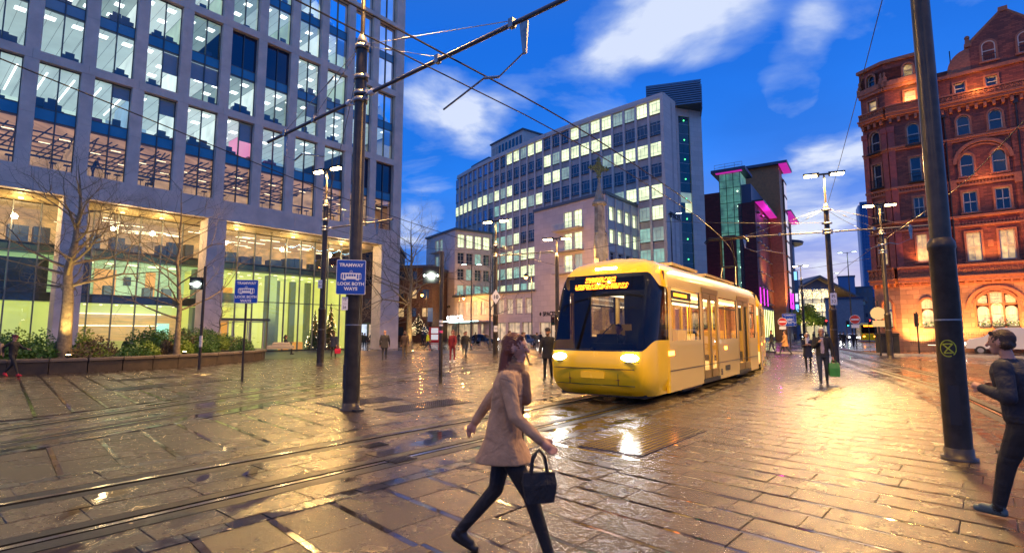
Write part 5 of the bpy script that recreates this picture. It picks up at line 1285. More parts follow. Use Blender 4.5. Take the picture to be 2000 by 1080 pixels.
# shrubs: clumps of leaf-sized faces
def leaf_cluster(n, spots, size, seed, mats, name, label):
    g_ = random.Random(seed); m = MB()
    for _ in range(n):
        cx, cy, r, h, mi = g_.choice(spots); a = g_.random() * 6.283; rr_ = r * math.sqrt(g_.random()); z = .5 + h * (1 - (rr_ / r) ** 2 * .7) * g_.uniform(.15, 1.05)
        p = Vector((cx + rr_ * math.cos(a), cy + rr_ * math.sin(a), z)); d = Vector((g_.uniform(-1, 1), g_.uniform(-1, 1), g_.uniform(-.3, 1))).normalized(); s_ = d.orthogonal().normalized() * size * g_.uniform(.25, .4); L_ = size * g_.uniform(.7, 1.5)
        m.add([p, p + d * L_ * .5 + s_, p + d * L_, p + d * L_ * .5 - s_], [(0, 1, 2, 3)], mi)
    o = m.build(name, mats); tag(o, label, 'shrubs'); stuff(o); return o
gs = random.Random(21)
M_lf = [mat('shrub leaf dark', (.05, .13, .015), .45, var=.3, vscale=9), mat('shrub leaf bright', (.17, .26, .02), .45, var=.3, vscale=9), mat('shrub leaf brown', (.11, .075, .03), .6, var=.3, vscale=9)]
spots = []
for k in range(80):
    dd = gs.uniform(.5, PP2.len - 1); off = -gs.uniform(.5, 3.4); c = PP2.at(dd, off); back = -off
    spots.append((c[0], c[1], gs.uniform(.35, .8), gs.uniform(.35, .7) + back * .26, 0 if gs.random() < .55 else (1 if gs.random() < .5 else 2)))
leaf_cluster(64000, spots, .10, 4, M_lf, 'planter_shrubs', 'low green and brown shrubs and ground cover filling the long planter')
m = MB(); gs2 = random.Random(5)
for k in range(150):
    cx, cy, r, h, mi = gs2.choice(spots[:60]); a = gs2.random() * 6.3; rr_ = r * gs2.random(); p = Vector((cx + rr_ * math.cos(a), cy + rr_ * math.sin(a), .55 + h * gs2.uniform(.6, 1.1)))
    for j in range(5): t = j * 1.257; m.add([p, p + Vector((.045 * math.cos(t), .045 * math.sin(t), .02)), p + Vector((.05 * math.cos(t + .5), .05 * math.sin(t + .5), .0)), p + Vector((.045 * math.cos(t + 1), .045 * math.sin(t + 1), .02))], [(0, 1, 2, 3)])
fl = m.build('white_flowers', M_white); tag(fl, 'small white flowers dotted over the planter shrubs', 'flowers'); stuff(fl)

M_bark = mat('plane bark', (.20, .15, .08), .6, var=.6, vscale=7, bump=.8, bscale=22)
M_twig = mat('twig brown', (.10, .07, .045), .6)
def bare_tree(loc, h, trunk_r, seed, label, lean=(0, 0), spread=1., fork=.33, levels=5, group=None, dense=1., cat='tree'):
    g_ = random.Random(seed); t = thing('bare_tree', label, cat, loc, 0, group); tr = MB(); br = MB()
    def grow(p, d, L_, r, lv, mb):
        n = 4 if lv < 2 else 3; q_ = p; dirn = d; 
        for k in range(n):
            dirn = (dirn + Vector((g_.uniform(-1, 1), g_.uniform(-1, 1), g_.uniform(-.4, .7))) * (.10 + .05 * lv)).normalized()
            nx = q_ + dirn * L_ / n; ra = r * (1 - .45 * k / n); rb = r * (1 - .45 * (k + 1) / n)
            mb.tube(q_, nx, ra, rb, 7 if lv == 0 else (5 if lv < 3 else 3), caps=False); q_ = nx
            if lv >= 1 and k > 0 and lv < levels and g_.random() < .75 * dense:
                s_ = dirn.orthogonal().normalized(); s_.rotate(Matrix.Rotation(g_.random() * 6.283, 3, dirn)); nd = (dirn * .55 + s_ * .8 + Vector((0, 0, .25))).normalized(); grow(q_, nd, L_ * g_.uniform(.45, .65), rb * .55, lv + 1, br)
        if lv < levels:
            kk = 2 if lv > 0 else 3
            for j in range(kk):
                s_ = dirn.orthogonal().normalized(); s_.rotate(Matrix.Rotation(j * 6.283 / kk + g_.random(), 3, dirn)); nd = (dirn * .8 + s_ * .6 * spread + Vector((0, 0, .12))).normalized(); grow(q_, nd, L_ * g_.uniform(.6, .78), r * .5, lv + 1, br)
    # trunk, then a leader with side limbs all the way up
    z = h * fork; pts = [Vector((0, 0, 0)), Vector((lean[0] * .5, lean[1] * .5, z * .5)), Vector((lean[0], lean[1], z))]
    tr.tube(pts[0], pts[1], trunk_r * 1.15, trunk_r * .9, 12, caps=False); tr.tube(pts[1], pts[2], trunk_r * .9, trunk_r * .78, 12, caps=False); tr.tube((0, 0, -.1), (0, 0, .35), trunk_r * 1.6, trunk_r * 1.15, 12, caps=False)
    p = pts[2]; n = 9; lead = p
    for k in range(n):
        nx = lead + Vector((g_.uniform(-.12, .12), g_.uniform(-.12, .12), (h - z) / n)); ra = trunk_r * .74 * (1 - k / n) ** 1.0 + .012; rb = trunk_r * .74 * (1 - (k + 1) / n) + .012
        tr.tube(lead, nx, ra, rb, 8, caps=False)
        for j in range(3 if k < 6 else 2):
            a = g_.random() * 6.283; up = .25 + .6 * k / n; nd = Vector((math.cos(a), math.sin(a), up)).normalized(); grow(lead + (nx - lead) * g_.random(), nd, (h - z) * .34 * spread * (1 - .62 * k / n), ra * .42, 2, br)
        lead = nx
    tr.build('trunk', M_bark, t); br.build('branches', M_twig if trunk_r < .12 else M_bark, t); return t
bare_tree((-19.0, 22.6, .3), 8.6, .26, 3, 'big bare tree with a gold lit trunk in the left planter', spread=1.05, fork=.30, levels=6, dense=.8)
bare_tree((-13.7, 23.9, .3) if False else (-16.6, 26.4, .3), 8.6, .15, 8, 'darker slender bare tree at the right end of the planter', spread=1.0, fork=.22, levels=6, dense=.8)
bare_tree((-18.2, 33.0, .4), 4.2, .04, 5, 'young sapling with reddish twigs in the planter tip', spread=.6, fork=.3, levels=4)
bare_tree((-8.9, 46.0, 0), 11.5, .27, 13, 'large bare tree right of the office block corner', spread=1.1, fork=.28)
bare_tree((-2.4, 58, 0), 12.5, .13, 17, 'thin upright bare tree in front of the stone offices', spread=.7, fork=.25)
bare_tree((-15.5, 70, 0), 9.0, .18, 19, 'farther bare tree beside the dark brown building', spread=1.1, fork=.25)
# leafy green tree at the street corner
GT = thing('leafy_tree', 'small round green tree beyond the blue signs down the street', 'tree', (57.5, 104, 0)); MB().tube((0, 0, 0), (0, 0, 3.6), .25, .18, 8).build('trunk', M_bark, GT)
m = MB(); g_ = random.Random(3)
for k in range(5200):
    c = g_.choice(((0, 0, 4.9, 2.3), (1.7, 0, 4.4, 1.8), (-1.8, .4, 4.4, 1.7), (.4, -.6, 6.0, 1.5), (3.2, .2, 3.9, 1.2))); v = Vector((g_.gauss(0, 1), g_.gauss(0, 1), g_.gauss(0, 1))).normalized() * c[3] * g_.random() ** .4
    p = Vector(c[:3]) + v * .9; a_ = Vector((g_.uniform(-1, 1), g_.uniform(-1, 1), g_.uniform(-1, 1))) * .16; b_ = Vector((g_.uniform(-1, 1), g_.uniform(-1, 1), g_.uniform(-1, 1))) * .14; m.add([p - a_, p + b_, p + a_, p - b_], [(0, 1, 2, 3)])
m.build('crown', M_lf[1], GT)
lamp('POINT', GT, (-1, -3.5, 2.4), 350, (1., .8, .4), .3)
# uplight at the foot of the gold lit tree
def uplight(loc, aim, e, label, grp='ground uplights under the trees'):
    t = thing('uplight', label, 'uplight', loc, 0, grp); MB().lathe([(0, .09), (.10, .11)], 12).build('housing', M_black, t); MB().lathe([(.101, .08), (.108, .08)], 12).build('lens', M_lamp, t)
    l = lamp('SPOT', t, (0, 0, .2), e, (1., .70, .25), .08, spot=75); l.rotation_euler = (Vector(aim) - Vector(loc)).to_track_quat('-Z', 'Y').to_euler(); return t
uplight((-18.2, 21.9, .62), (-19.0, 22.6, 5), 1100, 'small uplight at the front of the gold lit tree')
uplight((-15.9, 25.9, .62), (-16.6, 26.4, 5), 90, 'small uplight by the slender planter tree')
uplight((-8.4, 45.1, .02), (-8.9, 46.0, 5), 500, 'ground uplight by the large bare tree near the office corner')

# ================================================================ TRAM POLES, SPAN WIRES, LAMPS
LAMPS = []
def tram_pole(loc, rz, label, lamps=True, arms=(), rings=True, height=10.0, power=2400, base_plate=False, thick=8.2, step=2.72, r0=.175, r1=.14, grp='tram poles with twin lamps and bracket arms'):
    t = thing('tram_pole', label, 'tram pole', (*loc, 0), rz, grp)
    MB().lathe([(0, r0), (step, r0), (step + .03, r0 + .012), (step + .10, r0 + .008), (step + .16, r1 + .005)], 20).build('base_tube', M_pole, t)
    MB().lathe([(step + .16, r1), (thick, r1 * .88)], 20).build('shaft', M_pole, t)
    MB().lathe([(.0, r0 + .05), (.035, r0 + .05), (.04, r0 + .012), (.14, r0 + .012), (.15, r0 + .001)], 20).build('base_collar', M_steel if False else M_pole, t)
    MB().box(-.055, .055, -r0 - .008, -r0 + .03, .45, .95).box(-.012, .012, -r0 - .013, -r0, .68, .72).build('access_door', M_dark, t)
    MB().lathe([(1.78, r0 + .0012), (1.79, r0 + .002), (1.80, r0 + .0012)], 20).build('strap_band', M_steel, t)
    MB().lathe([(thick, r1 * .88), (thick + .03, r1 * .9), (thick + .22, .05)], 16).build('cone_cap', M_steel, t)
    MB().tube((0, 0, thick + .2), (0, 0, height), .05, .045, 10).build('top_tube', M_pole, t)
    for z in (thick - .12, thick - .85, 6.98, 6.82) if rings else ():
        MB().lathe([(z - .05, r1 * .97), (z - .05, r1 * 1.12), (z + .05, r1 * 1.12), (z + .05, r1 * .97)], 20).box(r1, r1 + .1, -.05, .05, z - .04, z + .04).box(-r1 - .1, -r1, -.05, .05, z - .04, z + .04).build('clamp_ring', M_steel, t)
    if base_plate: MB().box(-.34, .34, -.1, .1, .002, .03).build('base_plate', M_dark, t)
    for s, ln in arms:
        a = MB(); z = 6.9; a.tube((s * .16, 0, z), (s * .36, 0, z), .03, n=8, mi=0); a.tube((s * .36, 0, z), (s * .50, 0, z), .07, n=10, mi=2); a.tube((s * .5, 0, z), (s * ln, 0, z), .042, n=10, mi=1)
        a.build('bracket_arm', [M_steel, mat('grey arm tube', (.12, .12, .13), .4, .6), M_white], t)
        b = MB(); 
        for f_, z1 in ((.45, thick - .15), (.78, thick - .1)):
            x1 = s * ln * f_; b.tube((s * .18, 0, z1), (x1, 0, z + .07), .008, n=4); k = .30; b.tube((s * .18 + (x1 - s * .18) * k, 0, z1 + (z + .07 - z1) * k), (s * .18 + (x1 - s * .18) * (k + .08), 0, z1 + (z + .07 - z1) * (k + .08)), .022, n=5)
            b.box(x1 - .05, x1 + .05, -.05, .05, z - .06, z + .10)
        b.build('stay_wires', M_steel, t)
        c = MB(); x = s * (ln - 1.0); c.add([(x - .09, 0, z - .05), (x + .09, 0, z - .05), (x + .05, 0, z - .62), (x - .02, 0, z - .62), (x - .09, .03, z - .05), (x + .09, .03, z - .05), (x + .05, .03, z - .62), (x - .02, .03, z - .62)], [(0, 3, 2, 1), (4, 5, 6, 7), (1, 2, 6, 5), (0, 4, 7, 3), (2, 3, 7, 6)])
        x2 = x - s * .55; c.tube((x, 0, z - .6), (x2, 0, z - .85), .014, n=4); x3 = x2 - s * .35; c.tube((x2, 0, z - .85), (x3, 0, z - .76), .025, n=6); c.tube((x3, 0, z - .76), (x3 - s * 1.05, 0, z - 1.05), .02, n=6)
        c.build('registration_arm', M_steel, t)
    if lamps:
        MB().box(-.32, .32, -.05, .05, height - .03, height + .05).build('lamp_bar', M_dark, t)
        for s in (-1, 1):
            MB().box(s * .45 - .34 + s * .18, s * .45 + .34 + s * .18, -.13, .13, height + .0, height + .09).tube((s * .26, 0, height - .12), (s * .26, 0, height + .12), .05, n=8).build('lamp_head', M_dark, t)
            MB().box(s * .63 - .28, s * .63 + .28, -.11, .11, height - .085, height - .004).build('lamp_lens', M_lamp, t)
            l = lamp('SPOT', t, (s * .63, 0, height - .14), power, WARM, .12, spot=165, blend=.5)
    return t
aT = math.atan2(-.639, .769)
tram_pole((-3.42, 11.44), aT, 'near tram pole carrying the large blue tramway sign, left of centre', arms=((1, 5.7), (-1, 4.4)), base_plate=True, power=1100)
tram_pole((5.77, 7.02), aT, 'big nearest tram pole on the right with a yellow hourglass mark', power=3200, r0=.145, r1=.118)
tram_pole((-9.55, 26.6), R(-30), 'tram pole with twin lamps before the Christmas trees, left of the big sign', arms=((1, 4.6),), power=3800)
tram_pole((-1.12, 36.0), R(-25), 'tram pole with twin lamps and a diamond sign, centre background', arms=((1, 4.2),), power=2600, height=9.3, thick=7.7)
tram_pole((3.0, 35.0), R(-20), 'tram pole with twin lamps just left of the yellow tram', power=2600, height=7.9, thick=6.7, rings=False)
tram_pole((16.6, 27.4), math.atan2(-1.55, 3.8) , 'tallest twin lamp tram pole behind the couple with the green bag', arms=((1, 4.6), (-1, 5.0)), power=11500)
tram_pole((24.25, 34.2), math.atan2(-1, 3), 'tram pole with twin lamps in front of the red hotel corner', power=2600)
tram_pole((38.5, 70), R(-40), 'far slim tram pole with cool lamps left of the concert hall', power=900, height=10.5, thick=8.7)
# unseen poles added behind and left of the view as warm fill light
tram_pole((-7.5, -3.0), aT, 'added tram pole with unseen fill lamps behind the viewpoint, to the left', power=550)
tram_pole((1.2, -6.0), aT, 'added tram pole with unseen fill lamps behind the viewpoint, in the middle', power=420)
tram_pole((-20, 8), aT, 'added tram pole with unseen fill lamps beyond the left edge', power=1000)
# cool white street lights down the street
def street_light(loc, h, rz, label, arms=2, cool=True, p=600, grp='cool white street lights', fixt=0):
    t = thing('street_light', label, 'street light', (*loc, 0), rz, grp); MB().tube((0, 0, 0), (0, 0, h), .10, .05, 10).build('post', M_dark, t)
    for s in ((-1, 1) if arms == 2 else (1,)):
        MB().tube((0, 0, h - .1), (s * .8, 0, h), .03, n=6).box(s * .8 - .3, s * .8 + .3, -.12, .12, h, h + .08).build('lamp_head', M_dark, t); MB().box(s * .8 - .25, s * .8 + .25, -.1, .1, h - .03, h - .002).build('lamp_lens', M_lampc if cool else M_lamp, t)
        if p: lamp('SPOT', t, (s * .8, 0, h - .08), p, (.75, 1., .9) if cool else WARM, .1, spot=160)
    return t
street_light((45.5, 71), 12.5, R(-35), 'street light right behind the tallest twin lamp pole', p=900)
street_light((46.2, 62.5), 10.6, R(-35), 'street light with staggered heads beside the blue tower', p=1200)
street_light((56, 92), 12, R(-35), 'street light in front of the glass tower farther away', arms=1, p=700)
street_light((15.6, 51.0), 13.2, R(-35), 'dark slim post with one cool lamp behind the tram roof', arms=1, p=300)
street_light((-4.4, 57), 9.0, R(0), 'unlit flat headed lamp post in front of the canopy', p=0)
bpy.data.objects  # (kept simple)
# sodium lanterns
def lantern(loc, h, s, label, p=900):
    t = thing('street_lantern', label, 'lantern', (*loc, 0), 0, 'old amber street lanterns'); MB().tube((0, 0, 0), (0, 0, h + 1.1), .08, .05, 8).tube((0, 0, h + .5), (s * .8, 0, h + .5), .03, n=6).build('post', M_dark, t)
    MB().lathe([(h - .05, .28), (h + .15, .30), (h + .4, .08)], 12, (s * .8, 0)).build('lantern_cap', M_dark, t); MB().lathe([(h - .36, .08), (h - .25, .2), (h - .05, .25)], 12, (s * .8, 0)).build('lantern_glass', M_sod, t)
    lamp('POINT', t, (s * .8, 0, h - .6), p, SODIUM, .2); return t
lantern((2.7, 72.0), 9.3, -1, 'amber lantern on a post before the front wing', 2600)
lantern((-14.9, 92), 8.3, -1, 'amber lantern beside the dark building, left', 1100)
lantern((-9.6, 96), 8.0, 1, 'small amber lantern before the left wing', 1800)
lantern((-24.5, 80), 8.0, 1, 'amber lantern over the Victorian street', 1500)
lantern((9.5, 71.0), 7.6, 1, 'amber lantern hidden by the tram roof', 2600)
# contact wires and span wires: each wire a thing
M_wire = mat('copper contact wire', (.035, .028, .025), .45, .6)
def wire(pts, r, label, sag=0., n=14, cat='overhead wire'):
    out = []
    if len(pts) == 2 and sag:
        a, b = Vector(pts[0]), Vector(pts[1])
        for k in range(n + 1): t = k / n; p = a.lerp(b, t); p.z -= sag * 4 * t * (1 - t); out.append(p)
    else: out = [Vector(p) for p in pts]
    return tag(MB().path(out, r, 5).build('overhead_wire', M_wire), label, cat, 'overhead wires of the tramway')
def over(P, d0, d1, z, off=0., n=24): return [(*P.at(d0 + (d1 - d0) * k / n, off), z) for k in range(n + 1)]
wire(over(P_main, 8, 75, 5.95), .012, 'contact wire running over the yellow tram track')
wire(over(P_main, 8, 30, 6.35, -.05), .016, 'heavy catenary wire above the contact wire of the tram track')
wire(over(P_left, 1, P_left.len - 1, 5.95), .012, 'contact wire crossing the big left windows')
wire(over(P_right, 1, 70, 5.8), .012, 'contact wire over the right hand track')
wire([(5.77, 7.02, 8.0), (16.6, 27.4, 8.1)], .009, 'thin span wire from the nearest pole to the tallest lamp pole', .15)
wire([(16.6, 27.4, 8.1), (24.25, 34.2, 8.0)], .011, 'span wire between the two right background poles', .2)
wire([(16.6, 27.4, 7.4), (6.5, 22.0, 6.3)], .010, 'span wire left from the tallest lamp pole over the tram', .05)
wire([(-1.12, 36, 6.9), (6.5, 26.0, 6.2)], .011, 'span wire from the diamond sign pole towards the tram', .2)
wire([(-9.55, 26.6, 8.0), (-3.42, 11.44, 8.0)], .010, 'span wire between the two left poles', .15)
wire([(-9.55, 26.6, 7.0), (-1.12, 36, 7.4)], .010, 'low span wire between the left lamp pole and the diamond sign pole', .5)
wire([(24.25, 34.2, 6.6), (16, 45, 6.2)], .011, 'span wire from the hotel corner pole', .25)
# ================================================================ SIGNS
def plate(parent, w_, h_, r=.03, t=.006, m=None, y=0., name='plate'):
    pts = []
    for cx, cz, a0 in ((w_ / 2 - r, h_ / 2 - r, 0), (-w_ / 2 + r, h_ / 2 - r, 90), (-w_ / 2 + r, -h_ / 2 + r, 180), (w_ / 2 - r, -h_ / 2 + r, 270)):
        for k in range(5): a = R(a0 + k * 22.5); pts.append((cx + r * math.cos(a), cz + r * math.sin(a)))
    return MB().wallprism(pts[::-1], y - t, y).build(name, m, parent)
def tramway_sign(parent_label, loc, rz, w_, h_, post=None, text=True, on=None, grp='blue tramway look both ways signs'):
    t = thing('tramway_sign', parent_label, 'sign', loc, rz, grp)
    plate(t, w_, h_, .05 * w_, .006, M_white); plate(t, w_ * .965, h_ * .97, .04 * w_, .003, M_blue, -.007, 'blue_face')
    k = w_ / .60; y = -.0115
    lettering('letters', 'TRAMWAY', .098 * k, M_white, t, (0, y, .195 * k * h_ / w_ * .93), (R(90), 0, 0), .001, .003 * k)
    lettering('letters', 'LOOK BOTH', .094 * k, M_white, t, (0, y, -.175 * k), (R(90), 0, 0), .001, .003 * k)
    lettering('letters', 'WAYS', .098 * k, M_white, t, (0, y, -.283 * k), (R(90), 0, 0), .001, .003 * k)
    m = MB(); s = k * .0055
    def b(x0, x1, z0, z1, mi=0): m.box(x0 * s, x1 * s, y - .001 - mi * .0015, y, z0 * s, z1 * s, mi)
    b(-38, 38, -8, 13); b(-35, 35, 13, 16); b(-30, -18, -12, -8); b(18, 30, -12, -8)
    for x in (-35, -26, 22, 31): b(x, x + 5, -6, 11, 1)
    for x in (-17, -8, 1, 10): b(x, x + 7, 3, 11, 1)
    m.tube((0, y, 16 * s), (-6 * s, y, 21 * s), .8 * s, n=4).tube((-6 * s, y, 21 * s), (0, y, 26 * s), .8 * s, n=4).tube((0, y, 26 * s), (6 * s, y, 21 * s), .8 * s, n=4).tube((6 * s, y, 21 * s), (0, y, 16 * s), .8 * s, n=4)
    m.build('tram_symbol', [M_white, M_blue], t)
    if post: MB().tube((0, .05, -post), (0, .05, h_ * .4), .038, n=10).build('post', M_pole, t)
    return t
tramway_sign('large blue tramway warning sign on the near pole', (-3.43, 11.2, 2.80), math.atan2(0, 1) + R(14), .60, .74)
tramway_sign('smaller blue tramway warning sign on its own post, left', (-9.05, 17.95, 3.02), R(8), .76, .80, post=3.02)
tramway_sign('tall blue tramway sign down the street beside the no entry sign', (24.2, 46.2, 2.75), R(0), .75, 1.1, post=2.75)
tramway_sign('wide blue tramway sign farther down the street', (27.2, 52.0, 2.9), R(-8), 1.3, 1.2, post=2.9)
P1 = bpy.data.objects['tram_pole']
dk = tag(MB().box(-.24, .24, -.01, .01, -.33, .33).build('sign_back', M_dark, None, (-3.72, 11.62, 2.82), R(-62)), 'dark back of a second sign on the near pole', 'sign back')
def label_plate(loc, rz, rows, label, w_=.13, h_=.28):
    t = thing('number_plate', label, 'number plate', loc, rz, 'small white number plates on poles'); plate(t, w_, h_, .01, .004, M_white)
    for k, s in enumerate(rows): lettering('letters', s, h_ / (len(rows) + .8), M_black, t, (0, -.006, h_ / 2 - h_ / (len(rows) + .4) * (k + .95)), (R(90), 0, 0), .001)
    return t
label_plate((-3.56, 11.24, 2.24), R(14), ['12', '—', '26'], 'white number plate just under the large tramway sign')
label_plate((-9.62, 26.38, 4.05), R(10), ['13', '24'], 'white number plate on the left twin lamp pole', .2, .42)
label_plate((16.55, 27.16, 3.35), R(-25), ['PI', '32'], 'white number plate on the tallest lamp pole', .3, .62)
label_plate((-1.1, 35.78, 1.9), 0, ['30'], 'white number plate low on the diamond sign pole', .25, .4)
t = thing('speed_sign', 'white diamond tram speed sign marked 10', 'sign', (-1.10, 35.75, 4.05), 0); MB().wallprism([(0, -.5), (-.33, 0), (0, .5), (.33, 0)], -.01, 0).build('plate', M_white, t); lettering('letters', '10', .36, M_black, t, (0, -.013, -.13), (R(90), 0, 0), .001, .01)
def no_entry(loc, rz, label, post, r=.32):
    t = thing('no_entry_sign', label, 'sign', loc, rz, 'red no entry signs')
    m = MB(); n = 24; m.wallprism([(r * math.cos(-k * 2 * math.pi / n), r * math.sin(-k * 2 * math.pi / n)) for k in range(n)], -.01, 0).build('disc', M_red, t)
    MB().box(-r * .78, r * .78, -.016, -.011, -r * .18, r * .18).build('bar', M_white, t); MB().wallprism([(r * 1.1 * math.cos(-k * 2 * math.pi / n), r * 1.1 * math.sin(-k * 2 * math.pi / n)) for k in range(n)], -.004, .006).build('rim', M_white, t)
    MB().box(-r * .8, r * .8, -.01, 0, -r * 2.0, -r * 1.2).build('sub_plate', M_white, t); MB().tube((0, .06, -post), (0, .06, r), .05, n=8).build('post', M_black, t); return t
no_entry((22.9, 44.9, 2.55), R(-25), 'no entry sign at the kerb left of the blue tramway signs', 2.55)
no_entry((33.0, 51.0, 2.9), R(-30), 'no entry sign on twin posts in the middle of the road', 2.9, .95 * .42)
t = thing('round_sign', 'round grey sign seen from behind with a second plate below', 'sign', (26.2, 37.9, 3.0), R(-35)); n = 20
MB().wallprism([(.46 * math.cos(-k * .314), .46 * math.sin(-k * .314)) for k in range(n)], 0, .02).box(-.36, .36, 0, .02, -.95, -.5).build('sign_back', mat('grey sign back', (.36, .36, .27), .5), t); MB().tube((0, .06, -3), (0, .06, .9), .06, n=8).build('post', M_black, t)
# yellow hourglass mark sprayed on the nearest pole
t = thing('spray_mark', 'yellow hourglass in a circle sprayed on the nearest pole', 'graffiti', (5.77, 7.02, 1.42), 0); m = MB(); rp = .148
M_spray = mat('yellow green spray', (.42, .45, .02), .5, var=.5, vscale=20)
a0 = math.atan2(-7.02, -5.77) - .15
def on_pole(u, z): return (rp * math.cos(a0 + u / rp), rp * math.sin(a0 + u / rp), z)
def stroke(pts, w_=.012):
    for p, q_ in zip(pts, pts[1:]):
        d = Vector((q_[0] - p[0], q_[1] - p[1])); 
        if d.length < 1e-6: continue
        nn = Vector((-d.y, d.x)).normalized() * w_ / 2; K = 3
        for k in range(K):
            u0 = Vector(p) + d * k / K; u1 = Vector(p) + d * (k + 1) / K
            m.add([on_pole(*(u0 + nn)), on_pole(*(u0 - nn)), on_pole(*(u1 - nn)), on_pole(*(u1 + nn))], [(0, 1, 2, 3)])
stroke([(.085 * math.cos(k * .3), .105 * math.sin(k * .3)) for k in range(-3, 18)]); stroke([(-.055, .055), (.05, .06), (-.045, -.06), (.055, -.055), (-.055, .055)], .015)
m.build('spray_paint', M_spray, t)
# slim posts with light boxes in the mid ground
def signal_post(loc, h, label, box=True, p=260, rz=0.):
    t = thing('signal_post', label, 'signal post', (*loc, 0), rz, 'dark signal posts in the square'); MB().tube((0, 0, 0), (0, 0, h), .062, n=12).build('post', M_pole, t)
    if box:
        MB().box(-.62, -.07, -.09, .09, h - 1.05, h - .5).build('housing', M_black, t)
        for k in range(5): MB().ball((-.56 + k * .11, -.10, h - .80), .036, 6).build('bulb_lens', M_lampc, t)
        lamp('SPOT', t, (-.35, -.2, h - .8), p, (.85, 1., .85), .1, rot=(R(80), 0, 0), spot=120)
    return t
signal_post((-2.33, 17.43), 4.3, 'dark signal post with a row of white bulbs, centre, bearing a pink sticker', p=120)
MB().lathe([(1.62, .0655), (1.70, .0655)], 12).build('pink_sticker', mat('pink sticker', (.7, .08, .25), .5), bpy.data.objects['signal_post'])
MB().lathe([(1.95, .0655), (2.03, .0655)], 12).lathe([(1.84, .0655), (1.90, .0655)], 12).build('white_sticker', M_white, bpy.data.objects['signal_post'])
signal_post((-13.83, 23.66), 4.6, 'dark signal post in front of the planter with one white lamp', p=200)
MB().lathe([(1.0, .0655), (1.5, .066)], 12).build('white_sticker', mat('worn white sticker', (.5, .5, .48), .5, var=.8, vscale=30), bpy.data.objects['signal_post.001'])
# traffic lights
def traffic_light(loc, rz, label, lit, h=3.2, grp='traffic lights'):
    t = thing('traffic_light', label, 'traffic light', (*loc, 0), rz, grp); MB().tube((0, 0, 0), (0, 0, h + .6), .055, n=8).build('post', M_black, t)
    MB().box(.08, .40, -.1, .12, h - .5, h + .5).build('housing', M_black, t)
    for k, (nm, c) in enumerate((('red_lamp', (1, .02, .02)), ('amber_lamp', (1, .4, .02)), ('green_lamp', (.02, 1, .35)))):
        z = h + .32 - k * .32; on = nm.startswith(lit) if lit else False
        MB().ball((.24, -.12, z), (.1, .04, .1), 10).build(nm, mat(nm + (' lit' if on else ' off'), tuple(v * .15 for v in c), .3, emit=c if on else None, es=14), t)
        MB().box(.12, .36, -.3, -.1, z + .10, z + .12).build('visor', M_black, t)
    return t
traffic_light((30.7, 40.2), R(60), 'dark traffic light on the pavement before the red hotel', '', 2.6)
traffic_light((49.5, 84), R(-25), 'red traffic light before the leafy tree', 'red'); traffic_light((58.0, 92), R(-25), 'green traffic light left of the tallest pole', 'green')
traffic_light((60.5, 90), R(-25), 'left one of two red traffic lights side by side', 'red', 3.4); traffic_light((62.1, 90.8), R(-25), 'right one of two red traffic lights side by side', 'red', 3.5)
traffic_light((51.5, 74), R(-25), 'green traffic light right of the tallest pole', 'green', 3.0); traffic_light((75, 110), R(-25), 'far red traffic light in the middle of the street', 'red')
traffic_light((4.6, 62), R(-15), 'dark traffic light in front of the shop windows, centre', '', 3.0)
# litter bin and boards by the hotel
t = thing('litter_bin', 'square black bin beside the hotel corner pole', 'bin', (28.9, 41.0, .1), R(-35)); MB().bevbox(-.75, .75, -.5, .5, 0, 1.35, .05).build('body', M_black, t); MB().bevbox(-.8, .8, -.55, .55, 1.36, 1.5, .04).build('lid', M_black, t)
# St Peter's cross monument
M_crs = mat('weathered monument stone', (.33, .27, .19), .6, var=.5, vscale=2.5, bump=.3, bscale=30)
t = thing('stone_cross', 'tall carved stone pillar topped by a foliate cross behind the tram', 'monument', (5.9, 35, 0), R(20))
MB().lathe([(0, 1.5), (.5, 1.5), (.5, 1.1), (1, 1.1), (1, .8), (2.2, .7)], 8).build('steps', M_crs, t)
MB().lathe([(2.2, .55), (6.0, .42), (10.15, .34)], 8, smooth=False).build('shaft', M_crs, t)
MB().lathe([(10.15, .34), (10.2, .5), (10.35, .52), (10.45, .4), (10.5, .36), (11.0, .26), (11.6, .10), (12.1, .07)], 8, smooth=False).build('spirelet', M_crs, t)
m = MB(); cz = 12.75; m.box(-.05, .05, -.05, .05, 12.0, 13.5).box(-.6, .6, -.05, .05, cz - .05, cz + .05)
g_ = random.Random(2)
for (ax, az) in ((0, 1), (1, 0), (-1, 0), (0, -1)):
    for k in range(3):
        f_ = .2 + k * .2; c = (ax * f_, 0, cz + az * f_)
        for s_ in (-1, 1): m.ball((c[0] + az * s_ * .12, 0, c[2] + ax * s_ * .12), (.085, .06, .085), 6)
    m.ball((ax * .72, 0, cz + az * .72), (.11, .07, .11), 6)
for k in range(12): a = k * .5236; m.tube((.33 * math.cos(a), 0, cz + .33 * math.sin(a)), (.33 * math.cos(a + .5236), 0, cz + .33 * math.sin(a + .5236)), .045, n=5)
m.build('foliate_cross', mat('gilt green cross', (.20, .20, .05), .5, .2, var=.4, vscale=8), t)
for s_ in (-1, 1):
    MB().ball((s_ * .34, -.14, 8.25), (.13, .13, .16), 8).lathe([(6.6, .16), (7.4, .2), (8.1, .14)], 8, (s_ * .34, -.12)).tube((s_ * .3, -.2, 7.9), (s_ * .05, -.3, 7.2), .05, n=5).build('carved_figure', M_crs, t)
lamp('SPOT', t, (.2, -4.2, 3.0), 1500, (1., .68, .32), .1, rot=(R(90 + 62), 0, 0), spot=50)
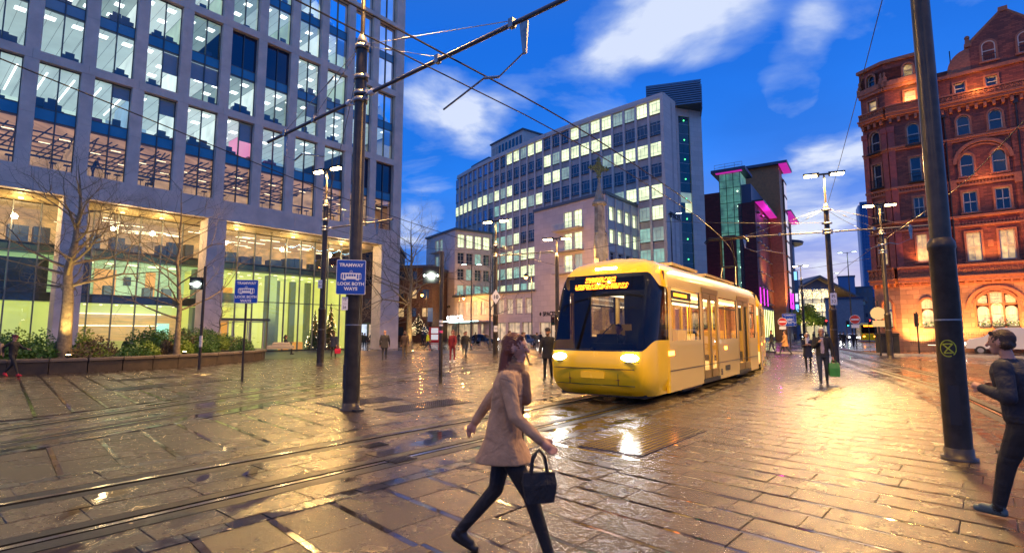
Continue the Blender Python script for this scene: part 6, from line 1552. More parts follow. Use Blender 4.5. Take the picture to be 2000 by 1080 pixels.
# ================================================================ YELLOW TRAM
M_yel = mat('tram yellow paint', (.95, .60, .008), .24, coat=.6, var=.06, vscale=1)
M_sil = mat('tram silver paint', (.80, .58, .17), .26, .1, coat=.4)
M_tgl = mat('tram dark glass', (.005, .006, .009), .05, spec=.35)
M_tin = litmat('tram saloon lit', (1., .50, .12), 1.25, .6, 2.0)
M_tce = litmat('tram ceiling lit', (1., .70, .32), 1.5, .3, 1.5)
M_twin = glassmat('tram side glass', refl=.06, tcol=(1, .93, .82))
M_seat = mat('tram seat yellow', (.35, .22, .02), .5, emit=(1, .5, .1), es=.15)  # seats glow faintly in place of saloon light
M_tpole = mat('tram grab pole', (.7, .5, .05), .3)
M_head = mat('tram headlight lit', (1, 1, .9), .3, emit=(1., .95, .82), es=30)
M_led = mat('orange led matrix lit', (1, .3, .02), .4, emit=(1., .24, .01), es=6)
M_amb = mat('amber side lamp lit', (1, .4, .05), .4, emit=(1., .25, .03), es=14)
M_under = mat('tram underframe', (.012, .012, .013), .7)
W2 = 1.325
def tram_car(t, x0, x1, wins, doors, front=None, back_closed=True, far=True):
    """body between x0 and x1; wins/doors: x ranges; both sides alike"""
    zb, zs, zt = .18, 1.36, 2.62
    for s in (-1, 1):
        # side wall as lower panel, cantrail and pillars round real openings
        m = MB(); cur = x0; items = sorted([(a, b, 'w') for a, b in wins] + [(a, b, 'd') for a, b in doors]); y0, y1 = s * W2, s * (W2 - .06)
        lo, hi = min(y0, y1), max(y0, y1)
        for a, b, k in items:
            if k == 'w': MB().box(a, b, lo, hi, zb, zs).build('side_panel', M_sil, t)
        for a, b, k in items: MB().box(cur, a, lo, hi, zb, zt).build('side_pillar', M_sil, t); cur = b
        MB().box(cur, x1, lo, hi, zb, zt).build('side_pillar', M_sil, t)
        mb = MB(); mb.box(x0, x1, s * W2 - .004 if s > 0 else -W2 - .012, s * W2 + .012 if s > 0 else -W2 + .004, .66, .675); mb.build('panel_seam', M_under, t)
        # curved cantrail and roof shoulder
        pr = [(W2, zt), (W2 - .02, 2.85), (W2 - .10, 3.05), (W2 - .28, 3.22), (W2 - .6, 3.32), (0, 3.38)]
        vs = []; fs = []
        for (yy, zz) in pr:
            for x in (x0, x1): vs.append((x, s * yy, zz))
        for k in range(len(pr) - 1): fs.append((2 * k, 2 * k + 1, 2 * k + 3, 2 * k + 2))
        MB().add(vs, fs, smooth=True).build('roof_shell', M_sil, t)
        for a, b in wins:
            MB().quad((a, s * (W2 - .02), zs), (b, s * (W2 - .02), zs), (b, s * (W2 - .02), zt), (a, s * (W2 - .02), zt)).build('window_pane', M_twin, t)
            m = MB(); y_ = s * (W2 - .01)
            m.box(a, b, min(y_, y_ - s * .03), max(y_, y_ - s * .03), 2.28, 2.32)
            for xx in (a, b - .05): m.box(xx, xx + .05, min(y_, y_ - s * .03), max(y_, y_ - s * .03), zs, zt)
            m.build('window_frame', M_under, t)
        for a, b in doors:
            d = MB(); y_ = s * (W2 - .0); lo2, hi2 = min(y_, y_ - s * .05), max(y_, y_ - s * .05); mid = (a + b) / 2
            for c0, c1 in ((a + .02, mid - .015), (mid + .015, b - .02)):
                for xx in (c0, c1 - .10): d.box(xx, xx + .10, lo2, hi2, .30, 2.62)
                d.box(c0, c1, lo2, hi2, .30, .52); d.box(c0, c1, lo2, hi2, 2.48, 2.62)
            dd = d.build('door', mat('tram door bronze', (.34, .22, .05), .35, .3), t)
            for c0, c1 in ((a + .1, mid - .1), (mid + .1, b - .1)):
                MB().quad((c0, s * (W2 - .03), .5), (c1, s * (W2 - .03), .5), (c1, s * (W2 - .03), 2.5), (c0, s * (W2 - .03), 2.5)).build('door_pane', M_twin, dd)
            MB().box(a - .06, b + .06, min(y_, y_ + s * .012), max(y_, y_ + s * .012), zb, .29).build('door_step', M_under, t)
            MB().box(a - .05, b + .05, min(y_, y_ + s * .02), max(y_, y_ + s * .02), 2.66, 2.80).build('door_track', mat('tram door bronze', (.34, .22, .05)), t)
    q = MB(); q.box(x0, x1, -W2 + .1, W2 - .1, 0.3, .42, 0); q.quad((x0, -W2 + .1, 2.6), (x1, -W2 + .1, 2.6), (x1, W2 - .1, 2.6), (x0, W2 - .1, 2.6), 1)
    # far wall lining seen through the near windows, seats, grab poles, light strips
    q.box(x0, x1, W2 - .14, W2 - .10, .42, 1.5, 0)
    for yy in (-.75, .75): q.box(x0 + .1, x1 - .1, yy - .05, yy + .05, 2.54, 2.58, 4)
    x = x0 + .5
    while x < x1 - .8:
        if not any(a - .3 < x < b + .2 for a, b in doors):
            for yy in (-.95, .45): q.box(x, x + .42, yy, yy + .5, .85, .92, 2); q.box(x + .36, x + .44, yy, yy + .5, .9, 1.62, 2)
        x += .85
    for a, b in doors:
        for xx in (a - .05, b + .05): q.tube((xx, -.45, .4), (xx, -.45, 2.6), .018, n=6, mi=3); q.tube((xx, .45, .4), (xx, .45, 2.6), .018, n=6, mi=3)
    q.build('saloon', [M_tin, M_tce, M_seat, M_tpole, mat('tram light strip lit', (1, .9, .7), .4, emit=(1., .85, .55), es=5)], t)
    MB().box(x0 + .1, x1 - .1, -1.0, 1.0, .12, .3).build('underframe', M_under, t)
    for bxp in ((x0 + x1) / 2 - 3.2, (x0 + x1) / 2 + 3.0):
        MB().box(bxp - .9, bxp + .9, -1.2, 1.2, .08, .34).build('bogie', M_under, t)
        for xx in (bxp - .6, bxp + .6):
            for yy in (-.78, .66): MB().tube((xx, yy, .30), (xx, yy + .12, .30), .29, n=16).build('wheel', M_under, t)
TR = thing('tram', 'yellow fronted articulated tram with lit headlights and an orange destination display', 'tram', (1.86, 12.46, 0), R(54.8))
TR.scale = (1, 1, 1.05)
tram_car(TR, 1.55, 12.3, [(1.75, 4.25), (6.35, 8.75), (10.95, 11.9)], [(4.45, 6.15), (8.95, 10.75)])
# ---- shaped cab: rings of points at rising heights, nose swept back
def nose_x(z):
    pts = [(.16, .42), (.30, .16), (.55, .03), (.95, 0.0), (1.15, .05), (1.35, .11), (2.0, .33), (2.62, .57), (2.95, .74), (3.12, .92), (3.26, 1.15), (3.36, 1.5)]
    for (a, xa), (b, xb) in zip(pts, pts[1:]):
        if z <= b: return xa + (xb - xa) * (z - a) / (b - a)
    return 1.5
def half_w(z):
    pts = [(.16, 1.22), (.5, W2), (2.62, W2), (2.85, W2 - .02), (3.05, W2 - .10), (3.22, W2 - .28), (3.32, W2 - .6), (3.38, .2)]
    for (a, xa), (b, xb) in zip(pts, pts[1:]):
        if z <= b: return xa + (xb - xa) * (z - a) / (b - a)
    return .2
zs_ = [.16, .22, .3, .42, .55, .75, .95, 1.06, 1.14, 1.22, 1.36, 1.55, 1.8, 2.1, 2.35, 2.55, 2.62, 2.7, 2.8, 2.92, 3.02, 3.12, 3.2, 3.27, 3.32, 3.36]
NA = 64
def cab_ring(z):
    nx = nose_x(z); hw = half_w(z); out = []
    for k in range(NA + 1):
        u = -1 + 2 * k / NA            # -1 right side back ... 1 left side back
        au = abs(u); sg = -1 if u < 0 else 1
        if au < .46: y = hw * .80 * (au / .46); x = nx + .10 * (au / .46) ** 2
        elif au < .72:
            f = (au - .46) / .26; a = f * math.pi / 2; y = hw * (.80 + .20 * math.sin(a)); x = nx + .10 + (1.2 - nx * .55) * .62 * (1 - math.cos(a))
        else:
            f = (au - .72) / .28; xs0 = nx + .10 + (1.2 - nx * .55) * .62; y = hw; x = xs0 + (1.56 - xs0) * f
        sm_ = max(0, min(1, (au - .50) / .18)); sm_ = sm_ * sm_ * (3 - 2 * sm_); zz = z
        if .95 < z < 1.55: zz = z + .24 * sm_ * (1 - abs(z - 1.14) / (.19 if z < 1.14 else .41))
        elif 2.35 < z < 3.12: zz = z - .30 * sm_ * (1 - abs(z - 2.92) / (.57 if z < 2.92 else .20))
        out.append((min(x, 1.56), sg * y, zz, au))
    return out
rings = [cab_ring(z) for z in zs_]
parts = {'yellow': MB(), 'glass': MB(), 'sil': MB()}
for j in range(len(zs_) - 1):
    zc = (zs_[j] + zs_[j + 1]) / 2
    for k in range(NA):
        au = abs(-1 + 2 * (k + .5) / NA); P4 = [rings[j][k][:3], rings[j][k + 1][:3], rings[j + 1][k + 1][:3], rings[j + 1][k][:3]]
        xm = sum(p[0] for p in P4) / 4
        if 1.14 < zc < 2.92 and au < .955: kind = 'glass'
        elif xm > 1.62: kind = 'sil'
        else: kind = 'yellow'
        parts[kind].add([(x, y, z) for x, y, z in P4], [(0, 1, 2, 3)], smooth=True)
for k_, nm, mm in (('yellow', 'cab_shell', M_yel), ('glass', 'windscreen', glassmat('tram windscreen glass', refl=.02, tcol=(.34, .34, .36), tint=(.55, .5, .55)))):
    if parts[k_].v:
        o = parts[k_].build(nm, mm, TR); b = bmesh.new(); b.from_mesh(o.data); bmesh.ops.remove_doubles(b, verts=b.verts, dist=.0005); bmesh.ops.recalc_face_normals(b, faces=b.faces); b.to_mesh(o.data); b.free()
MB().add([rings[-1][k][:3] for k in range(NA + 1)] , [tuple(range(NA + 1))]).build('cab_roof', M_yel, TR)
MB().box(.5, 1.5, -1.1, 1.1, .12, .2).build('cab_floor', M_under, TR)
M_cab = mat('cab interior', (.05, .05, .055), .6)
q = MB(); q.box(1.48, 1.53, -1.25, -.2, 1.0, 3.0).box(1.48, 1.53, .75, 1.25, 1.0, 3.0).box(1.48, 1.53, -.2, .75, 2.45, 3.0).box(1.48, 1.53, -.2, .75, .3, 1.45); q.box(.20, .95, -1.15, 1.15, .95, 1.16).box(.62, .95, -.75, .35, 1.16, 1.30).box(.78, .80, -.30, .25, 1.3, 1.52).box(.80, .84, -.95, -.5, 1.3, 1.6); q.build('cab_interior', M_cab, TR)
MB().box(1.18, 1.42, -.42, .12, .9, 1.0).box(1.34, 1.46, -.40, .10, 1.0, 1.75).build('driver_seat', M_seat, TR)
MB().box(.80, .86, -1.0, 1.0, 2.52, 2.84).build('display_case', M_under, TR)
# headlights, trims and reflectors on the nose
for s in (-1, 1):
    m = MB(); yy = s * .88; xn = nose_x(1.0)
    m.ball((xn + .10, yy, 1.0), (.09, .23, .085), 14); m.build('headlight', M_head, TR)
    MB().lathe([(0, .01)], 3).box(xn + .045, xn + .07, yy - .24, yy + .24, .90, .915).build('headlight_trim', M_under, TR)
    MB().box(nose_x(.55) + .04, nose_x(.55) + .07, s * .55 - .1, s * .55 + .1, .52, .58).build('reflector', mat('amber reflector', (.5, .12, .02), .3), TR)
l = lamp('SPOT', TR, (-.12, -.88, 1.0), 45, (1, .95, .85), .08, spot=100); l.rotation_euler = (0, R(80), 0)
l = lamp('SPOT', TR, (-.12, .88, 1.0), 45, (1, .95, .85), .08, spot=100); l.rotation_euler = (0, R(80), 0)
MB().box(nose_x(3.06) - .015, nose_x(3.06) + .05, -.28, .28, 3.02, 3.09).build('marker_light', M_head, TR)
m = MB()
for k in range(34): m.box(nose_x(.74) + .02, nose_x(.74) + .021, 0, 0.001, .7, .701)
MB().box(.012, .05, -1.02, 1.02, .755, .770).box(nose_x(.40) - .01, nose_x(.40) + .03, -1.0, 1.0, .40, .41).build('front_seam', M_under, TR)
# destination display: two rows of amber dots behind the glass
m = MB(); g_ = random.Random(3)
for (z0, y0, y1) in ((2.72, -.35, .45), (2.56, -.70, .72)):
    yy = y0
    while yy < y1:
        for r_ in range(5):
            if g_.random() < .72:
                zz = z0 + r_ * .026; xx = nose_x(zz) + .10 * (abs(yy) / 1.06) ** 2 - .012
                m.box(xx - .006, xx, yy, yy + .018, zz, zz + .018)
        yy += .022
m.build('destination_display', M_led, TR)
m = MB(); m.tube((.16, .15, 1.2), (.24, -.45, 1.75), .012, n=5).tube((.14, .0, 1.18), (.2, .1, 1.22), .02, n=6); m.build('windscreen_wiper', M_under, TR)
for zc_, yy_ in ((.20, -.62), (.20, .62)): MB().box(nose_x(.5) + .0, nose_x(.5) + .02, yy_ - .004, yy_ + .004, .42, .74).build('front_seam', M_under, TR)
MB().box(nose_x(.62) - .012, nose_x(.62) + .0, -.30, .30, .55, .69).build('coupler_cover', mat('tram yellow paint', (.82, .5, .01)), TR)
for z in (3.05,):
    MB().box(1.3, 1.9, -W2 + .02, -W2 + .09, 3.02, 3.07).build('roof_side_light', M_amb, TR)
# side details
MB().box(1.45, 1.85, -W2 - .015, -W2, 1.02, 1.12).build('side_lamp', M_amb, TR)
MB().box(6.9, 7.15, -W2 - .015, -W2, 1.03, 1.13).build('side_lamp', M_amb, TR); MB().box(1.8, 3.4, -W2 + .0, -W2 + .02, 2.36, 2.56).build('side_display', M_under, TR)
m = MB()
for k in range(22): m.box(1.95 + k * .05, 1.985 + k * .05, -W2 - .004, -W2 - .001, 2.42, 2.50)
m.build('side_display_text', M_led, TR)
for x, w_, z0, z1 in ((6.9, .62, .40, .56), (6.35, .16, .30, .48)): 
    v = MB()
    for k in range(4): v.box(x, x + w_, -W2 - .012, -W2, z0 + k * (z1 - z0) / 4, z0 + (k + .7) * (z1 - z0) / 4)
    v.build('vent_grille', M_under, TR)
MB().box(1.4, 1.56, -W2 - .003, -W2 + .05, .18, 1.3).build('colour_break', M_yel, TR)
MB().box(3.5, 6.0, -.8, .8, 3.36, 3.44).box(7, 11, -.8, .8, 3.36, 3.44).build('roof_equipment', M_sil, TR)
m = MB()
for k in range(6): xx = 12.32 + k * .1; m.box(xx, xx + .06, -1.18 - .04 * (k % 2), 1.18 + .04 * (k % 2), .35, 3.1)
m.build('gangway_bellows', M_rubber, TR)
# passengers seen as dark shapes through the glass are modelled as heads and shoulders on the seats
# second half of the tram
T2 = bpy.data.objects.new('rear_section', None); COL.objects.link(T2); T2.parent = TR
ang2 = R(64) - R(55); T2.location = (12.9, 0.0, 0); T2.rotation_euler = (0, 0, ang2)
tram_car(T2, 0.1, 12.5, [(.4, 3.0), (5.1, 7.4), (9.5, 12.0)], [(3.2, 4.9), (7.6, 9.3)])
MB().box(12.5, 13.4, -1.2, 1.2, .2, 3.3).build('rear_cab', M_yel, T2); MB().box(3, 8, -.8, .8, 3.36, 3.45).build('roof_equipment', M_sil, T2)
for x in (1.0, 9.4): MB().box(x, x + .25, -W2 - .015, -W2, 1.03, 1.13).build('side_lamp', M_amb, T2)
# raised pantograph
pg = MB(); px_ = 1.6
pg.tube((px_, -.35, 3.6), (px_ + 1.35, -.3, 4.6), .035, n=6).tube((px_, .35, 3.6), (px_ + 1.35, .3, 4.6), .035, n=6).tube((px_ + 1.35, -.3, 4.6), (px_ + .3, -.25, 5.7), .028, n=6).tube((px_ + 1.35, .3, 4.6), (px_ + .3, .25, 5.7), .028, n=6)
pg.tube((px_ + 1.35, -.4, 4.6), (px_ + 1.35, .4, 4.6), .04, n=6)
for dx in (.1, .5): pg.tube((px_ + dx, -.75, 5.78), (px_ + dx, .75, 5.78), .04, n=6).tube((px_ + dx, -.75, 5.78), (px_ + dx, -.95, 5.6), .03, n=5).tube((px_ + dx, .75, 5.78), (px_ + dx, .95, 5.6), .03, n=5)
pg.box(px_ - .4, px_ + 1.4, -.5, .5, 3.38, 3.62); pg.build('pantograph', M_black, T2)
lamp('AREA', TR, (3.0, 0, 2.5), 60, (1, .7, .35), 1.2); lamp('AREA', TR, (8.5, 0, 2.5), 60, (1, .7, .35), 1.2)

# ================================================================ ROAD VEHICLES
def car(loc, rz, paint, label, L_=4.3, W_=1.75, Hh=1.45, lit=True, group=None, van=False):
    t = thing('car' if not van else 'van', label, 'car' if not van else 'van', (*loc, 0), rz, group); n = 14
    if van: prof = [(-L_ / 2, .45), (-L_ / 2, .9), (-L_ / 2 + .25, 1.15), (-L_ / 2 + 1.05, 1.32), (-L_ / 2 + 1.85, Hh), (-L_ / 2 + 2.2, Hh + .06), (L_ / 2 - .1, Hh + .06), (L_ / 2, Hh - .1), (L_ / 2, .45)]
    else: prof = [(-L_ / 2, .40), (-L_ / 2 - .02, .62), (-L_ / 2 + .15, .76), (-L_ / 2 + 1.15, .92), (-L_ / 2 + 1.85, Hh - .08), (-L_ / 2 + 2.3, Hh), (-L_ / 2 + 3.1, Hh - .04), (L_ / 2 - .35, 1.0), (L_ / 2, .92), (L_ / 2, .42)]
    m = MB(); k = len(prof); rows = []
    for s, ins in ((-1, .0), (-.94, .03), (.94, .03), (1, .0)):
        y = s * W_ / 2; row = []
        for (x, z) in prof:
            tum = .22 * max(0, (z - 1.0)) / .45 if not van else .10 * max(0, z - 1.1)
            row.append((x * (1 - (.03 if abs(s) == 1 else 0)), y * (1 - tum) , z - (.05 if abs(s) == 1 and z > .5 else 0)))
        rows.append(row)
    vs = [p for r_ in rows for p in r_]; fs = []
    for r_ in range(3):
        for j in range(k): fs.append((r_ * k + j, r_ * k + (j + 1) % k, (r_ + 1) * k + (j + 1) % k, (r_ + 1) * k + j))
    fs += [tuple(range(k))[::-1], tuple(range(3 * k, 4 * k))]; m.add(vs, fs, smooth=False); m.build('body', paint, t)
    def glz(a, b, nm):
        mm = MB()
        (xa, za), (xb, zb) = a, b; dx, dz = xb - xa, zb - za; l_ = math.hypot(dx, dz); nx, nz = -dz / l_ * .012, dx / l_ * .012
        wa = W_ * .42 * (1 - .22 * max(0, za - 1) / .45 * (0 if van else 1)); wb = W_ * .42 * (1 - (.22 * max(0, zb - 1) / .45 if not van else .06)); mm.quad((xa + nx, -wa, za + nz), (xa + nx, wa, za + nz), (xb + nx, wb, zb + nz), (xb + nx, -wb, zb + nz)); mm.build(nm, M_tgl, t)
    i0 = 3
    a, b = prof[i0], prof[i0 + 1]; glz((a[0] + .06, a[1] + .04), (b[0] - .04, b[1] - .03), 'windscreen')
    for s in (-1, 1):
        y = s * (W_ / 2 + .006)
        if van: MB().quad((a[0] + .25, y, 1.3), (a[0] + 1.5, y, 1.3), (a[0] + 1.5, y * .95, 1.78), (a[0] + .75, y * .95, 1.78)).build('side_window', M_tgl, t)
        else: MB().add([(a[0] + .25, y * 1.0, .96), (prof[7][0] - .15, y * 1.0, 1.0), (prof[6][0] + .1, y * .87, Hh - .14), (b[0] + .1, y * .86, Hh - .16)], [(0, 1, 2, 3)]).build('side_window', M_tgl, t)
        for xx in (-L_ / 2 + .82, L_ / 2 - .85):
            wh = MB().tube((xx, s * (W_ / 2 - .2), .32), (xx, s * (W_ / 2 + .01), .32), .32, n=18).build('wheel', M_rubber, t); MB().tube((xx, s * (W_ / 2 + .012), .32), (xx, s * (W_ / 2 + .02), .32), .19, n=12).build('rim', M_steel, wh)
        MB().ball((-L_ / 2 + .02, s * W_ * .36, .70 if not van else .82), (.05, .19, .09), 8).build('headlight', M_head if lit else M_white, t)
        MB().box(L_ / 2 - .02, L_ / 2 + .02, s * W_ * .40 - .1, s * W_ * .40 + .1, .72, .88).build('tail_light', mat('tail lamp lit', (.8, .02, .02), .3, emit=(1, .03, .02), es=6), t)
    MB().box(-L_ / 2 - .03, -L_ / 2 + .0, -W_ * .3, W_ * .3, .45, .60).build('grille', M_black, t)
    MB().box(-L_ / 2 - .045, -L_ / 2 - .03, -.26, .26, .38, .48).build('registration_plate', M_white, t)
    if lit:
        l = lamp('SPOT', t, (-L_ / 2 - .25, 0, .7), 120, (1, .97, .9), .1, spot=90); l.rotation_euler = (0, R(78), 0)
    return t
M_cblk = mat('black car paint', (.012, .014, .018), .15, coat=.8); M_cgry = mat('grey car paint', (.12, .12, .13), .25, .5, coat=.6); M_cwht = mat('white van paint', (.62, .60, .56), .3, coat=.5)
car((-4.2, 77.5), R(175) + R(12), M_cblk, 'black saloon car with lit headlights waiting before the canopy')
bpy.data.objects['car'].rotation_euler = (0, 0, R(155))
car((2.6, 66.5), R(120), M_cgry, 'grey car with lit headlights behind the foreground pedestrian')
car((69, 112), R(62), M_cgry, 'left one of two oncoming cars with white headlights down the street', group='oncoming cars'); car((73.5, 115), R(62), M_cwht, 'right one of two oncoming cars with white headlights down the street', group='oncoming cars')
car((70.5, 128), R(62), M_cblk, 'farthest oncoming car with white headlights down the street', group='oncoming cars')
car((37.0, 39.6), R(-39.7) + 0, M_cwht, 'white van passing in front of the red hotel', L_=5.0, W_=1.9, Hh=1.95, van=True)
t = thing('box_truck', 'pale box truck behind the white van at the right edge', 'truck', (43.2, 36.6, 0), R(-39.7)); MB().bevbox(-2.6, 3.2, -1.1, 1.1, .9, 3.15, .05).build('cargo_box', mat('pale truck box', (.50, .52, .50), .4), t)
MB().box(-2.9, 3.2, -.9, .9, .5, .88).build('chassis', M_under, t)
for xx in (-1.9, 2.2):
    for s in (-1, 1): MB().tube((xx, s * .85, .45), (xx, s * 1.1, .45), .45, n=16).build('wheel', M_rubber, t)
# distant tram coming up the street
t = thing('tram', 'distant yellow tram with lights on, far down the street', 'tram', (64.5, 96, 0), R(60)); MB().bevbox(0, 16, -1.3, 1.3, .3, 3.4, .25).build('body', M_sil, t); MB().bevbox(-.6, .0, -1.2, 1.2, .3, 1.5, .1).build('cab_front', M_yel, t)
MB().box(-.5, -.02, -1.15, 1.15, 1.5, 3.0).build('windscreen', M_tgl, t); MB().box(-.56, -.5, -.8, .8, 2.75, 2.98).build('destination_display', M_led, t)
for s in (-.8, .8): MB().ball((-.62, s, 1.0), (.05, .18, .1), 8).build('headlight', M_amb, t)
for k in range(5): MB().box(1 + k * 3, 3.3 + k * 3, -1.33, -1.30, 1.4, 2.6).build('window_pane', M_tin, t)

# ================================================================ KIOSK, BIKES, STREET TREE LIGHTS
t = thing('phone_kiosk', 'red and white kiosk board with posters by the fairy light tree', 'kiosk', (-13.4, 92, 0), R(10)); MB().box(-.95, .95, -.4, .4, 0, 2.6).build('body', M_red, t)
for z in (.45, 1.55): MB().box(-.6, .6, -.43, -.41, z, z + .9).build('poster', mat('poster lit', (.7, .7, .7), .4, emit=(.8, .9, .9), es=.5), t)
xmas_tree((-16.2, 92, 1.2), 3.8, 1.9, 'round small tree wrapped in warm fairy lights before the left wing', n=120, lights=130, seed=8)
t = thing('banner', 'small blue banner on a post by the left wing', 'banner', (-15.3, 95.5, 0), R(5)); MB().tube((0, 0, 0), (0, 0, 6.6), .05, n=8).build('post', M_dark, t); MB().box(.08, 1.0, -.02, .02, 3.6, 6.1).build('cloth', mat('banner blue', (.06, .16, .42), .6), t)
for k in range(7):
    t = thing('bicycle', ['parked bicycle at the left end of the rack', 'second parked bicycle in the rack', 'third parked bicycle in the rack', 'middle parked bicycle in the rack', 'fifth parked bicycle in the rack', 'sixth parked bicycle in the rack', 'parked bicycle at the right end of the rack'][k], 'bicycle', (-10.6 + k * .8, 86 + .3 * k, 0), R(70 + k * 5), 'bicycles parked before the shops')
    for nm, xx in (('wheel', -.5), ('wheel', .5)):
        m = MB()
        for j in range(12): a = j * .5236; m.tube((xx + .34 * math.cos(a), 0, .34 + .34 * math.sin(a)), (xx + .34 * math.cos(a + .5236), 0, .34 + .34 * math.sin(a + .5236)), .02, n=4)
        m.build(nm, M_rubber, t)
    m = MB(); 
    for p, q_ in (((-.5, .34), (-.12, .82)), ((-.12, .82), (.42, .85)), ((.42, .85), (.0, .34)), ((0, .34), (-.12, .82)), ((-.5, .34), (0, .34)), ((.5, .34), (.40, .95))): m.tube((p[0], 0, p[1]), (q_[0], 0, q_[1]), .018, n=4)
    m.build('frame', M_cgry, t); MB().box(-.24, .0, -.05, .05, .86, .92).build('saddle', M_black, t)
# ================================================================ PEOPLE
SKIN = mat('skin', (.42, .22, .15), .5); SKIN2 = mat('skin tanned', (.26, .13, .08), .5); EYE = mat('eye dark', (.02, .015, .012), .2)
def cloth(n, c, v=.25, q=0): return mat(n, c, .75, var=v, vscale=7, bump=0 if q else .3, bscale=60, fold=0 if q else 6, quilt=q)
C_blk = cloth('black cloth', (.012, .012, .014)); C_navy = cloth('navy cloth', (.014, .02, .045)); C_gry = cloth('charcoal wool', (.035, .032, .032)); C_jean = cloth('dark denim', (.02, .03, .055)); C_kh = cloth('khaki cloth', (.10, .07, .04))
C_bei = cloth('beige wool', (.40, .25, .14)); C_pad = cloth('padded navy nylon', (.010, .013, .026)); C_sc = cloth('brown scarf', (.22, .12, .06)); C_red = cloth('dark red jersey', (.20, .008, .015)); C_hiv = cloth('hi-vis yellow', (.50, .62, .02)); C_cam = cloth('camel coat', (.44, .22, .08)); C_wht = cloth('white cloth', (.6, .58, .55)); C_lil = cloth('lilac shirt', (.30, .26, .36))
C_brn = cloth('brown jacket', (.06, .035, .025)); C_blu = cloth('blue jacket', (.02, .05, .40)); C_org = cloth('orange scarf', (.55, .14, .06)); C_shoe = mat('dark shoe', (.02, .018, .016), .4); C_rsh = mat('red trainer', (.6, .02, .03), .5); C_wsh = mat('white trainer', (.6, .6, .6), .5); C_tsh = mat('grey green trainer', (.06, .10, .11), .5)
H_brn = mat('brown hair', (.05, .025, .012), .6, quilt=40, qdir='X', qd=.003); H_red = mat('auburn hair', (.14, .04, .018), .5, quilt=40, qdir='X', qd=.004); H_gry = mat('grey hair', (.42, .40, .38), .6); H_blk = mat('black hair', (.012, .01, .01), .6); H_mar = cloth('maroon hat', (.14, .01, .03)); H_hat = cloth('dark flat hat', (.02, .022, .03))
class Fig:
    def __init__(s): s.parts = []
    def add(s, mb, tagm): s.parts.append((mb, tagm))
    def cap(s, p0, p1, r0, r1, tagm, sx=1., n=12):
        p0 = Vector(p0); p1 = Vector(p1); d = p1 - p0; L_ = max(d.length, 1e-5); dn = d / L_; a = dn.orthogonal().normalized(); b = dn.cross(a); m = MB(); st = []
        for k in range(4): t = math.pi / 2 * k / 4; st.append((-r0 * math.cos(t), r0 * math.sin(t)))
        for k in range(5): st.append((L_ * k / 4, r0 + (r1 - r0) * k / 4))
        for k in range(1, 5): t = math.pi / 2 * (4 - k) / 4; st.append((L_ + r1 * math.cos(t), r1 * math.sin(t) if k < 4 else .0005))
        st[0] = (-r0, .0005); vs = []
        for h_, r_ in st:
            for i in range(n): t = 6.2832 * i / n; vs.append(p0 + dn * h_ + (a * math.cos(t) + b * math.sin(t)) * r_)
        k = len(st); fs = [(j * n + i, j * n + (i + 1) % n, (j + 1) * n + (i + 1) % n, (j + 1) * n + i) for j in range(k - 1) for i in range(n)]
        fs += [tuple(range(n))[::-1], tuple(range((k - 1) * n, k * n))]; m.add(vs, fs); s.add(m, tagm)
    def loft(s, rings, tagm, n=22):
        fine = []
        for a, b in zip(rings, rings[1:]):
            k = max(1, int(abs(b[2] - a[2]) / .035))
            for j in range(k): fine.append(tuple(a[i] + (b[i] - a[i]) * j / k for i in range(5)))
        rings = fine + [rings[-1]]
        # rings: (cx, cy, z, rx, ry)
        m = MB(); vs = []
        for cx, cy, z, rx, ry in rings:
            for i in range(n): t = 6.2832 * i / n; c, s_ = math.cos(t), math.sin(t); vs.append((cx + rx * math.copysign(abs(c) ** .8, c), cy + ry * math.copysign(abs(s_) ** .8, s_), z))
        k = len(rings); fs = [(j * n + i, j * n + (i + 1) % n, (j + 1) * n + (i + 1) % n, (j + 1) * n + i) for j in range(k - 1) for i in range(n)] + [tuple(range(n))[::-1], tuple(range((k - 1) * n, k * n))]
        m.add(vs, fs); s.add(m, tagm)
    def ball(s, c, r, tagm, n=14): m = MB(); m.ball(c, r, n); s.add(m, tagm)
    def build(s, name, voxel, mats, smooth_it=3, coat=None, face=None):
        m = MB(); kd_pts = []; 
        for mb, tg in s.parts:
            b = len(m.v); m.v += mb.v; m.f += [tuple(b + i for i in f) for f in mb.f]; m.m += mb.m; m.t += mb.t; m.sm += mb.sm
            for f in mb.f:
                c = Vector((0, 0, 0))
                for i in f: c += Vector(mb.v[i])
                kd_pts.append((c / len(f), tg))
            for v in mb.v: kd_pts.append((Vector(v), tg))
        me = m.mesh(name, []); o = bpy.data.objects.new(name, me); COL.objects.link(o)
        r = o.modifiers.new('r', 'REMESH'); r.mode = 'VOXEL'; r.voxel_size = voxel; r.adaptivity = 0
        sm = o.modifiers.new('s', 'SMOOTH'); sm.factor = .5; sm.iterations = smooth_it
        dg = bpy.context.evaluated_depsgraph_get(); dg.update(); me2 = bpy.data.meshes.new_from_object(o.evaluated_get(dg)); bpy.data.objects.remove(o)
        kd = kdtree.KDTree(len(kd_pts)); 
        for i, (p, _) in enumerate(kd_pts): kd.insert(p, i)
        kd.balance(); me2.materials.clear(); 
        for mm in mats: me2.materials.append(mm)
        idx = {mm.name: i for i, mm in enumerate(mats)}; mi = []
        for p in me2.polygons:
            k_ = kd_pts[kd.find(p.center)[1]][1]
            if coat and k_ is coat[2] and p.center.z > coat[1]: k_ = coat[0]
            if face and k_ is face[1] and p.center.y > face[0].y + .052 and face[0].z - .09 < p.center.z < face[0].z + .062 and abs(p.center.x) < .068: k_ = face[2]
            mi.append(idx[k_.name])
        me2.polygons.foreach_set('material_index', mi); me2.polygons.foreach_set('use_smooth', [True] * len(mi)); me2.name = name; return me2
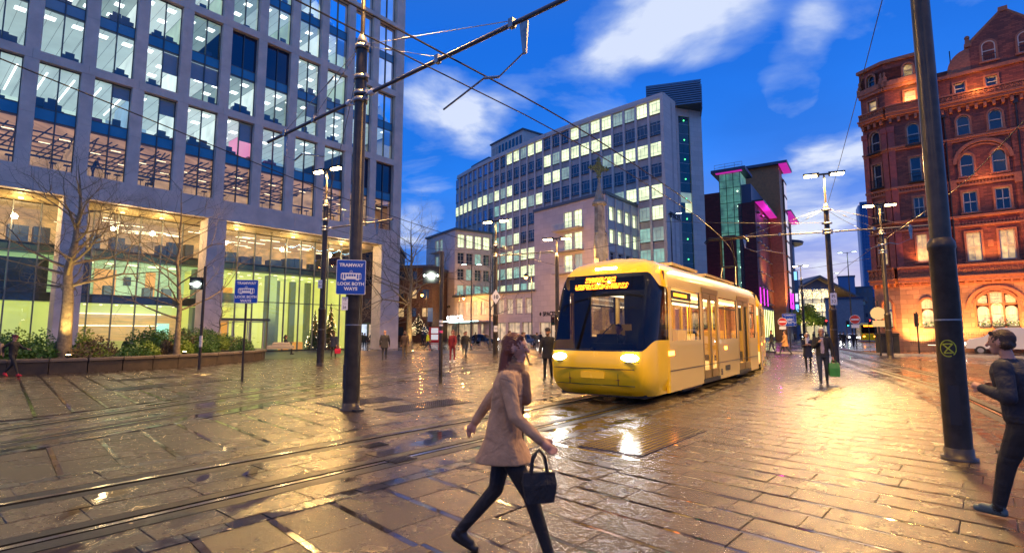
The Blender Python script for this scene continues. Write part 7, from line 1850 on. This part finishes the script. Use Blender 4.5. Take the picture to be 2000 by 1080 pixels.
def hand(F, w, d, up, side, skin, fing, h=1.):
    """w wrist point, d direction of the hand, side: thumb direction"""
    d = d.normalized(); side = (side - d * side.dot(d)).normalized(); nrm = d.cross(side)
    pc = w + d * .045; F.cap(w, w + d * .075, .026, .034, skin, n=10)
    if not fing: F.cap(w + d * .06, w + d * .15, .032, .018, skin, n=8); F.cap(w + d * .03 + side * .02, w + d * .085 + side * .05, .014, .011, skin, n=6); return
    for k, (o_, L_) in enumerate(((.030, .068), (.010, .078), (-.010, .072), (-.029, .056))):
        b = w + d * .085 + side * o_; j = b + d * L_ * .5 + nrm * .008 * h; e = j + (d * .8 + nrm * .6 * h).normalized() * L_ * .5
        F.cap(b - d * .03, j, .0098, .009, skin, n=7); F.cap(j, e, .009, .0078, skin, n=7)
    b = w + d * .03 + side * .028; j = b + (d * .7 + side * .7).normalized() * .035; F.cap(b, j, .012, .0105, skin, n=7); F.cap(j, j + (d * .9 + side * .2 + nrm * .3 * h).normalized() * .032, .0105, .009, skin, n=7)
def person(loc, heading, height, label, top, legs, shoes=C_shoe, hair=H_brn, skin=SKIN, stride=.25, lead=1, arms=((20, 15, 8), (-20, 15, 8)), coat=None, hood=False, longhair=False, hat=None, lean=0., detail=0, group='people crossing the square', scarf=None, beard=False, glasses=False, sit=False, slim=1., head_turn=0., name='person', shirt=None, bulk=1.):
    """local +y = walking direction, x to the person's right"""
    F = Fig(); S_ = 1.
    vox = (.020, .014, .0085)[detail]; hipz = .90; b = bulk
    hip = {s: Vector((s * .09, 0, hipz)) for s in (-1, 1)}
    for s in (-1, 1):
        f = stride * (1 if s == lead else -1); 
        if sit:
            kn = Vector((s * .11, .42, .50)); hp = Vector((s * .10, 0, .50)); an = Vector((s * .11, .40, .08))
        elif f >= 0: hp = hip[s]; kn = Vector((s * .095, f * .62, .50)); an = Vector((s * .09, f * 1.0, .085))
        else: hp = hip[s]; kn = Vector((s * .095, f * .22, .49)); an = Vector((s * .09, f * 1.05, .085 + abs(f) * .18))
        F.cap(hp, kn, .088 * b, .058 * b, legs); F.cap(kn, an, .058 * b, .040 * b, legs)
        toe = Vector((0, .16, -.035)) if (f >= 0 or sit) else Vector((0, .13, -.09 - abs(f) * .1)); F.cap(an + Vector((0, -.03, -.035)), an + toe, .040, .034, shoes); F.cap(an + Vector((0, .02, -.02)), an + toe * .7 + Vector((0, 0, .01)), .042, .036, shoes)
    dz = -.40 if sit else 0.
    L = lambda z: lean * (z - .9)                      # forward lean of the trunk
    F.loft([(0, L(.84), .82 + dz, .145 * b, .105 * b), (0, L(.95), .95 + dz, .165 * b, .118 * b)], legs if not coat else coat[0])
    F.loft([(0, L(.90), .90 + dz, .165 * b, .12 * b), (0, L(1.04), 1.04 + dz, .150 * b, .112 * b), (0, L(1.2), 1.20 + dz, .168 * b, .122 * b), (0, L(1.34), 1.34 + dz, .185 * b, .12 * b), (0, L(1.42), 1.42 + dz, .150 * b, .095 * b), (0, L(1.46), 1.47 + dz, .07, .065)], top)
    if shirt: F.loft([(0, L(.98) + .055, .96 + dz, .055, .075 * b), (0, L(1.2) + .065, 1.2 + dz, .055, .072 * b), (0, L(1.4) + .045, 1.42 + dz, .045, .065)], shirt)
    if coat:
        cm, hem = coat; st = stride * .25
        F.loft([(0, L(1.1), 1.12 + dz, .162 * b, .122 * b), (0, L(.9), .92 + dz, .185 * b, .14 * b), (0, 0, (.92 + hem) / 2 + dz, .195 * b, .15 * b + st * .35), (0, 0, hem + dz, .205 * b, .16 * b + st * .7)], cm)
    hc = Vector((0, L(1.62) + .02, 1.615 + dz)); F.cap((0, L(1.42), 1.42 + dz), (0, L(1.52) + .01, 1.54 + dz), .056, .052, skin if not scarf else scarf)
    if scarf: F.loft([(0, L(1.45) + .02, 1.38 + dz, .09, .10), (0, L(1.46) + .02, 1.46 + dz, .095, .095), (0, L(1.5) + .02, 1.51 + dz, .08, .08)], scarf); F.cap((.03, L(1.4) + .12, 1.40 + dz), (.03, L(1.2) + .15, 1.22 + dz), .045, .05, scarf)
    ct, st_ = math.cos(head_turn), math.sin(head_turn)
    def hp_(x, y, z): return hc + Vector((x * ct - y * st_, x * st_ + y * ct, z))
    F.ball(tuple(hc + Vector((0, 0, .02))), (.076, .094, .105), skin); F.cap(hp_(0, .02, -.03), hp_(0, .045, -.075), .055, .038, skin)
    F.cap(hp_(0, .088, .012), hp_(0, .108, -.022), .011, .015, skin, n=8)
    F.cap(hp_(-.026, .082, -.056), hp_(.026, .082, -.056), .010, .010, skin, n=6)
    for s in (-1, 1): F.ball(tuple(hp_(s * .078, -.005, -.005)), (.013, .02, .03), skin, 8); F.cap(hp_(s * .015, .083, .038), hp_(s * .045, .072, .036), .008, .008, skin if not beard else hair, n=6)
    if hair: 
        F.ball(tuple(hp_(0, -.018, .045)), (.086, .100, .092), hair); F.cap(hp_(-.05, -.05, -.01), hp_(.05, -.05, -.01), .05, .05, hair); F.cap(hp_(-.045, .055, .095), hp_(.045, .055, .095), .022, .022, hair)
    if longhair: F.loft([(hp_(0, -.055, 0).x, hp_(0, -.055, 0).y, 1.66 + dz, .078, .05), (hp_(0, -.07, 0).x, hp_(0, -.07, 0).y, 1.56 + dz, .088, .052), (hp_(0, -.09, 0).x, hp_(0, -.09, 0).y, 1.42 + dz, .085, .05), (hp_(0, -.1, 0).x, hp_(0, -.1, 0).y, 1.33 + dz, .05, .03)], hair)
    if beard: F.cap(hp_(-.035, .045, -.075), hp_(.035, .045, -.075), .036, .036, hair); F.cap(hp_(0, .06, -.08), hp_(0, .06, -.11), .035, .022, hair)
    if hat: F.ball(tuple(hp_(0, -.005, .075)), (.10, .115, .075), hat); F.cap(hp_(-.05, .10, .045), hp_(.05, .10, .045), .018, .018, hat)
    if hood: F.ball(tuple(hp_(0, -.025, .03)), (.105, .105, .125), top); F.cap(hp_(0, -.06, -.09), hp_(0, -.07, -.05), .09, .10, top)
    wr = {}
    for s, (sw, el, ab) in zip((-1, 1), arms):
        sh = Vector((s * .185 * b, L(1.4), 1.395 + dz)); a, e, q_ = R(sw), R(el), R(ab)
        d1 = Vector((s * math.sin(q_), math.sin(a) * math.cos(q_), -math.cos(a) * math.cos(q_))); el_ = sh + d1 * .29; a2 = a + e
        inw = -s * (.25 * min(1, el / 70) + .45 * max(0, min(1, (el - 70) / 40))) ; d2 = Vector((inw + s * math.sin(q_) * .4, math.sin(a2), -math.cos(a2))).normalized(); wp = el_ + d2 * .25
        F.cap(sh + Vector((-s * .02, 0, 0)), el_, .062 * b, .050 * b, top); F.cap(el_, wp, .050 * b, .036 * b, top); hand(F, wp, d2, None, Vector((-s * .5, .9, .2)), skin, detail > 0, -1 if s < 0 else 1); wr[s] = wp + d2 * .09
    allm = []; 
    for _, tg in F.parts:
        if tg not in allm: allm.append(tg)
    t = thing(name, label, 'person', loc if len(loc) == 3 else (*loc, 0), heading, group); k = height / 1.755; t.scale = (k * slim, k, k)
    inst('body', F.build('body', vox, allm, coat=(coat[0], coat[1] + dz + .03, legs) if coat else None, face=(hc, hair, skin) if hair and not beard else None), t)
    if coat and detail == 2:
        m = MB(); m.box(-.003, .003, .10, .16, coat[1], 1.30); [m.ball((.02, .165 + .0 * k, .85 + .13 * k), .011, 6) for k in range(4)]; m.build('coat_buttons', C_brn, t)
    if detail or glasses:
        for s in (-1, 1): 
            p = hp_(s * .031, .074, .015); MB().ball(tuple(p), .0105, 8).build('eye', EYE, t)
    if glasses:
        m = MB()
        for s in (-1, 1):
            for j in range(8): a0_, a1_ = j * .785, j * .785 + .785; m.tube(hp_(s * .034 + .026 * math.cos(a0_), .104, .014 + .020 * math.sin(a0_)), hp_(s * .034 + .026 * math.cos(a1_), .104, .014 + .020 * math.sin(a1_)), .003, n=4)
            m.tube(hp_(s * .060, .104, .016), hp_(s * .080, .0, .018), .003, n=4)
        m.tube(hp_(-.009, .106, .016), hp_(.009, .106, .016), .003, n=4); m.build('glasses', M_black, t)
    t['_w'] = 0; del t['_w']
    M_ = Matrix.Translation(Vector(t.location)) @ Matrix.Rotation(heading, 4, 'Z') @ Matrix.Diagonal((k * slim, k, k, 1))
    return t, {s: M_ @ wr[s] for s in wr}
def facing(x, y, extra=0.):   # heading that looks at the viewpoint
    return math.atan2(-y, -x) - math.pi / 2 + extra
def bag(loc, rz, w_, d_, h_, m, label, cat='bag', handle=.16, mh=None, soft=.8):
    t = thing(cat.replace(' ', '_'), label, cat, tuple(loc), rz); k = soft; z0 = -handle - h_
    vs = [(-w_ / 2 * k, -d_ / 2, z0), (w_ / 2 * k, -d_ / 2, z0), (w_ / 2 * k, d_ / 2, z0), (-w_ / 2 * k, d_ / 2, z0), (-w_ / 2, -d_ / 2 * .9, z0 + h_ * .6), (w_ / 2, -d_ / 2 * .9, z0 + h_ * .6), (w_ / 2, d_ / 2 * .9, z0 + h_ * .6), (-w_ / 2, d_ / 2 * .9, z0 + h_ * .6), (-w_ / 2 * .93, -d_ * .2, z0 + h_), (w_ / 2 * .93, -d_ * .2, z0 + h_), (w_ / 2 * .93, d_ * .2, z0 + h_), (-w_ / 2 * .93, d_ * .2, z0 + h_)]
    fs = [(0, 3, 2, 1), (8, 9, 10, 11)] + [(a + b, a + (b + 1) % 4, a + 4 + (b + 1) % 4, a + 4 + b) for a in (0, 4) for b in range(4)]
    MB().add(vs, fs).build('bag_body', m, t); q = MB()
    for s in (-1, 1):
        pts = [(-w_ * .25, s * d_ * .2, z0 + h_ - .01), (-w_ * .18, s * .02, -handle * .35), (0, 0, .0), (w_ * .18, s * .02, -handle * .35), (w_ * .25, s * d_ * .2, z0 + h_ - .01)]; q.path(pts, .009, 5)
    q.build('handle', mh or m, t); return t

# foreground woman in a beige coat, striding to the right
p, w = person((-.06, 4.02), R(-90) - R(8), 1.63, 'woman in a beige coat and black trousers striding past, nearest in the middle', C_bei, C_blk, hair=H_red, longhair=True, stride=.36, lead=1, arms=((-45, 10, 14), (14, 34, 8)), coat=(C_bei, .74), detail=2, lean=.10, bulk=1.06, scarf=C_sc, group=None)
bag((w[1].x - .07, w[1].y - .05, w[1].z), R(10), .23, .10, .19, C_blk, 'black handbag carried by the woman in the beige coat', handle=.15)
# right foreground person leaning forward
p, w = person((4.50, 4.72), R(32), 1.66, 'person in a dark padded jacket and black leggings with grey green trainers, right edge', C_pad, C_blk, shoes=C_tsh, hair=H_brn, stride=.24, lead=-1, arms=((-12, 118, 20), (-16, 122, 16)), detail=2, lean=.16, bulk=1.28, group=None)
p, w = person((9.95, 17.1), facing(9.95, 17.1, R(2)), 1.80, 'man with glasses in an open black jacket and lilac shirt walking towards us', C_blk, C_jean, hair=H_gry, stride=.16, lead=1, arms=((0, 10, 10), (22, 118, 6)), detail=1, glasses=True, shirt=C_lil, bulk=1.12, group=None)
M_grn = mat('green carrier bag', (.03, .20, .03), .45, var=.3, vscale=12)
# his left hand (towards the picture's right) carries the bag
hw_ = min(w.values(), key=lambda v: v.z); bag((hw_.x + .02, hw_.y, hw_.z), R(-20), .30, .16, .42, M_grn, 'green shopping bag held by the man in glasses', handle=.12, soft=.9)
person((12.75, 23.0), facing(12.75, 23, R(5)), 1.63, 'grey haired woman in a long dark coat and white scarf', C_navy, C_blk, hair=H_gry, stride=.08, arms=((15, 95, 5), (15, 95, 5)), coat=(C_navy, .62), scarf=C_wht, detail=1, group=None)
p, w = person((1.22, 18.1), facing(1.22, 18.1, R(-14)), 1.80, 'man in a black coat and dark cap with glasses, beside the tram', C_blk, C_blk, hair=H_brn, hat=H_hat, beard=True, glasses=True, stride=.12, arms=((-5, 10, 6), (10, 20, 10)), coat=(C_blk, .74), detail=1, group=None)
t = thing('satchel', 'tan canvas satchel hanging at the side of the man in the cap', 'satchel', (1.50, 18.0, .80), R(-5)); MB().bevbox(-.17, .17, -.05, .05, -.14, .14, .02).build('bag_body', cloth('tan canvas', (.30, .22, .12)), t); MB().box(-.172, .172, -.062, -.05, -.02, .145).build('flap', cloth('tan canvas flap', (.34, .25, .14)), t); MB().path([(-.15, 0, .14), (-.22, .0, .35), (-.30, .02, .62)], .012, 5).build('strap', C_brn, t)
person((-7.65, 32.0), facing(-7.65, 32, R(180)), 1.80, 'bald man in a dark grey overcoat walking away', C_gry, C_gry, hair=None, stride=.08, arms=((-10, 12, 12), (8, 12, 12)), coat=(C_gry, .70), bulk=1.1, skin=SKIN)
person((-6.60, 32.8), facing(-6.6, 32.8), 1.76, 'bearded man in a brown jacket and khaki trousers facing us', C_brn, C_kh, hair=H_blk, beard=True, stride=.05, skin=SKIN2)
person((-7.6, 48.0), R(-80), 1.74, 'person in a bright yellow safety vest and dark trousers', C_hiv, C_jean, stride=.35)
person((-3.28, 29.4), facing(-3.28, 29.4, R(-15)), 1.78, 'person in a dark red hooded tracksuit and white trainers', C_red, C_red, shoes=C_wsh, hood=True, stride=.10)
person((-2.92, 33.6), facing(-2.92, 33.6, R(35)), 1.74, 'person in a black puffer jacket with brown hair walking left', C_blk, C_jean, stride=.2, bulk=1.08)
person((-3.4, 38.0), facing(-3.4, 38), 1.70, 'person in dark clothes half hidden behind the red tracksuit', C_blk, C_blk, stride=.1, arms=((10, 10, 8), (0, 10, 8)))
p, w = person((-11.85, 35.4), facing(-11.85, 35.4, R(160)), 1.68, 'woman in a dark padded coat walking away with a red bag', C_navy, C_blk, hair=H_brn, longhair=True, stride=.12, coat=(C_navy, .72), bulk=1.1)
hw_ = min(w.values(), key=lambda v: v.z); bag((hw_.x + .1, hw_.y, hw_.z), 0, .38, .16, .34, mat('red carrier bag', (.55, .01, .03), .4), 'red carrier bag held by the woman in the dark padded coat')
p, w = person((-18.7, 20.0), R(-88), 1.56, 'child in a maroon hat and red trainers running left of the planter', C_blk, C_blk, shoes=C_rsh, hair=H_blk, hat=H_mar, stride=.34, arms=((40, 40, 8), (-50, 50, 10)), detail=0)
bag((-19.25, 19.9, 1.35), R(5), .42, .2, .44, cloth('beige tote cloth', (.35, .25, .18)), 'pale beige tote bag on the child with the maroon hat', handle=.12)
person((-15.15, 35.6, .18), R(-75), 1.7, 'hooded person in black sitting on the planter edge', C_blk, C_blk, hood=True, sit=True, arms=((35, 70, 6), (35, 70, 6)))
t = thing('stone_bench', 'pale rounded stone seat block on the planter end', 'bench', (-14.9, 34.3, .60), R(10)); MB().bevbox(-.75, .75, -.3, .3, 0, .22, .05).bevbox(-.45, .55, -.25, .25, .22, .42, .06).build('block', mat('pale seat stone', (.42, .36, .25), .5), t)
person((.55, 27.0), R(-80), 1.68, 'person in a white top walking right, nearer of the blurred pair', C_wht, C_blk, stride=.33, arms=((-25, 20, 8), (30, 35, 8)), coat=(C_gry, .62))
person((-.15, 30.0), R(-95), 1.76, 'person in a dark jacket and white shirt, farther of the blurred pair', C_gry, C_blk, stride=.28, shirt=C_wht)
person((2.2, 47), R(0), 1.68, 'person in a navy anorak before the shop windows', C_navy, C_jean, stride=.08)
p, w = person((20.1, 39.2), R(85), 1.78, 'person in a camel coat walking left at the kerb', C_cam, C_jean, hair=H_brn, stride=.36, coat=(C_cam, .62), bulk=1.12, arms=((20, 30, 8), (-25, 30, 8)))
person((20.0, 41.0), R(90), 1.84, 'dark haired person behind the camel coat', C_blk, C_jean, hair=H_blk, stride=.2)
# people along the street and at the far kerbs
far = [((34.6, 55.5), 'person in dark clothes crossing the road left of the middle no entry sign', C_blk, R(160)), ((38.8, 60.5), 'person standing right behind the middle no entry sign', C_navy, R(170)), ((36.3, 47.5), 'person in a brown jacket, left of the pair near the round sign', C_brn, R(180)), ((37.0, 47.2), 'person in black, right of the pair near the round sign', C_blk, R(180)), ((39.3, 54.5), 'person in a red jacket beyond the pair near the round sign', C_red, R(180)),
       ((38.5, 37.0), 'person in a bright blue jacket by the white van', C_blu, R(100)), ((40.2, 37.3), 'bald man in black between the blue jacket and the orange scarf', C_blk, R(120)), ((41.2, 36.2), 'person in an orange scarf at the right edge by the van', C_org, R(120))]
for k, (l_, lb, c_, h_) in enumerate(far): person(l_, h_, 1.74, lb, c_, C_blk, hair=None if 'bald' in lb else H_blk, stride=.15)
proto, _ = person((-16.5, 55.5), R(170), 1.74, 'leftmost person of the dark group under the colonnade', C_blk, C_blk, hair=H_blk, stride=.06, group='dark group under the colonnade')
proto2, _ = person((-15.9, 56.5), R(20), 1.70, 'person second from left in the dark group under the colonnade', C_gry, C_jean, hair=H_brn, stride=.12, group='dark group under the colonnade')
for k, (x, y, lb) in enumerate(((-15.4, 55.6, 'person third from left in the dark group under the colonnade'), (-15.0, 56.8, 'person in the middle of the dark group under the colonnade'), (-14.5, 55.4, 'person third from right in the dark group under the colonnade'), (-14.15, 56.4, 'person second from right in the dark group under the colonnade'), (-13.75, 55.2, 'rightmost person of the dark group under the colonnade'))):
    c = copy_tree(proto if k % 2 else proto2); c.location = (x, y, 0); c.rotation_euler.z = R(40 * k); c['label'] = lb; c.scale = [v * (.96 + .03 * (k % 3)) for v in c.scale]
for k in range(12):
    c = copy_tree(proto if k % 3 else proto2); c.location = (44.5 + (k % 6) * 1.1 + .3 * (k // 6), 80 + (k // 6) * 3 + k * .2, .09); c.rotation_euler.z = R(53 * k); c['label'] = 'dark clothed pedestrian in the crowd on the far pavement under the blue signs'; c['group'] = 'crowd on the far pavement'
for k, (x, y, lb) in enumerate(((-5.2, 76, 'small dark pedestrian by the canopy column'), (-8.8, 80, 'small dark pedestrian left of the parked bicycles'), (-10.4, 62, 'small dark pedestrian beyond the bearded man'), (-7.4, 74, 'small dark pedestrian between the bicycles and the car'), (-12.6, 64, 'small dark pedestrian just right of the office block corner column'), (-11.8, 58, 'small dark pedestrian left of the large bare tree trunk'), (-.4, 64, 'small dark pedestrian behind the diamond sign pole'), (1.4, 58, 'small dark pedestrian right of the diamond sign pole'), (3.4, 63, 'small dark pedestrian before the front wing shops'))):
    c = copy_tree(proto2 if k % 2 else proto); c.location = (x, y, 0); c.rotation_euler.z = R(70 * k + 30); c['label'] = lb; c['group'] = 'small far pedestrians by the shops'
dv_ = Matrix.Translation(TR.location) @ Matrix.Rotation(TR.rotation_euler.z, 4, 'Z') @ Vector((1.22, -.15, .52))
person(tuple(dv_), R(54.8 + 90), 1.74, 'tram driver in dark uniform seated behind the windscreen', C_navy, C_blk, sit=True, hair=H_brn, arms=((35, 45, 8), (35, 45, 8)), group=None)
# people inside the office block
def Ain(x, y, z): return Aw(x, y, z)
p_, _ = person(Ain(20.6, -4.2, .1), ROT_A + R(20), 1.76, 'person in black standing with hands to the face behind the reception glass', C_blk, C_blk, hair=H_blk, stride=.04, arms=((40, 110, 8), (40, 110, 8)), group='people inside the office block')
p_, _ = person(Ain(21.7, -4.3, .0), ROT_A + R(20), 1.66, 'person in black seated behind the reception glass', C_blk, C_blk, hair=H_blk, sit=True, group='people inside the office block')
p_, _ = person(Ain(bx(7) + 1.2, -1.5, 12.1), ROT_A - R(70), 1.70, 'person perched at the bar window reading a screen', C_navy, C_blk, hair=H_blk, sit=True, arms=((30, 60, 6), (30, 60, 6)), group='people inside the office block')
p_, _ = person(Ain(bx(8) + 1.9, -1.6, 12.05), ROT_A + R(60), 1.76, 'dark figure leaning at the next bar window to the left', C_navy, C_navy, hair=H_blk, stride=.1, lean=.4, group='people inside the office block')
